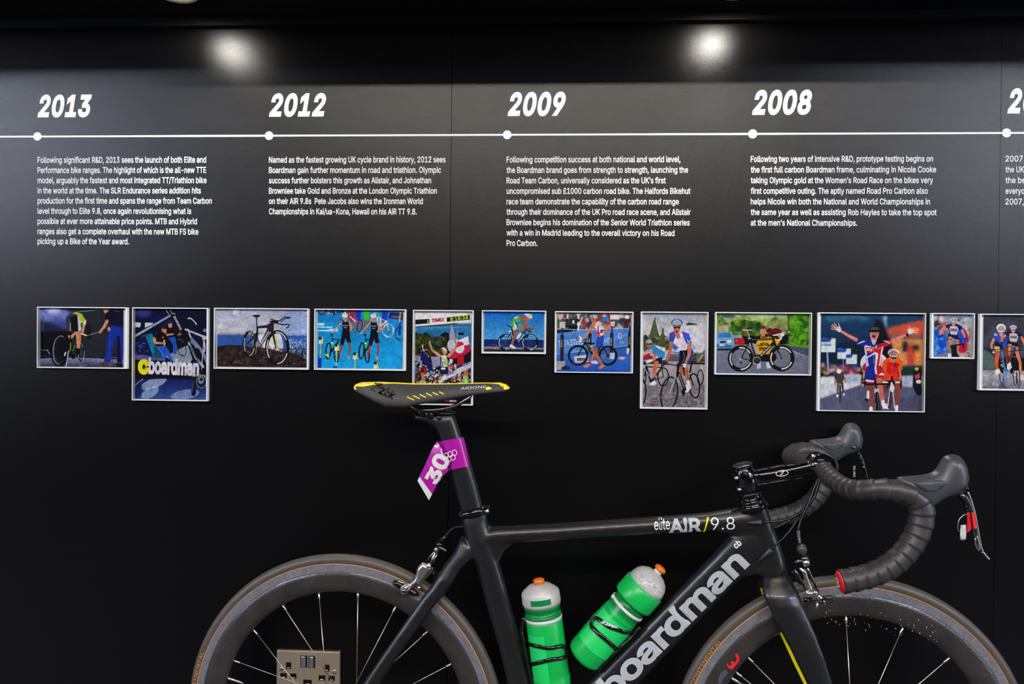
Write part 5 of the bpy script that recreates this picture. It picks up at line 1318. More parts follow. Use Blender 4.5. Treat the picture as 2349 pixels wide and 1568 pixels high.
def art5():
    A = Art(930, 690, 6.271, 133, 165, 950, 1470)
    A.G((206, 200, 216), (190, 186, 206), 133, 165, 950, 330); A.P((236, 232, 240), 133, 230, 950, 165, 950, 290, 133, 345); A.G((40, 120, 185), (60, 130, 175), 133, 370, 950, 700)
    A.P((236, 232, 240), 133, 180, 950, 165, 950, 300, 133, 372); A.L((50, 46, 54), 7, 133, 378, 760, 318); A.P((90, 160, 205), 133, 385, 950, 310, 950, 380, 500, 400, 133, 430, al=.7)
    A.N(80, 133, 400, 950, 560, 30, [(40, 110, 170), (70, 140, 180), (30, 90, 140)], .4, .4); A.B(2)
    A.P((20, 24, 34), 133, 275, 338, 262, 340, 325, 133, 342); A.T('1', 305, 318, 38, (220, 235, 40), -3, 1, .02)
    A.T('TIMEX', 372, 305, 42, (170, 24, 60), -5, 1, .045, wid=190); A.P((16, 26, 30), 590, 240, 920, 200, 930, 266, 592, 302); A.T('8:18:38', 645, 292, 52, (220, 235, 60), -8, 1, .015, wid=262)
    A.N(200, 133, 480, 330, 800, 26, [(60, 72, 30), (34, 46, 26), (84, 92, 40), (24, 34, 24)], .8); A.N(160, 330, 520, 590, 780, 24, [(50, 66, 34), (30, 42, 30), (70, 84, 44)], .8)
    A.P((160, 158, 176), 655, 330, 625, 560, 640, 640, 730, 560, 680, 380); A.P((24, 26, 36), 572, 480, 625, 470, 640, 700, 600, 700); A.P((18, 18, 24), 490, 495, 560, 445, 630, 462, 600, 485, 540, 520)
    A.E((200, 198, 212), 660, 640, 60, 90, 0); A.L((226, 150, 140), 6, 745, 430, 745, 560); A.P((16, 20, 40), 750, 455, 840, 450, 845, 485, 770, 490)
    A.P((220, 216, 226), 740, 570, 905, 500, 930, 690, 850, 760, 700, 830, 640, 800, 700, 680); A.P((200, 30, 90), 640, 800, 700, 690, 720, 700, 850, 640, 925, 620, 930, 720, 860, 770, 700, 830); A.E((196, 30, 86), 785, 640, 62, 60); A.P((224, 220, 228), 718, 680, 845, 620, 850, 690, 820, 740, 760, 750, 722, 720)
    A.P((190, 20, 50), 750, 780, 840, 770, 850, 900, 750, 935); A.P((220, 216, 224), 640, 820, 690, 840, 670, 910, 620, 940); A.P((190, 24, 50), 620, 930, 680, 900, 665, 1000, 640, 1000)
    A.N(520, 133, 900, 950, 1200, 13, [(40, 34, 50), (190, 150, 130), (200, 205, 220), (20, 18, 30), (160, 40, 50), (60, 70, 130), (120, 90, 80), (220, 220, 230)], .9)
    A.N(120, 350, 1000, 950, 1190, 9, [(20, 20, 40), (225, 225, 230), (150, 60, 60)], .9); A.P((150, 156, 190), 360, 800, 500, 795, 505, 930, 400, 960); A.N(60, 133, 800, 230, 900, 14, [(190, 190, 200), (100, 110, 130)], .8)
    A.P((24, 30, 110), 215, 720, 300, 740, 350, 860, 400, 990, 350, 1010, 280, 900, 210, 850); A.L((225, 220, 232), 12, 235, 640, 260, 720, 330, 800); A.L((190, 40, 70), 10, 240, 700, 320, 790); A.L((225, 222, 232), 8, 225, 720, 310, 700); A.L(SK, 10, 245, 620, 250, 660)
    A.P((190, 20, 40), 255, 940, 300, 980, 300, 1050, 260, 1045); A.P((50, 110, 200), 133, 900, 160, 920, 150, 1060, 133, 1060); A.P((80, 150, 225), 345, 1000, 385, 1010, 375, 1060, 350, 1050)
    A.L(SK, (24, 44), 350, 620, 385, 710, 500, 790); A.L(SK, (22, 46), 738, 580, 720, 680, 620, 790); A.E(SK, 346, 598, 16, 28); A.E((236, 190, 160), 740, 565, 14, 22)
    A.P((226, 224, 232), 520, 780, 590, 780, 610, 860, 608, 1000, 600, 1060, 505, 1050, 515, 930); A.P((180, 200, 50), 590, 850, 612, 860, 612, 930, 590, 940); A.P((130, 190, 50), 585, 780, 620, 870, 612, 900, 590, 850); A.P((30, 36, 70), 498, 940, 620, 945, 620, 1050, 500, 1055); A.E((220, 220, 232), 545, 968, 36, 18); A.L((60, 50, 80), 5, 530, 830, 575, 835); A.L((60, 50, 80), 12, 540, 870, 535, 930); A.L((60, 50, 80), 8, 570, 850, 570, 920)
    A.P(SK, 525, 690, 590, 690, 600, 740, 560, 780, 530, 740); A.P((235, 236, 244), 505, 680, 560, 665, 600, 710, 590, 722, 540, 690); A.L((120, 30, 30), 8, 545, 740, 560, 755)
    A.P((206, 208, 222), 490, 1160, 530, 1080, 700, 1000, 920, 870, 950, 870, 950, 950, 760, 1040, 560, 1140, 500, 1185); A.T('IRONMAN', 590, 1082, 26, (40, 70, 190), -27, 1, .03, wid=120); A.T('IRONMAN', 835, 945, 26, (40, 70, 190), -27, 1, .03, wid=110)
    A.P((196, 120, 90), 850, 1010, 910, 960, 900, 1080, 840, 1080); A.P((160, 215, 90), 835, 1075, 905, 1070, 905, 1170, 840, 1175); A.N(14, 840, 1080, 900, 1170, 12, [(235, 240, 235), (90, 170, 60)], .8)
    A.P((190, 120, 92), 220, 1010, 265, 1060, 290, 1160, 230, 1150); A.P((150, 205, 110), 200, 1160, 260, 1150, 290, 1195, 210, 1195); A.E((60, 34, 30), 240, 1000, 26, 34); A.P((225, 205, 50), 740, 1190, 830, 1160, 830, 1200, 740, 1200)
    A.G((16, 20, 40), (14, 18, 36), 133, 1195, 950, 1470); A.T('TEAM', 565, 1440, 24, (215, 30, 60), 0, 1, .04, wid=110); A.T('IRON', 640, 1442, 24, (225, 226, 232), 0, 1, .04, wid=100)
    return A


def art6():
    A = Art(930, 690, 6.271, 1130, 162, 1993, 725)
    A.G((24, 112, 190), (90, 168, 225), 1130, 162, 1993, 555); A.G((18, 44, 110), (20, 50, 120), 1130, 553, 1993, 660); A.P((150, 140, 150), 1130, 655, 1993, 665, 1993, 690, 1130, 685); A.G((60, 60, 74), (24, 24, 34), 1130, 684, 1993, 725); A.N(40, 1200, 630, 1400, 662, 10, [(120, 100, 110), (90, 76, 90)], .8, .4); A.E((200, 190, 90), 1285, 684, 14, 7); A.L((150, 150, 160), 4, 1130, 690, 1993, 688)
    bike_side(A, (1440, 592), (1793, 592), (1530, 420), (1715, 450), (1600, 600), (14, 16, 22), 15, 30, (225, 228, 235), True, (110, 118), (122, 122))
    A.O((60, 120, 200), 1415, 598, 26, 26, 4); A.L(BLK, 12, 1462, 350, 1500, 372, 1530, 375, 1540, 470); A.P((225, 225, 230), 1485, 425, 1525, 420, 1525, 445, 1490, 450)
    A.L((225, 228, 232), 10, 1705, 475, 1625, 580); A.E((225, 228, 235), 1636, 500, 22, 50, 35); A.L(BLK, 14, 1705, 430, 1760, 400, 1860, 395); A.L(BLK, 10, 1760, 420, 1810, 430, 1800, 450, 1770, 440)
    A.L(SK2, (46, 30), 1560, 420, 1590, 470, 1550, 560, 1530, 630); A.P((235, 236, 240), 1505, 625, 1530, 622, 1585, 660, 1590, 680, 1550, 680, 1505, 655)
    A.L((190, 110, 84), (50, 34), 1610, 345, 1700, 385, 1650, 440)
    A.P((232, 234, 240), 1515, 310, 1560, 290, 1600, 350, 1600, 400, 1560, 420, 1535, 390); A.P((90, 180, 70), 1512, 300, 1545, 285, 1560, 300, 1545, 400, 1525, 370); A.P((80, 175, 70), 1600, 320, 1690, 350, 1690, 365, 1610, 370); A.P((20, 24, 60), 1565, 310, 1600, 320, 1620, 380, 1590, 340); A.L((20, 20, 40), 5, 1545, 330, 1570, 400)
    A.P((90, 185, 80), 1550, 250, 1580, 225, 1640, 215, 1680, 250, 1640, 300, 1560, 300, 1540, 290); A.P((226, 230, 235), 1560, 245, 1600, 222, 1625, 220, 1600, 250, 1560, 265); A.P((90, 185, 80), 1590, 245, 1640, 235, 1640, 290, 1600, 290)
    A.P(SK2, 1630, 215, 1700, 215, 1740, 250, 1755, 360, 1740, 385, 1700, 380, 1690, 290, 1640, 250); A.L(SK2, (44, 26), 1720, 270, 1722, 385, 1860, 388); A.E(SK2, 1862, 392, 26, 15, 10)
    A.P((180, 105, 80), 1740, 230, 1800, 235, 1810, 260, 1770, 290, 1745, 270); A.P((238, 238, 242), 1700, 190, 1760, 180, 1815, 195, 1828, 235, 1805, 255, 1770, 240, 1720, 205); A.P((200, 215, 60), 1770, 186, 1812, 195, 1800, 225, 1780, 210); A.L((30, 90, 90), 4, 1745, 200, 1800, 235)
    return A


def art7():
    A = Art(1260, 700, 6.182, 105, 118, 1160, 935)
    A.G((120, 100, 90), (150, 130, 130), 105, 118, 1160, 345); A.N(150, 105, 118, 1160, 340, 34, [(60, 40, 44), (200, 190, 190), (190, 60, 60), (60, 110, 70), (90, 80, 80), (220, 215, 215), (40, 60, 90)], .8); A.B(2.2)
    A.P((225, 225, 225), 240, 118, 270, 118, 265, 210, 240, 210); A.P((235, 235, 235), 395, 118, 425, 118, 420, 390, 395, 390); A.P((240, 236, 222), 860, 130, 990, 132, 990, 200, 862, 200); A.P((40, 130, 210), 745, 165, 830, 165, 830, 230, 745, 230); A.P((210, 205, 205), 140, 235, 225, 240, 220, 330, 140, 330); A.P((200, 200, 205), 870, 230, 930, 225, 925, 300, 872, 300)
    A.N(26, 235, 210, 420, 290, 20, [(20, 36, 36), (40, 70, 60)], .9); A.P((20, 22, 30), 260, 290, 400, 290, 390, 385, 270, 385); A.P((230, 228, 225), 320, 215, 355, 215, 350, 270, 325, 260)
    A.P((70, 50, 50), 1060, 190, 1130, 190, 1120, 340, 1060, 345); A.E((235, 235, 240), 1100, 165, 34, 30)
    A.P((92, 142, 214), 105, 400, 540, 345, 1160, 320, 1160, 560, 700, 620, 105, 680); A.L((220, 225, 232), 8, 105, 340, 500, 350, 1140, 320); A.L((210, 215, 225), 7, 330, 395, 345, 350); A.L((210, 215, 225), 7, 1040, 350, 1030, 325)
    A.T('TATA STEEL', 130, 585, 78, (190, 212, 240), -6, .8, .02, wid=350); A.T('A STEEL', 780, 525, 62, (176, 202, 238), -7, .8, .02, wid=140); A.O((190, 212, 240), 1003, 430, 22, 36, 14, -15); A.T('TATA', 1000, 535, 30, (190, 212, 240), 0, .8, .02, wid=66)
    A.G((70, 118, 200), (40, 90, 176), 105, 676, 1160, 935); A.P((58, 104, 190), 105, 690, 700, 625, 1160, 575, 1160, 700, 105, 700); A.L((190, 205, 230), 9, 105, 690, 400, 655, 1130, 565)
    for x, y, h in ((180, 420, 370), (575, 400, 240), (888, 390, 270), (1145, 370, 310)):
        A.L((30, 60, 150), 26, x, y - 85, x, y); A.P((42, 36, 48), x - 25, y, x + 24, y, x + 20, y + h, x - 26, y + h); A.L((220, 220, 200), 8, x - 6, y + 70, x - 8, y + 140); A.E((210, 190, 40), x - 8, y + 165, 9, 12)
    A.P((176, 168, 172), 105, 790, 230, 790, 210, 905, 105, 912); A.P((20, 60, 90), 165, 880, 230, 850, 300, 870, 300, 910, 180, 915); A.P((205, 202, 205), 345, 725, 560, 690, 560, 800, 370, 810); A.P((14, 18, 24), 395, 748, 540, 745, 540, 785, 395, 785); A.T('speedo', 405, 778, 18, (210, 212, 220), 0, 1, .02, wid=120); A.P((205, 205, 212), 860, 670, 930, 665, 925, 755, 862, 755); A.P((226, 220, 222), 1100, 600, 1140, 600, 1135, 680, 1105, 680); A.P((205, 190, 200), 975, 730, 1040, 715, 1095, 740, 1080, 755, 985, 752); A.N(10, 980, 725, 1080, 750, 8, [(190, 60, 90), (240, 240, 245)], .8)
    bike_side(A, (835, 708), (410, 706), (745, 555), (505, 530), (640, 720), (14, 16, 22), 24, 30, None, False, (135, 140), (147, 145)); A.O((190, 195, 205), 410, 706, 120, 118, 4, 0, 60, 130); A.L((14, 16, 22), 16, 505, 530, 650, 540); A.L((200, 190, 60), 6, 520, 555, 600, 650); A.E((220, 225, 225), 600, 590, 14, 26, -40); A.E((30, 150, 90), 606, 600, 12, 14)
    A.L((14, 16, 22), 14, 470, 485, 525, 480, 505, 540); A.P((225, 226, 232), 400, 440, 425, 425, 470, 465, 450, 530, 415, 515, 420, 480); A.O((20, 22, 28), 405, 470, 16, 30, 8); A.L((150, 140, 40), 14, 735, 715, 800, 705); A.E((60, 60, 66), 835, 705, 26, 26)
    A.L((198, 124, 98), (58, 26), 745, 600, 640, 690, 720, 760, 770, 840) if False else None
    A.L((200, 126, 100), (60, 30), 640, 600, 640, 690, 580, 820); A.L((190, 110, 86), (64, 34), 660, 610, 660, 680, 760, 830); A.P((216, 130, 116), 475, 860, 520, 835, 575, 820, 572, 860, 520, 885); A.P((216, 130, 116), 695, 885, 740, 840, 790, 830, 795, 850, 740, 895); A.L(BLK, 12, 552, 808, 584, 820); A.P((225, 205, 212), 600, 790, 650, 770, 700, 800, 690, 825, 600, 820)
    A.P((34, 84, 180), 690, 440, 770, 420, 780, 500, 740, 560, 700, 605, 632, 596, 655, 520); A.L((150, 180, 225), 12, 662, 520, 650, 570)
    A.P((238, 232, 236), 650, 250, 700, 225, 745, 245, 775, 300, 770, 410, 700, 450, 680, 400, 640, 320); A.L((210, 30, 50), 18, 690, 300, 700, 440); A.L((210, 30, 50), 18, 660, 395, 750, 385); A.L((210, 30, 50), 10, 650, 330, 730, 440); A.P((30, 60, 150), 720, 350, 768, 340, 768, 372, 725, 375); A.P((240, 236, 240), 700, 230, 740, 250, 740, 300, 715, 280)
    A.L((206, 132, 106), (60, 24), 630, 270, 560, 370, 480, 480); A.L((200, 126, 100), (46, 30), 755, 270, 850, 335, 780, 420); A.L((206, 140, 110), 40, 640, 190, 640, 240); A.P((206, 132, 106), 580, 185, 640, 180, 660, 220, 620, 250, 590, 225); A.P((190, 190, 200), 570, 150, 620, 125, 680, 140, 685, 190, 640, 175, 570, 180); A.N(12, 580, 130, 680, 180, 8, [(30, 30, 40), (240, 240, 240), (120, 120, 130)], .9); A.L(BLK, 4, 625, 180, 630, 225)
    return A


def face_helm(A, x, y, k, c1=(235, 235, 240), c2=(30, 60, 120), sk=(196, 116, 96)):
    A.P(sk, x - 52 * k, y + 40 * k, x + 52 * k, y + 40 * k, x + 48 * k, y + 100 * k, x + 20 * k, y + 160 * k, x - 14 * k, y + 160 * k, x - 42 * k, y + 110 * k)
    A.P((34, 30, 36), x - 56 * k, y + 52 * k, x + 56 * k, y + 52 * k, x + 40 * k, y + 82 * k, x + 6 * k, y + 70 * k, x - 36 * k, y + 84 * k); A.E((30, 14, 16), x + 2 * k, y + 122 * k, 16 * k, 14 * k); A.E((150, 60, 56), x + 2 * k, y + 128 * k, 14 * k, 6 * k)
    A.E(c2, x, y, 84 * k, 54 * k); A.E((16, 18, 26), x, y + 14 * k, 80 * k, 36 * k)
    for i in range(-3, 4): A.L(c1, (16 * k, 10 * k), x + i * 22 * k, y + 34 * k - abs(i) * 4 * k, x + i * 15 * k, y - 48 * k + abs(i) * 8 * k)
    A.P(sk, x - 50 * k, y + 44 * k, x + 50 * k, y + 44 * k, x + 52 * k, y + 56 * k, x - 52 * k, y + 56 * k)


def art8():
    A = Art(1260, 700, 6.182, 1325, 110, 2215, 1435)
    A.G((150, 158, 168), (205, 200, 206), 1325, 110, 2215, 300); A.G((205, 202, 208), (214, 206, 212), 1325, 298, 2215, 800); A.E((176, 186, 200), 1500, 190, 160, 60, 0, .6); A.E((190, 196, 208), 2100, 420, 160, 60, 0, .6); A.B(10)
    A.N(240, 1330, 440, 1680, 640, 20, [(90, 100, 60), (60, 74, 46), (130, 134, 90), (50, 56, 44)], .8)
    for x, y0, w in ((1480, 180, 70), (1600, 330, 50)):
        for i in range(14): A.L((86, 92, 66), 16, x - w * i / 14 * 1.1, y0 + 20 + i * 20, x + 10, y0 + i * 19, x + w * i / 14 * 1.2, y0 + 24 + i * 20)
    A.G((120, 126, 150), (90, 90, 110), 1660, 660, 2215, 790); A.P((200, 190, 200), 1660, 640, 1780, 675, 1900, 690, 2215, 650, 2215, 670, 1660, 690); A.N(60, 2040, 680, 2215, 780, 16, [(70, 84, 50), (100, 110, 70), (50, 60, 44)], .8); A.P((200, 150, 130), 1680, 790, 1830, 795, 1830, 830, 1680, 825)
    A.G((176, 168, 172), (130, 122, 132), 1325, 830, 2215, 1435); A.N(900, 1325, 1130, 2215, 1435, 12, [(70, 62, 76), (150, 144, 154), (110, 102, 114), (50, 44, 56), (180, 174, 180)], .55, .5); A.L((206, 178, 120), 7, 1325, 1020, 1700, 965); A.P((120, 112, 122), 1325, 1160, 1700, 1090, 2215, 1100, 2215, 1180, 1325, 1260, al=.5)
    A.P((54, 66, 84), 1935, 265, 1985, 240, 2030, 250, 2090, 262, 2098, 275, 2040, 278, 1960, 285); A.L((60, 66, 80), 4, 1985, 215, 2065, 222); A.L((60, 66, 80), 4, 1975, 240, 2025, 168)
    # rider behind, left
    bike_side(A, (1615, 1010), (1345, 1000), (1600, 880), (1370, 870), (1440, 1080), (24, 24, 28), 22, 16, None, False, (85, 135), (30, 110)); A.wheel(1320, 1220, 58, 180, 20, 0, (26, 22, 26)); A.L((220, 222, 226), 8, 1350, 900, 1450, 1040)
    A.P((150, 40, 60), 1325, 720, 1400, 680, 1470, 700, 1460, 760, 1325, 780); A.L((200, 120, 96), (60, 40), 1440, 820, 1390, 830) if False else None
    A.P((60, 150, 220), 1460, 570, 1560, 580, 1640, 640, 1640, 740, 1560, 770, 1520, 700, 1440, 690, 1380, 640, 1390, 600); A.P((205, 180, 200), 1400, 640, 1460, 620, 1470, 720, 1430, 720); A.P((235, 236, 244), 1480, 565, 1640, 600, 1640, 660, 1540, 610); A.P((20, 60, 150), 1365, 620, 1400, 600, 1400, 660, 1370, 660)
    A.P((20, 30, 60), 1520, 750, 1600, 740, 1600, 800, 1540, 850, 1480, 800); A.L((196, 110, 86), (70, 36), 1520, 820, 1490, 900, 1500, 1030); A.L((40, 80, 160), 34, 1495, 1030, 1495, 1065); A.P((232, 234, 240), 1430, 1100, 1490, 1060, 1520, 1090, 1500, 1130, 1420, 1130)
    A.L((205, 130, 104), (46, 28), 1500, 700, 1480, 770, 1370, 820); A.L((235, 236, 240), 34, 1440, 780, 1380, 805); A.E((24, 60, 120), 1350, 825, 26, 22); A.L(SK, (36, 26), 1390, 640, 1335, 710)
    face_helm(A, 1405, 515, .62, (225, 232, 242), (30, 80, 130))
    # right edge rider
    A.wheel(2150, 1010, 50, 110, 16, 0, (26, 22, 26)); A.L((225, 225, 230), 10, 2170, 860, 2200, 960); A.P((60, 120, 200), 2180, 650, 2215, 620, 2215, 720, 2185, 700); A.L(SK, (28, 20), 2180, 700, 2120, 780)
    # leading rider
    A.wheel(2065, 1130, 84, 180, 20, -6, (22, 20, 24)); A.L((26, 24, 28), 18, 2000, 980, 2050, 1120); A.L((26, 24, 28), 24, 2030, 790, 2000, 940); A.L((20, 20, 24), 16, 2010, 785, 2090, 800)
    A.P((28, 60, 160), 1850, 620, 2010, 580, 2050, 660, 2010, 780, 1960, 830, 1830, 820, 1840, 730); A.P((18, 20, 36), 1850, 640, 1960, 620, 1960, 730, 1900, 830, 1850, 810); A.L((200, 206, 220), 4, 1900, 650, 1920, 720, 1890, 810)
    A.L((186, 104, 84), (70, 40), 1930, 850, 1950, 950, 1975, 1060); A.L((176, 96, 78), (60, 40), 1880, 880, 1880, 960); A.L((220, 222, 236), 46, 1975, 1070, 1980, 1110); A.P((236, 236, 240), 1940, 1120, 2000, 1100, 2020, 1150, 1980, 1220, 1925, 1230, 1920, 1200); A.L((140, 140, 150), 4, 1950, 1140, 2010, 1150)
    A.P((236, 234, 242), 1770, 420, 1880, 400, 1960, 560, 1950, 630, 1850, 640, 1790, 560, 1750, 470); A.P((220, 206, 226), 1790, 450, 1900, 440, 1950, 560, 1940, 620, 1860, 630, 1790, 540)
    A.P((36, 84, 200), 1700, 400, 1770, 370, 1790, 430, 1750, 540, 1690, 530); A.P((40, 90, 205), 1880, 365, 1980, 400, 2020, 530, 1950, 545, 1900, 450); A.L((190, 40, 90), 14, 1720, 440, 1770, 415); A.L((190, 40, 90), 14, 1890, 400, 1950, 450); A.P((50, 110, 205), 1740, 520, 1840, 600, 1780, 640, 1745, 600); A.P((150, 190, 226), 2010, 530, 2080, 590, 2070, 630, 2030, 600)
    A.N(14, 1940, 490, 2010, 520, 6, [(235, 240, 245), (20, 40, 90)], .9); A.L((222, 200, 190), 3, 1800, 500, 1850, 500)
    A.L((196, 118, 94), (60, 36), 1730, 540, 1700, 680, 1660, 770); A.L((200, 124, 100), (62, 38), 1985, 550, 1990, 690, 1940, 800); A.L((196, 116, 92), 60, 1820, 420, 1825, 445)
    face_helm(A, 1805, 250, 1.0, (205, 215, 230), (26, 90, 170))
    A.L((24, 22, 26), 14, 1600, 800, 1650, 830, 1800, 850, 1930, 850); A.L((70, 150, 220), 12, 1690, 840, 1780, 855); A.P((60, 56, 66), 1590, 790, 1640, 770, 1670, 800, 1640, 850, 1580, 880); A.P((190, 215, 235), 1890, 820, 1950, 820, 1950, 880, 1900, 870); A.L((24, 22, 26), 20, 1905, 880, 1920, 980); A.E((30, 30, 34), 1840, 830, 40, 14)
    A.L((26, 24, 28), (40, 26), 1830, 870, 1815, 1000); A.L((26, 26, 32), 44, 1840, 960, 1930, 1180); A.L((196, 196, 206), 8, 1850, 990, 1920, 1150); A.E((210, 190, 30), 1852, 985, 8, 22, -15); A.E((26, 24, 28), 1910, 1220, 26, 44)
    A.O((34, 30, 34), 1705, 1245, 118, 234, 22, 8); A.L((205, 210, 220), 12, 1790, 1020, 1710, 1240); A.L((60, 130, 210), 12, 1765, 1060, 1745, 1110); A.L((40, 36, 40), 10, 1810, 1020, 1760, 1240); A.L((200, 120, 60), 12, 1690, 1235, 1755, 1260)
    for i in range(9): a = i * .35; A.L((150, 146, 156), 2, 1705, 1245, 1705 + 108 * math.cos(a), 1245 + 224 * math.sin(a), al=.5); A.L((150, 146, 156), 2, 1705, 1245, 1705 - 108 * math.cos(a), 1245 - 224 * math.sin(a), al=.5)
    return A


def art9():
    A = Art(1630, 700, 8.712, 115, 165, 1970, 1350)
    A.G((170, 186, 180), (170, 196, 186), 115, 165, 1970, 300); A.G((150, 176, 110), (150, 170, 90), 115, 290, 1970, 560); A.P((90, 120, 110), 200, 180, 400, 190, 560, 240, 300, 260, 200, 240); A.P((150, 176, 176), 1150, 240, 1500, 200, 1970, 180, 1970, 300, 1150, 330)
    A.N(200, 380, 260, 1550, 560, 55, [(150, 176, 80), (110, 140, 50), (176, 190, 110), (90, 120, 50), (190, 200, 130)], .6); A.N(220, 420, 340, 960, 600, 40, [(50, 84, 36), (80, 120, 40), (110, 150, 50), (30, 56, 30)], .7); A.N(160, 1120, 380, 1560, 560, 36, [(150, 150, 100), (170, 160, 120), (120, 130, 80)], .6); A.N(80, 1130, 480, 1400, 570, 24, [(110, 20, 40), (140, 30, 50), (80, 14, 30)], .9)
    A.N(420, 1560, 180, 1970, 780, 40, [(90, 150, 30), (60, 120, 30), (130, 185, 40), (30, 80, 30), (110, 170, 40)], .7); A.P((196, 178, 140), 150, 405, 345, 400, 345, 520, 150, 525); A.P((96, 100, 120), 165, 380, 230, 240, 270, 320, 385, 395, 230, 405); A.N(30, 130, 180, 230, 400, 26, [(110, 150, 40), (70, 110, 40)], .8)
    A.L((96, 80, 84), 9, 1280, 190, 1285, 360); A.L((84, 70, 76), 26, 1560, 178, 1562, 760); A.E((236, 216, 60), 1562, 524, 20, 20); A.B(1.5)
    A.G((130, 136, 150), (112, 116, 140), 115, 780, 1970, 1350); A.P((80, 84, 110), 1450, 780, 1970, 850, 1970, 1010, 1700, 920); A.L((150, 150, 156), 22, 1640, 890, 1800, 960, 1970, 1025); A.P((90, 150, 40), 1480, 770, 1560, 760, 1970, 790, 1970, 850, 1700, 815, 1480, 785)
    A.N(400, 115, 900, 1970, 1350, 14, [(122, 126, 146), (108, 112, 134), (140, 142, 158)], .4)
    A.P((130, 176, 222), 115, 560, 170, 530, 400, 525, 460, 620, 480, 780, 420, 860, 115, 880); A.P((70, 130, 176), 150, 650, 165, 560, 380, 545, 425, 640); A.P((60, 120, 170), 115, 780, 440, 800, 420, 850, 115, 850); A.E((232, 240, 246), 370, 725, 44, 30, -10); A.P((24, 34, 60), 180, 725, 305, 720, 300, 750, 190, 755); A.P((226, 228, 226), 170, 780, 285, 780, 285, 815, 170, 818); A.P((36, 40, 60), 130, 865, 420, 860, 400, 900, 130, 905)
    A.P((200, 20, 56), 470, 640, 640, 640, 690, 730, 660, 790, 490, 780); A.P((150, 170, 200), 450, 600, 600, 590, 640, 650, 480, 660); A.P((240, 160, 40), 490, 700, 545, 698, 545, 720, 492, 722)
    A.P((176, 170, 176), 760, 750, 980, 740, 960, 960, 880, 960); A.P((20, 20, 28), 860, 990, 1300, 960, 1320, 1060, 1240, 1115, 1000, 1110, 900, 1060); A.E((22, 22, 30), 1250, 1030, 75, 82); A.P((205, 206, 226), 930, 1230, 960, 1150, 1010, 1120, 1010, 1250, 930, 1260); A.P((205, 206, 226), 1110, 1140, 1170, 1120, 1220, 1240, 1140, 1250)
    A.P((236, 172, 36), 920, 650, 1020, 600, 1180, 620, 1380, 680, 1390, 740, 1300, 800, 1230, 780, 1200, 965, 950, 975, 930, 860, 910, 760); A.P((20, 22, 28), 700, 640, 860, 640, 980, 600, 1010, 640, 940, 700, 900, 770, 800, 740); A.P((20, 22, 28), 1000, 600, 1080, 590, 1090, 630, 1045, 660); A.N(20, 1080, 600, 1200, 650, 9, [(30, 30, 30)], .9)
    A.T('halfords', 995, 780, 34, (20, 20, 24), 0, 1, .03, wid=165); A.P((22, 22, 26), 925, 790, 1200, 780, 1190, 810, 930, 805); A.T('BIKEHUT', 1060, 802, 15, (230, 190, 60), 0, 1, .02, wid=95)
    for i in range(6): A.E((22, 22, 26), 990 + i * 34, 850, 17, 16)
    for i in range(4): A.E((22, 22, 26), 990 + i * 36, 885, 15, 14)
    A.L((236, 170, 70), 7, 1050, 700, 1055, 780)
    A.P((216, 150, 120), 990, 470, 1110, 470, 1112, 540, 1080, 615, 1040, 630, 1000, 590, 985, 530); A.P((88, 62, 56), 975, 490, 970, 440, 1010, 408, 1070, 408, 1115, 445, 1112, 500, 1090, 460, 1040, 470, 1000, 470, 990, 510); A.L((120, 50, 50), 7, 1025, 575, 1070, 572); A.E((50, 34, 34), 1025, 520, 8, 5); A.E((50, 34, 34), 1075, 518, 8, 5)
    A.P((176, 80, 50), 660, 520, 740, 515, 760, 560, 740, 600, 700, 590)
    A.wheel(605, 1060, 262, 262, 78, 0, (22, 22, 26), (222, 218, 206), 28, sp=(190, 190, 200)); A.wheel(1425, 1045, 262, 258, 78, 0, (22, 22, 26), (222, 218, 206), 28, sp=(190, 190, 200))
    A.P((215, 215, 220), 605, 490, 700, 484, 845, 490, 800, 505, 690, 515); A.L((200, 200, 208), 14, 740, 520, 780, 660); A.L((226, 228, 232), 26, 760, 662, 800, 668); A.L((20, 22, 28), 34, 790, 685, 1260, 672); A.L((190, 192, 196), 6, 820, 684, 1230, 678); A.L((24, 24, 28), 30, 790, 690, 900, 1010); A.L((120, 110, 104), 5, 830, 740, 880, 960); A.L((22, 22, 28), 22, 780, 700, 710, 860, 620, 1050); A.L((150, 100, 60), 6, 730, 850, 690, 930); A.L((26, 26, 30), 18, 620, 1050, 830, 1100); A.L((20, 22, 28), 46, 1250, 640, 1290, 780)
    A.L((22, 22, 28), 62, 1270, 740, 1000, 1020); A.T('boardman', 1020, 1010, 30, (212, 212, 216), -46, 1, .04, wid=280); A.L((20, 22, 28), (44, 18), 1290, 770, 1330, 860, 1425, 1040); A.L((190, 120, 60), 6, 1370, 930, 1410, 1020)
    A.P((236, 230, 236), 1230, 590, 1380, 560, 1450, 530, 1490, 540, 1480, 600, 1440, 620, 1420, 680, 1370, 705, 1330, 690, 1390, 650, 1400, 590, 1260, 610); A.L((24, 24, 28), 14, 1480, 560, 1490, 640); A.E((226, 150, 120), 1370, 610, 22, 34)
    A.E((205, 196, 184), 930, 1100, 82, 84); A.E((36, 40, 50), 930, 1095, 66, 68); A.O((196, 190, 180), 932, 1105, 74, 76, 6); A.E((100, 110, 130), 935, 1085, 26, 26); A.L((22, 22, 28), 26, 940, 1085, 1070, 1090); A.E((170, 172, 178), 600, 1070, 26, 22); A.E((60, 62, 70), 610, 1140, 22, 30); A.L((60, 50, 50), 4, 620, 1165, 900, 1188); A.E((30, 30, 36), 1425, 1045, 18, 16)
    return A


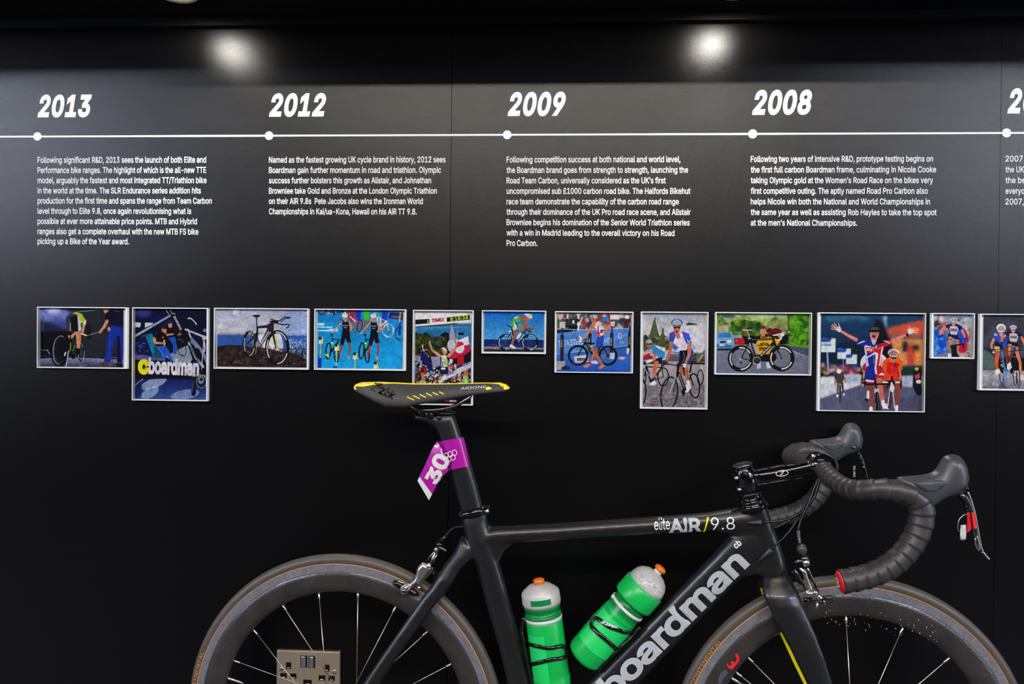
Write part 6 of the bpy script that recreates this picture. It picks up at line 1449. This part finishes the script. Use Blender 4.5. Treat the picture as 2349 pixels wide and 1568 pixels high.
def art10():
    A = Art(1870, 700, 6.27, 70, 135, 1550, 1505)
    A.G((36, 76, 116), (24, 54, 84), 70, 135, 1550, 600); A.E((80, 140, 165), 450, 200, 330, 60, 0, .6); A.E((20, 60, 100), 560, 300, 260, 90, 0, .6); A.P((216, 96, 72), 1030, 330, 1300, 260, 1550, 215, 1550, 430, 1030, 420); A.P((150, 96, 96), 1010, 400, 1550, 410, 1550, 470, 1040, 460); A.P((214, 150, 86), 1080, 470, 1550, 480, 1550, 880, 1250, 880, 1120, 640); A.P((190, 80, 66), 1330, 560, 1440, 580, 1440, 860, 1330, 860); A.P((40, 44, 66), 1260, 520, 1330, 520, 1330, 660, 1260, 660); A.P((50, 44, 56), 1410, 560, 1500, 570, 1500, 640, 1410, 640); A.P((150, 190, 215), 970, 150, 1030, 150, 1020, 350, 985, 350); A.P((14, 24, 40), 860, 200, 980, 250, 1040, 420, 1120, 640, 980, 640, 880, 560, 840, 330); A.P((18, 40, 62), 70, 560, 760, 540, 720, 900, 70, 900); A.B(7)
    A.G((40, 60, 80), (60, 66, 84), 70, 860, 1550, 960); A.N(90, 80, 860, 640, 990, 26, [(190, 60, 60), (40, 80, 190), (60, 40, 50), (210, 190, 180), (120, 40, 60), (200, 200, 60), (90, 80, 90)], .8); A.N(60, 420, 900, 620, 1040, 22, [(200, 190, 200), (150, 40, 70), (110, 30, 60)], .8); A.P((190, 196, 210), 70, 1040, 640, 980, 680, 1000, 660, 1200, 70, 1350); A.P((170, 182, 205), 1240, 1000, 1550, 990, 1550, 1160, 1240, 1180); A.P((30, 60, 50), 1240, 900, 1440, 890, 1440, 990, 1240, 990); A.N(30, 100, 1040, 640, 1220, 60, [(210, 214, 222), (150, 165, 200), (226, 226, 228)], .5); A.B(4)
    A.G((90, 92, 120), (64, 66, 90), 70, 1345, 1550, 1505); A.P((96, 98, 126), 70, 1350, 330, 1250, 700, 1130, 1550, 1170, 1550, 1505, 70, 1505)
    A.P((70, 72, 98), 700, 1350, 1550, 1300, 1550, 1505, 700, 1505, al=.5); A.B(3)
    for x0, y0, x1, y1 in ((72, 480, 285, 680), (312, 625, 510, 775), (440, 705, 600, 845)):
        A.P((216, 226, 238), x0, y0, x1, y0, x1, y1, x0, y1); A.P((40, 80, 170), x0, y0 + 5, x1 - 60, y0 - 2, x1 - 80, y0 + 50, x0, y0 + 55)
    A.T('100m', 76, 590, 28, (90, 100, 140), 0, 1.4, .03); A.L((150, 165, 190), 26, 165, 680, 185, 980); A.L((150, 150, 170), 14, 400, 775, 405, 900); A.B(2)
    A.P((24, 28, 40), 1420, 920, 1540, 900, 1545, 1270, 1480, 1280, 1415, 1160); A.E((200, 190, 90), 1470, 905, 30, 26); A.P((200, 60, 110), 1440, 1000, 1510, 960, 1520, 1030, 1450, 1050); A.E((226, 220, 180), 1500, 1085, 40, 30)
    A.P((70, 70, 60), 300, 960, 400, 960, 420, 1050, 380, 1130, 310, 1120, 280, 1030); A.P((40, 50, 110), 280, 1000, 320, 990, 310, 1060, 275, 1060); A.E((236, 236, 226), 340, 950, 36, 34); A.L(SK2, (22, 16), 290, 1060, 285, 1130); A.L(SK2, (22, 16), 425, 1040, 435, 1110); A.L((120, 66, 50), (30, 20), 330, 1120, 325, 1260); A.L((60, 50, 50), (30, 20), 390, 1120, 405, 1250); A.L((50, 52, 60), 24, 360, 1150, 362, 1385); A.E((225, 225, 232), 322, 1300, 16, 24); A.E((225, 225, 232), 415, 1280, 14, 22); A.B(1.5)
    A.E((220, 226, 236), 850, 830, 200, 160); A.P((190, 30, 50), 680, 870, 730, 820, 740, 960, 690, 950); A.L(SK, (30, 20), 705, 950, 700, 1090); A.P((240, 190, 60), 682, 930, 720, 940, 715, 955, 680, 948)
    # second rider, orange
    A.P((246, 96, 30), 975, 800, 1060, 745, 1200, 745, 1262, 820, 1265, 915, 1195, 920, 1190, 1000, 1010, 1000, 1000, 920, 968, 910); A.P((220, 40, 34), 1040, 820, 1180, 800, 1200, 900, 1180, 1010, 1060, 1010, 1030, 920); A.P((236, 70, 34), 1000, 960, 1100, 990, 1100, 1070, 990, 1080); A.P((236, 60, 34), 1120, 1000, 1200, 980, 1225, 1080, 1140, 1090); A.N(10, 1010, 830, 1210, 870, 8, [(40, 20, 24)], .9); A.L((250, 200, 200), 3, 1110, 860, 1115, 990); A.P((200, 120, 100), 1070, 740, 1190, 740, 1160, 815, 1110, 830, 1080, 790)
    A.P((30, 26, 34), 1085, 735, 1180, 735, 1160, 765, 1110, 765); A.E((220, 218, 220), 1130, 680, 84, 62)
    for i in range(-3, 4): A.L((34, 30, 36) if i % 2 else (236, 90, 50), (14, 8), 1130 + i * 24, 725 - abs(i) * 4, 1130 + i * 14, 640 + abs(i) * 8)
    A.L((206, 110, 84), (34, 24), 985, 930, 1000, 1080); A.L((206, 110, 84), (40, 28), 1225, 930, 1235, 1050, 1265, 1180); A.L((150, 74, 60), (76, 50), 1185, 1080, 1200, 1250, 1190, 1430); A.L((120, 62, 52), (60, 40), 1020, 1110, 1020, 1220); A.L((225, 225, 232), 40, 1190, 1440, 1185, 1500); A.L((30, 26, 32), 22, 980, 1100, 1110, 1095, 1240, 1100); A.P((226, 226, 232), 975, 1085, 1060, 1090, 1060, 1112, 975, 1115); A.P((226, 226, 232), 1160, 1085, 1230, 1085, 1230, 1108, 1160, 1110); A.L((20, 20, 26), 16, 1245, 1060, 1250, 1180)
    A.L((226, 226, 232), 30, 1110, 1110, 1060, 1470); A.P((96, 40, 44), 1090, 1215, 1120, 1225, 1100, 1470, 1060, 1470); A.L((205, 208, 220), 16, 1130, 1240, 1160, 1470); A.E((226, 226, 230), 1120, 1180, 30, 60)
    # winner
    A.L((226, 140, 130), (52, 36), 590, 500, 470, 440, 360, 375); A.L((226, 140, 130), (54, 34), 1110, 515, 1230, 460, 1340, 405); A.P((214, 216, 240), 290, 330, 345, 305, 368, 350, 350, 395, 300, 375, 275, 350); A.P((214, 216, 240), 1340, 330, 1410, 335, 1425, 370, 1400, 405, 1350, 415, 1330, 380)
    for a, b, c_, d in ((300, 345, 218, 312), (300, 335, 232, 285), (310, 325, 262, 266), (335, 320, 325, 268), (300, 360, 222, 346)): A.L((236, 176, 150), 14, a, b, c_, d)
    for a, b, c_, d in ((1360, 345, 1355, 296), (1400, 350, 1445, 305), (1410, 360, 1478, 325), (1415, 370, 1488, 352), (1400, 385, 1480, 388)): A.L((236, 176, 150), 14, a, b, c_, d)
    A.E((40, 30, 40), 1327, 422, 18, 26, -20)
    A.L((150, 76, 66), (84, 52), 800, 1130, 820, 1300, 810, 1480); A.L((206, 120, 104), (100, 60), 930, 1060, 950, 1230, 985, 1360); A.L((225, 226, 236), 52, 985, 1375, 990, 1400); A.P((232, 232, 238), 960, 1400, 1040, 1400, 1060, 1470, 990, 1480); A.L((225, 225, 232), 50, 815, 1470, 815, 1505); A.L((225, 225, 236), 40, 770, 1240, 765, 1330); A.E((30, 30, 40), 750, 1350, 28, 18)
    A.P((196, 28, 50), 900, 560, 990, 530, 1090, 485, 1105, 545, 1000, 600, 970, 680, 955, 860, 1000, 980, 990, 1020, 880, 1030, 860, 940, 880, 800); A.P((32, 50, 150), 610, 485, 760, 515, 800, 510, 850, 600, 850, 800, 870, 1010, 860, 1100, 730, 1090, 720, 1000, 745, 860, 700, 600, 590, 540); A.P((206, 30, 50), 720, 600, 960, 600, 960, 660, 730, 690); A.P((228, 228, 240), 715, 570, 850, 605, 890, 560, 885, 610, 715, 600); A.P((196, 202, 232), 700, 590, 725, 600, 775, 870, 750, 880); A.P((228, 210, 226), 960, 580, 980, 590, 945, 865, 920, 865)
    A.P((228, 228, 240), 750, 740, 860, 670, 905, 690, 905, 760, 885, 900, 900, 990, 870, 980, 850, 880, 870, 720, 830, 710, 755, 760); A.P((32, 50, 150), 790, 740, 865, 700, 868, 760, 850, 1000, 790, 1000); A.P((228, 228, 240), 725, 1060, 850, 1075, 855, 1100, 735, 1095); A.P((200, 30, 50), 735, 1098, 855, 1100, 850, 1125, 745, 1125); A.P((228, 228, 240), 870, 1030, 960, 960, 1000, 980, 1000, 1000, 900, 1040); A.P((200, 30, 50), 880, 1000, 990, 1000, 1000, 1060, 960, 1030, 880, 1045)
    for i in range(3): A.L((228, 228, 240), 6, 600 + i * 14, 560 - i * 4, 690 + i * 14, 510 + i * 4); A.L((232, 220, 226), 6, 980 + i * 14, 505 + i * 2, 1080 + i * 3, 555 - i * 14)
    A.T('sky', 735, 650, 44, (240, 240, 246), 4, 1, .03, wid=90); A.T('UNISON', 862, 632, 18, (236, 190, 200), -4, 1, .02, wid=78); A.L((220, 220, 230), 5, 840, 610, 842, 830)
    A.P((200, 200, 226), 795, 470, 890, 480, 870, 540, 845, 580, 815, 540); A.P((222, 136, 128), 780, 400, 920, 400, 905, 460, 870, 500, 830, 500, 790, 460); A.E((40, 10, 16), 843, 448, 22, 28); A.E((236, 190, 190), 843, 425, 16, 5); A.E((200, 90, 100), 845, 466, 15, 9)
    A.E((34, 32, 38), 848, 362, 86, 56); A.L((150, 150, 156), 6, 780, 350, 915, 345); A.L((190, 190, 196), 5, 800, 330, 900, 326); A.P((222, 136, 128), 785, 388, 915, 388, 915, 410, 785, 410); A.P((26, 22, 36), 780, 352, 918, 352, 905, 390, 860, 392, 848, 378, 835, 392, 790, 390)
    A.L((26, 24, 30), 24, 690, 1110, 760, 1135, 1050, 1120); A.O((26, 24, 30), 705, 1110, 22, 50, 14); A.O((26, 24, 30), 1050, 1150, 10, 40, 10); A.E((214, 140, 120), 690, 1145, 20, 24); A.L((30, 28, 34), 22, 885, 1130, 890, 1190); A.P((196, 198, 206), 860, 1190, 920, 1190, 940, 1250, 900, 1230, 860, 1260); A.P((24, 24, 30), 875, 1250, 915, 1240, 955, 1505, 880, 1505); A.L((210, 196, 40), 6, 880, 1400, 872, 1500); A.L((170, 172, 182), 5, 905, 1260, 930, 1500)
    return A


def front_rider(A, x, y, k, jersey, jw, helm, hc, leg=SK, blue=(30, 60, 180)):
    X = lambda a: x + a * k; Y = lambda b: y + b * k
    A.O((20, 18, 24), X(28), Y(250 + 210), 26 * k, 130 * k, 12 * k); A.E((24, 22, 28), X(28), Y(430), 18 * k, 90 * k)
    A.L(leg, (52 * k, 32 * k), X(-60), Y(205), X(-62), Y(300), X(-50), Y(380)); A.L(leg, (46 * k, 30 * k), X(70), Y(225), X(80), Y(300), X(88), Y(370))
    A.P((26, 34, 70), X(-95), Y(130), X(80), Y(130), X(100), Y(230), X(20), Y(215), X(-20), Y(190), X(-90), Y(215), X(-100), Y(180))
    A.E(leg, X(-55), Y(215), 34 * k, 40 * k)
    A.P(jersey, X(-130), Y(-10), X(-60), Y(-40), X(60), Y(-40), X(150), Y(10), X(170), Y(80), X(90), Y(60), X(80), Y(140), X(-70), Y(140), X(-90), Y(40), X(-150), Y(50))
    A.P(jw, X(-60), Y(0), X(60), Y(0), X(90), Y(60), X(60), Y(150), X(-50), Y(140), X(-70), Y(60)); A.P((130, 110, 124), X(-50), Y(40), X(70), Y(45), X(70), Y(90), X(-55), Y(85)); A.L((190, 30, 60), 5 * k, X(-90), Y(10), X(-50), Y(-5))
    A.L(leg, (44 * k, 26 * k), X(-140), Y(40), X(-195), Y(80), X(-190), Y(150)); A.L(leg, (46 * k, 30 * k), X(150), Y(70), X(190), Y(150), X(200), Y(200)); A.E(blue, X(-195), Y(165), 30 * k, 24 * k); A.E(blue, X(205), Y(215), 20 * k, 22 * k)
    A.P(leg, X(-42), Y(-70), X(42), Y(-70), X(36), Y(-30), X(10), Y(0), X(-14), Y(0), X(-36), Y(-30)); A.P((24, 20, 30), X(-46), Y(-76), X(46), Y(-76), X(40), Y(-55), X(-40), Y(-55)); A.L((240, 236, 236), 5 * k, X(-14), Y(-28), X(14), Y(-28)); A.L((140, 50, 50), 4 * k, X(-14), Y(-22), X(14), Y(-22)); A.E(helm, X(0), Y(-100), 62 * k, 40 * k)
    for i in range(-2, 3): A.L(hc, (10 * k, 5 * k), X(i * 24), Y(-82), X(i * 15), Y(-128))
    A.L((26, 24, 30), 12 * k, X(-100), Y(228), X(0), Y(222), X(110), Y(208)); A.L((200, 200, 206), 14 * k, X(-20), Y(230), X(30), Y(222)); A.L((24, 22, 28), 12 * k, X(120), Y(210), X(125), Y(270)); A.L((190, 190, 200), 8 * k, X(-60), Y(240), X(-40), Y(290), X(10), Y(270))


def art11():
    A = Art(2120, 700, 7.467, 165, 162, 808, 880)
    A.G((150, 150, 170), (120, 120, 140), 165, 162, 808, 880); A.N(120, 165, 162, 808, 420, 46, [(200, 180, 200), (150, 160, 180), (60, 50, 70), (225, 225, 235), (210, 90, 60), (60, 150, 180)], .7); A.N(60, 600, 300, 808, 880, 50, [(190, 180, 176), (150, 140, 140), (220, 215, 215)], .7); A.P((20, 90, 200), 165, 420, 300, 440, 380, 640, 380, 780, 200, 860, 165, 800); A.N(30, 170, 440, 370, 840, 30, [(50, 140, 225), (20, 80, 190), (110, 180, 240)], .7); A.P((40, 80, 200), 570, 360, 690, 400, 740, 560, 700, 700, 600, 650); A.P((190, 20, 60), 600, 640, 740, 640, 745, 770, 640, 830, 590, 760); A.P((170, 20, 60), 690, 400, 740, 480, 770, 620, 740, 640, 700, 520); A.B(3)
    A.L((20, 20, 30), 7, 165, 658, 260, 660); A.N(12, 640, 800, 760, 870, 18, [(120, 110, 80), (210, 160, 150)], .7)
    front_rider(A, 500, 355, 1.0, (26, 34, 84), (214, 206, 220), (228, 222, 218), (60, 56, 66), (232, 130, 100))
    A.L((236, 130, 100), (46, 30), 340, 370, 270, 450, 270, 520); A.E((30, 50, 160), 268, 535, 28, 26); A.P((225, 225, 235), 412, 820, 465, 820, 465, 880, 412, 880)
    A.P((24, 22, 30), 440, 690, 540, 665, 680, 645, 690, 740, 670, 735, 660, 670, 560, 690, 560, 800, 620, 880, 480, 880, 470, 760)
    return A


def art12():
    A = Art(2120, 700, 7.467, 1000, 182, 2032, 1420)
    A.G((66, 66, 80), (84, 88, 100), 1000, 182, 2032, 900); A.N(260, 1000, 182, 2032, 700, 40, [(60, 60, 74), (84, 84, 96), (46, 46, 60), (72, 76, 84)], .4); A.P((90, 110, 104), 1000, 740, 1120, 760, 1240, 900, 1240, 1110, 1000, 1110); A.P((24, 28, 36), 1000, 720, 1130, 750, 1240, 780, 1240, 900, 1120, 800, 1000, 745); A.B(6)
    A.G((150, 148, 160), (196, 192, 204), 1000, 1110, 2032, 1200); A.G((196, 192, 204), (110, 106, 120), 1000, 1198, 2032, 1420); A.N(140, 1000, 1140, 2032, 1420, 50, [(206, 204, 214), (150, 146, 160), (120, 116, 130)], .35, .3); A.P((50, 46, 60), 1280, 1350, 1380, 1340, 1420, 1420, 1280, 1420, al=.5); A.B(2)
    # rider in blue and yellow
    A.O((26, 34, 54), 1330, 1210, 34, 130, 12, -4); A.O((60, 120, 200), 1390, 1190, 24, 150, 12, -3); A.L((60, 130, 215), 34, 1330, 800, 1350, 960, 1400, 1110); A.P((26, 26, 40), 1300, 900, 1340, 900, 1360, 1160, 1290, 1150); A.N(14, 1310, 900, 1350, 1150, 9, [(220, 180, 60), (235, 235, 240), (190, 60, 90)], .9)
    A.P((34, 84, 205), 1170, 480, 1240, 440, 1400, 470, 1400, 700, 1280, 740, 1210, 700, 1200, 620, 1160, 560); A.P((226, 170, 90), 1190, 480, 1250, 490, 1240, 530, 1190, 520); A.P((140, 100, 50), 1280, 560, 1330, 560, 1330, 660, 1280, 660); A.P((26, 34, 60), 1210, 600, 1270, 640, 1340, 680, 1340, 760, 1200, 700)
    A.L((236, 140, 106), (50, 32), 1180, 590, 1140, 680, 1160, 760); A.E((30, 60, 140), 1160, 770, 26, 24); A.E((236, 190, 180), 1185, 805, 24, 22); A.P((226, 190, 120), 1195, 700, 1290, 710, 1290, 780, 1200, 780); A.L((214, 96, 66), (86, 50), 1250, 820, 1240, 960, 1250, 1070); A.P((232, 232, 238), 1215, 1100, 1290, 1080, 1310, 1150, 1250, 1200, 1215, 1180)
    A.P((226, 140, 130), 1270, 470, 1350, 470, 1340, 520, 1310, 545, 1280, 520); A.E((232, 226, 234), 1310, 390, 84, 70, 10); A.P((236, 226, 60), 1230, 400, 1250, 440, 1330, 465, 1390, 400, 1370, 450, 1310, 470, 1250, 455)
    for i in range(-2, 3): A.L((40, 34, 60), (12, 5), 1310 + i * 28, 440 - abs(i) * 8, 1310 + i * 14, 350 + abs(i) * 6)
    A.L((26, 24, 30), 10, 1180, 765, 1330, 745, 1390, 740)
    # white and navy rider in front
    A.L((130, 60, 54), (60, 40), 1400, 760, 1420, 900, 1420, 1000)
    front_rider(A, 1520, 480, 1.0, (26, 34, 84), (206, 204, 216), (226, 222, 224), (70, 66, 76), (236, 136, 106))
    A.L((236, 136, 106), (60, 40), 1590, 800, 1650, 980, 1660, 1180); A.P((232, 232, 238), 1640, 1180, 1700, 1180, 1730, 1260, 1680, 1285, 1640, 1240); A.L((120, 60, 60), (44, 34), 1490, 820, 1465, 960); A.P((232, 232, 238), 1420, 1010, 1480, 960, 1510, 1060, 1460, 1110, 1420, 1090)
    A.O((20, 18, 26), 1560, 1180, 30, 190, 14, -4); A.O((20, 18, 26), 1620, 1210, 24, 200, 14, -5); A.E((28, 24, 34), 1575, 980, 34, 80); A.L((200, 200, 210), 8, 1540, 880, 1600, 880); A.L((220, 190, 60), 8, 1640, 1000, 1650, 1090); A.E((30, 28, 34), 1500, 1130, 22, 40); A.E((200, 200, 206), 1590, 1125, 30, 8)
    A.L((24, 22, 30), 12, 1450, 790, 1560, 775, 1700, 760)
    return A


m_edge = M('frosted_block_edge', (240, 242, 242), 0.3, spec=0.5)
m_pane = glass('clear_block_face', (250, 252, 252), 1.0, 0.03, 1.42)
PICS = [
    (art1, (84.5, 704, 290, 844.5), 'picture of a cyclist on a turbo trainer beside a man pointing a stick'),
    (art2, (303, 705.5, 476, 919), 'tall dark blue picture of two men seen through a bicycle frame with large white lettering'),
    (art3, (490.5, 706.6, 707, 846.5), 'picture of a black bicycle standing on rocks by the sea'),
    (art4, (721, 708.6, 930.8, 849), 'picture of two barefoot triathletes running with bicycles on a blue floor'),
    (art5, (947.2, 711, 1086, 929), 'tall picture of a finisher with raised arms under a race clock, partly behind the saddle'),
    (art6, (1105.4, 712, 1253, 811), 'small picture of a time trial rider against blue sky and sea'),
    (art7, (1273.3, 714.2, 1453.3, 855), 'picture of a barefoot athlete in red white and blue pushing a bicycle'),
    (art8, (1470.8, 715, 1625.3, 938), 'tall picture of road riders in blue with a helicopter above'),
    (art9, (1641.8, 716.3, 1863, 859.9), 'picture of a crouching man in orange behind a bicycle on a village road'),
    (art10, (1878.8, 717.2, 2124.7, 944), 'large picture of a cyclist with both arms spread wide crossing the line'),
    (art11, (2139, 718, 2237, 822.5), 'smallest picture, of a rider in white and navy with blue bags behind'),
    (art12, (2250, 719.8, 2402, 895.8), 'picture of two riders side by side on a wet road, at the right edge'),
]
DP = 0.0125
for fn, (ax, ay, bx, by), lab in PICS:
    A = fn(); X0, Z1_ = WL.px(ax, (ay + ay) / 2, DP); X1, _ = WL.px(bx, ay, DP); _, Z0_ = WL.px(ax, by, DP); _, z1b = WL.px(bx, ay, DP); _, z0b = WL.px(bx, by, DP)
    _, Z1_ = WL.px((ax + bx) / 2, ay, DP); _, Z0_ = WL.px((ax + bx) / 2, by, DP)
    e = empty('picture_block', ((X0 + X1) / 2, 0, (Z0_ + Z1_) / 2), lab, 'picture', 'row of clear picture blocks on the black wall')
    t = 0.0017
    o4 = [(X0, Z0_), (X1, Z0_), (X1, Z1_), (X0, Z1_)]; i4 = [(X0 + t, Z0_ + t), (X1 - t, Z0_ + t), (X1 - t, Z1_ - t), (X0 + t, Z1_ - t)]
    rings = [[Vector((x, -d, z)) for x, z in L] for L, d in ((o4, .0006), (o4, DP - .0006), ([(x + (t * .3 if x < (X0 + X1) / 2 else -t * .3), z + (t * .3 if z < (Z0_ + Z1_) / 2 else -t * .3)) for x, z in o4], DP), (i4, DP), (i4, .0006))]
    meshobj('clear_edge_frame', *loft(rings, closed=True), m_edge, e)
    # the print lies at the back of the block
    im = A.image(fn.__name__.replace('art', 'print_'))
    mt = bpy.data.materials.new('photo_print'); mt.use_nodes = True; p = mt.node_tree.nodes['Principled BSDF']; tx = mt.node_tree.nodes.new('ShaderNodeTexImage'); tx.image = im; tx.interpolation = 'Cubic'
    mt.node_tree.links.new(tx.outputs['Color'], p.inputs['Base Color']); p.inputs['Roughness'].default_value = .6; p.inputs['Specular IOR Level'].default_value = .15
    ox, oy, k = A.o
    u0, v0 = WL.px(ox + A.x0 / k, oy + A.y1 / k, .0022); u1_, v1_ = WL.px(ox + A.x1 / k, oy + A.y0 / k, .0022)
    u0 = max(u0, X0 + t); u1_ = min(u1_, X1 - t); v0 = max(v0, Z0_ + t); v1_ = min(v1_, Z1_ - t)
    if fn is not None:  # fill the block's back
        pass
    v, f = [(u0, -.0022, v0), (u1_, -.0022, v0), (u1_, -.0022, v1_), (u0, -.0022, v1_)], [(0, 1, 2, 3)]
    ob = meshobj('print', v, f, mt, e); uv = ob.data.uv_layers.new(name='uv')
    for l, c in zip(ob.data.loops, ((0, 0), (1, 0), (1, 1), (0, 1))): uv.data[l.index].uv = c
    v, f = box(X0 + t * .5, X1 - t * .5, -.0014, -.0004, Z0_ + t * .5, Z1_ - t * .5); meshobj('white_backing', v, f, m_edge, e)
    v, f = [(X0 + t, -DP + .0004, Z0_ + t), (X1 - t, -DP + .0004, Z0_ + t), (X1 - t, -DP + .0004, Z1_ - t), (X0 + t, -DP + .0004, Z1_ - t)], [(0, 1, 2, 3)]
    meshobj('clear_face', v, f, m_pane, e)
for o in bpy.data.objects:
    if '_o' in o: del o['_o']
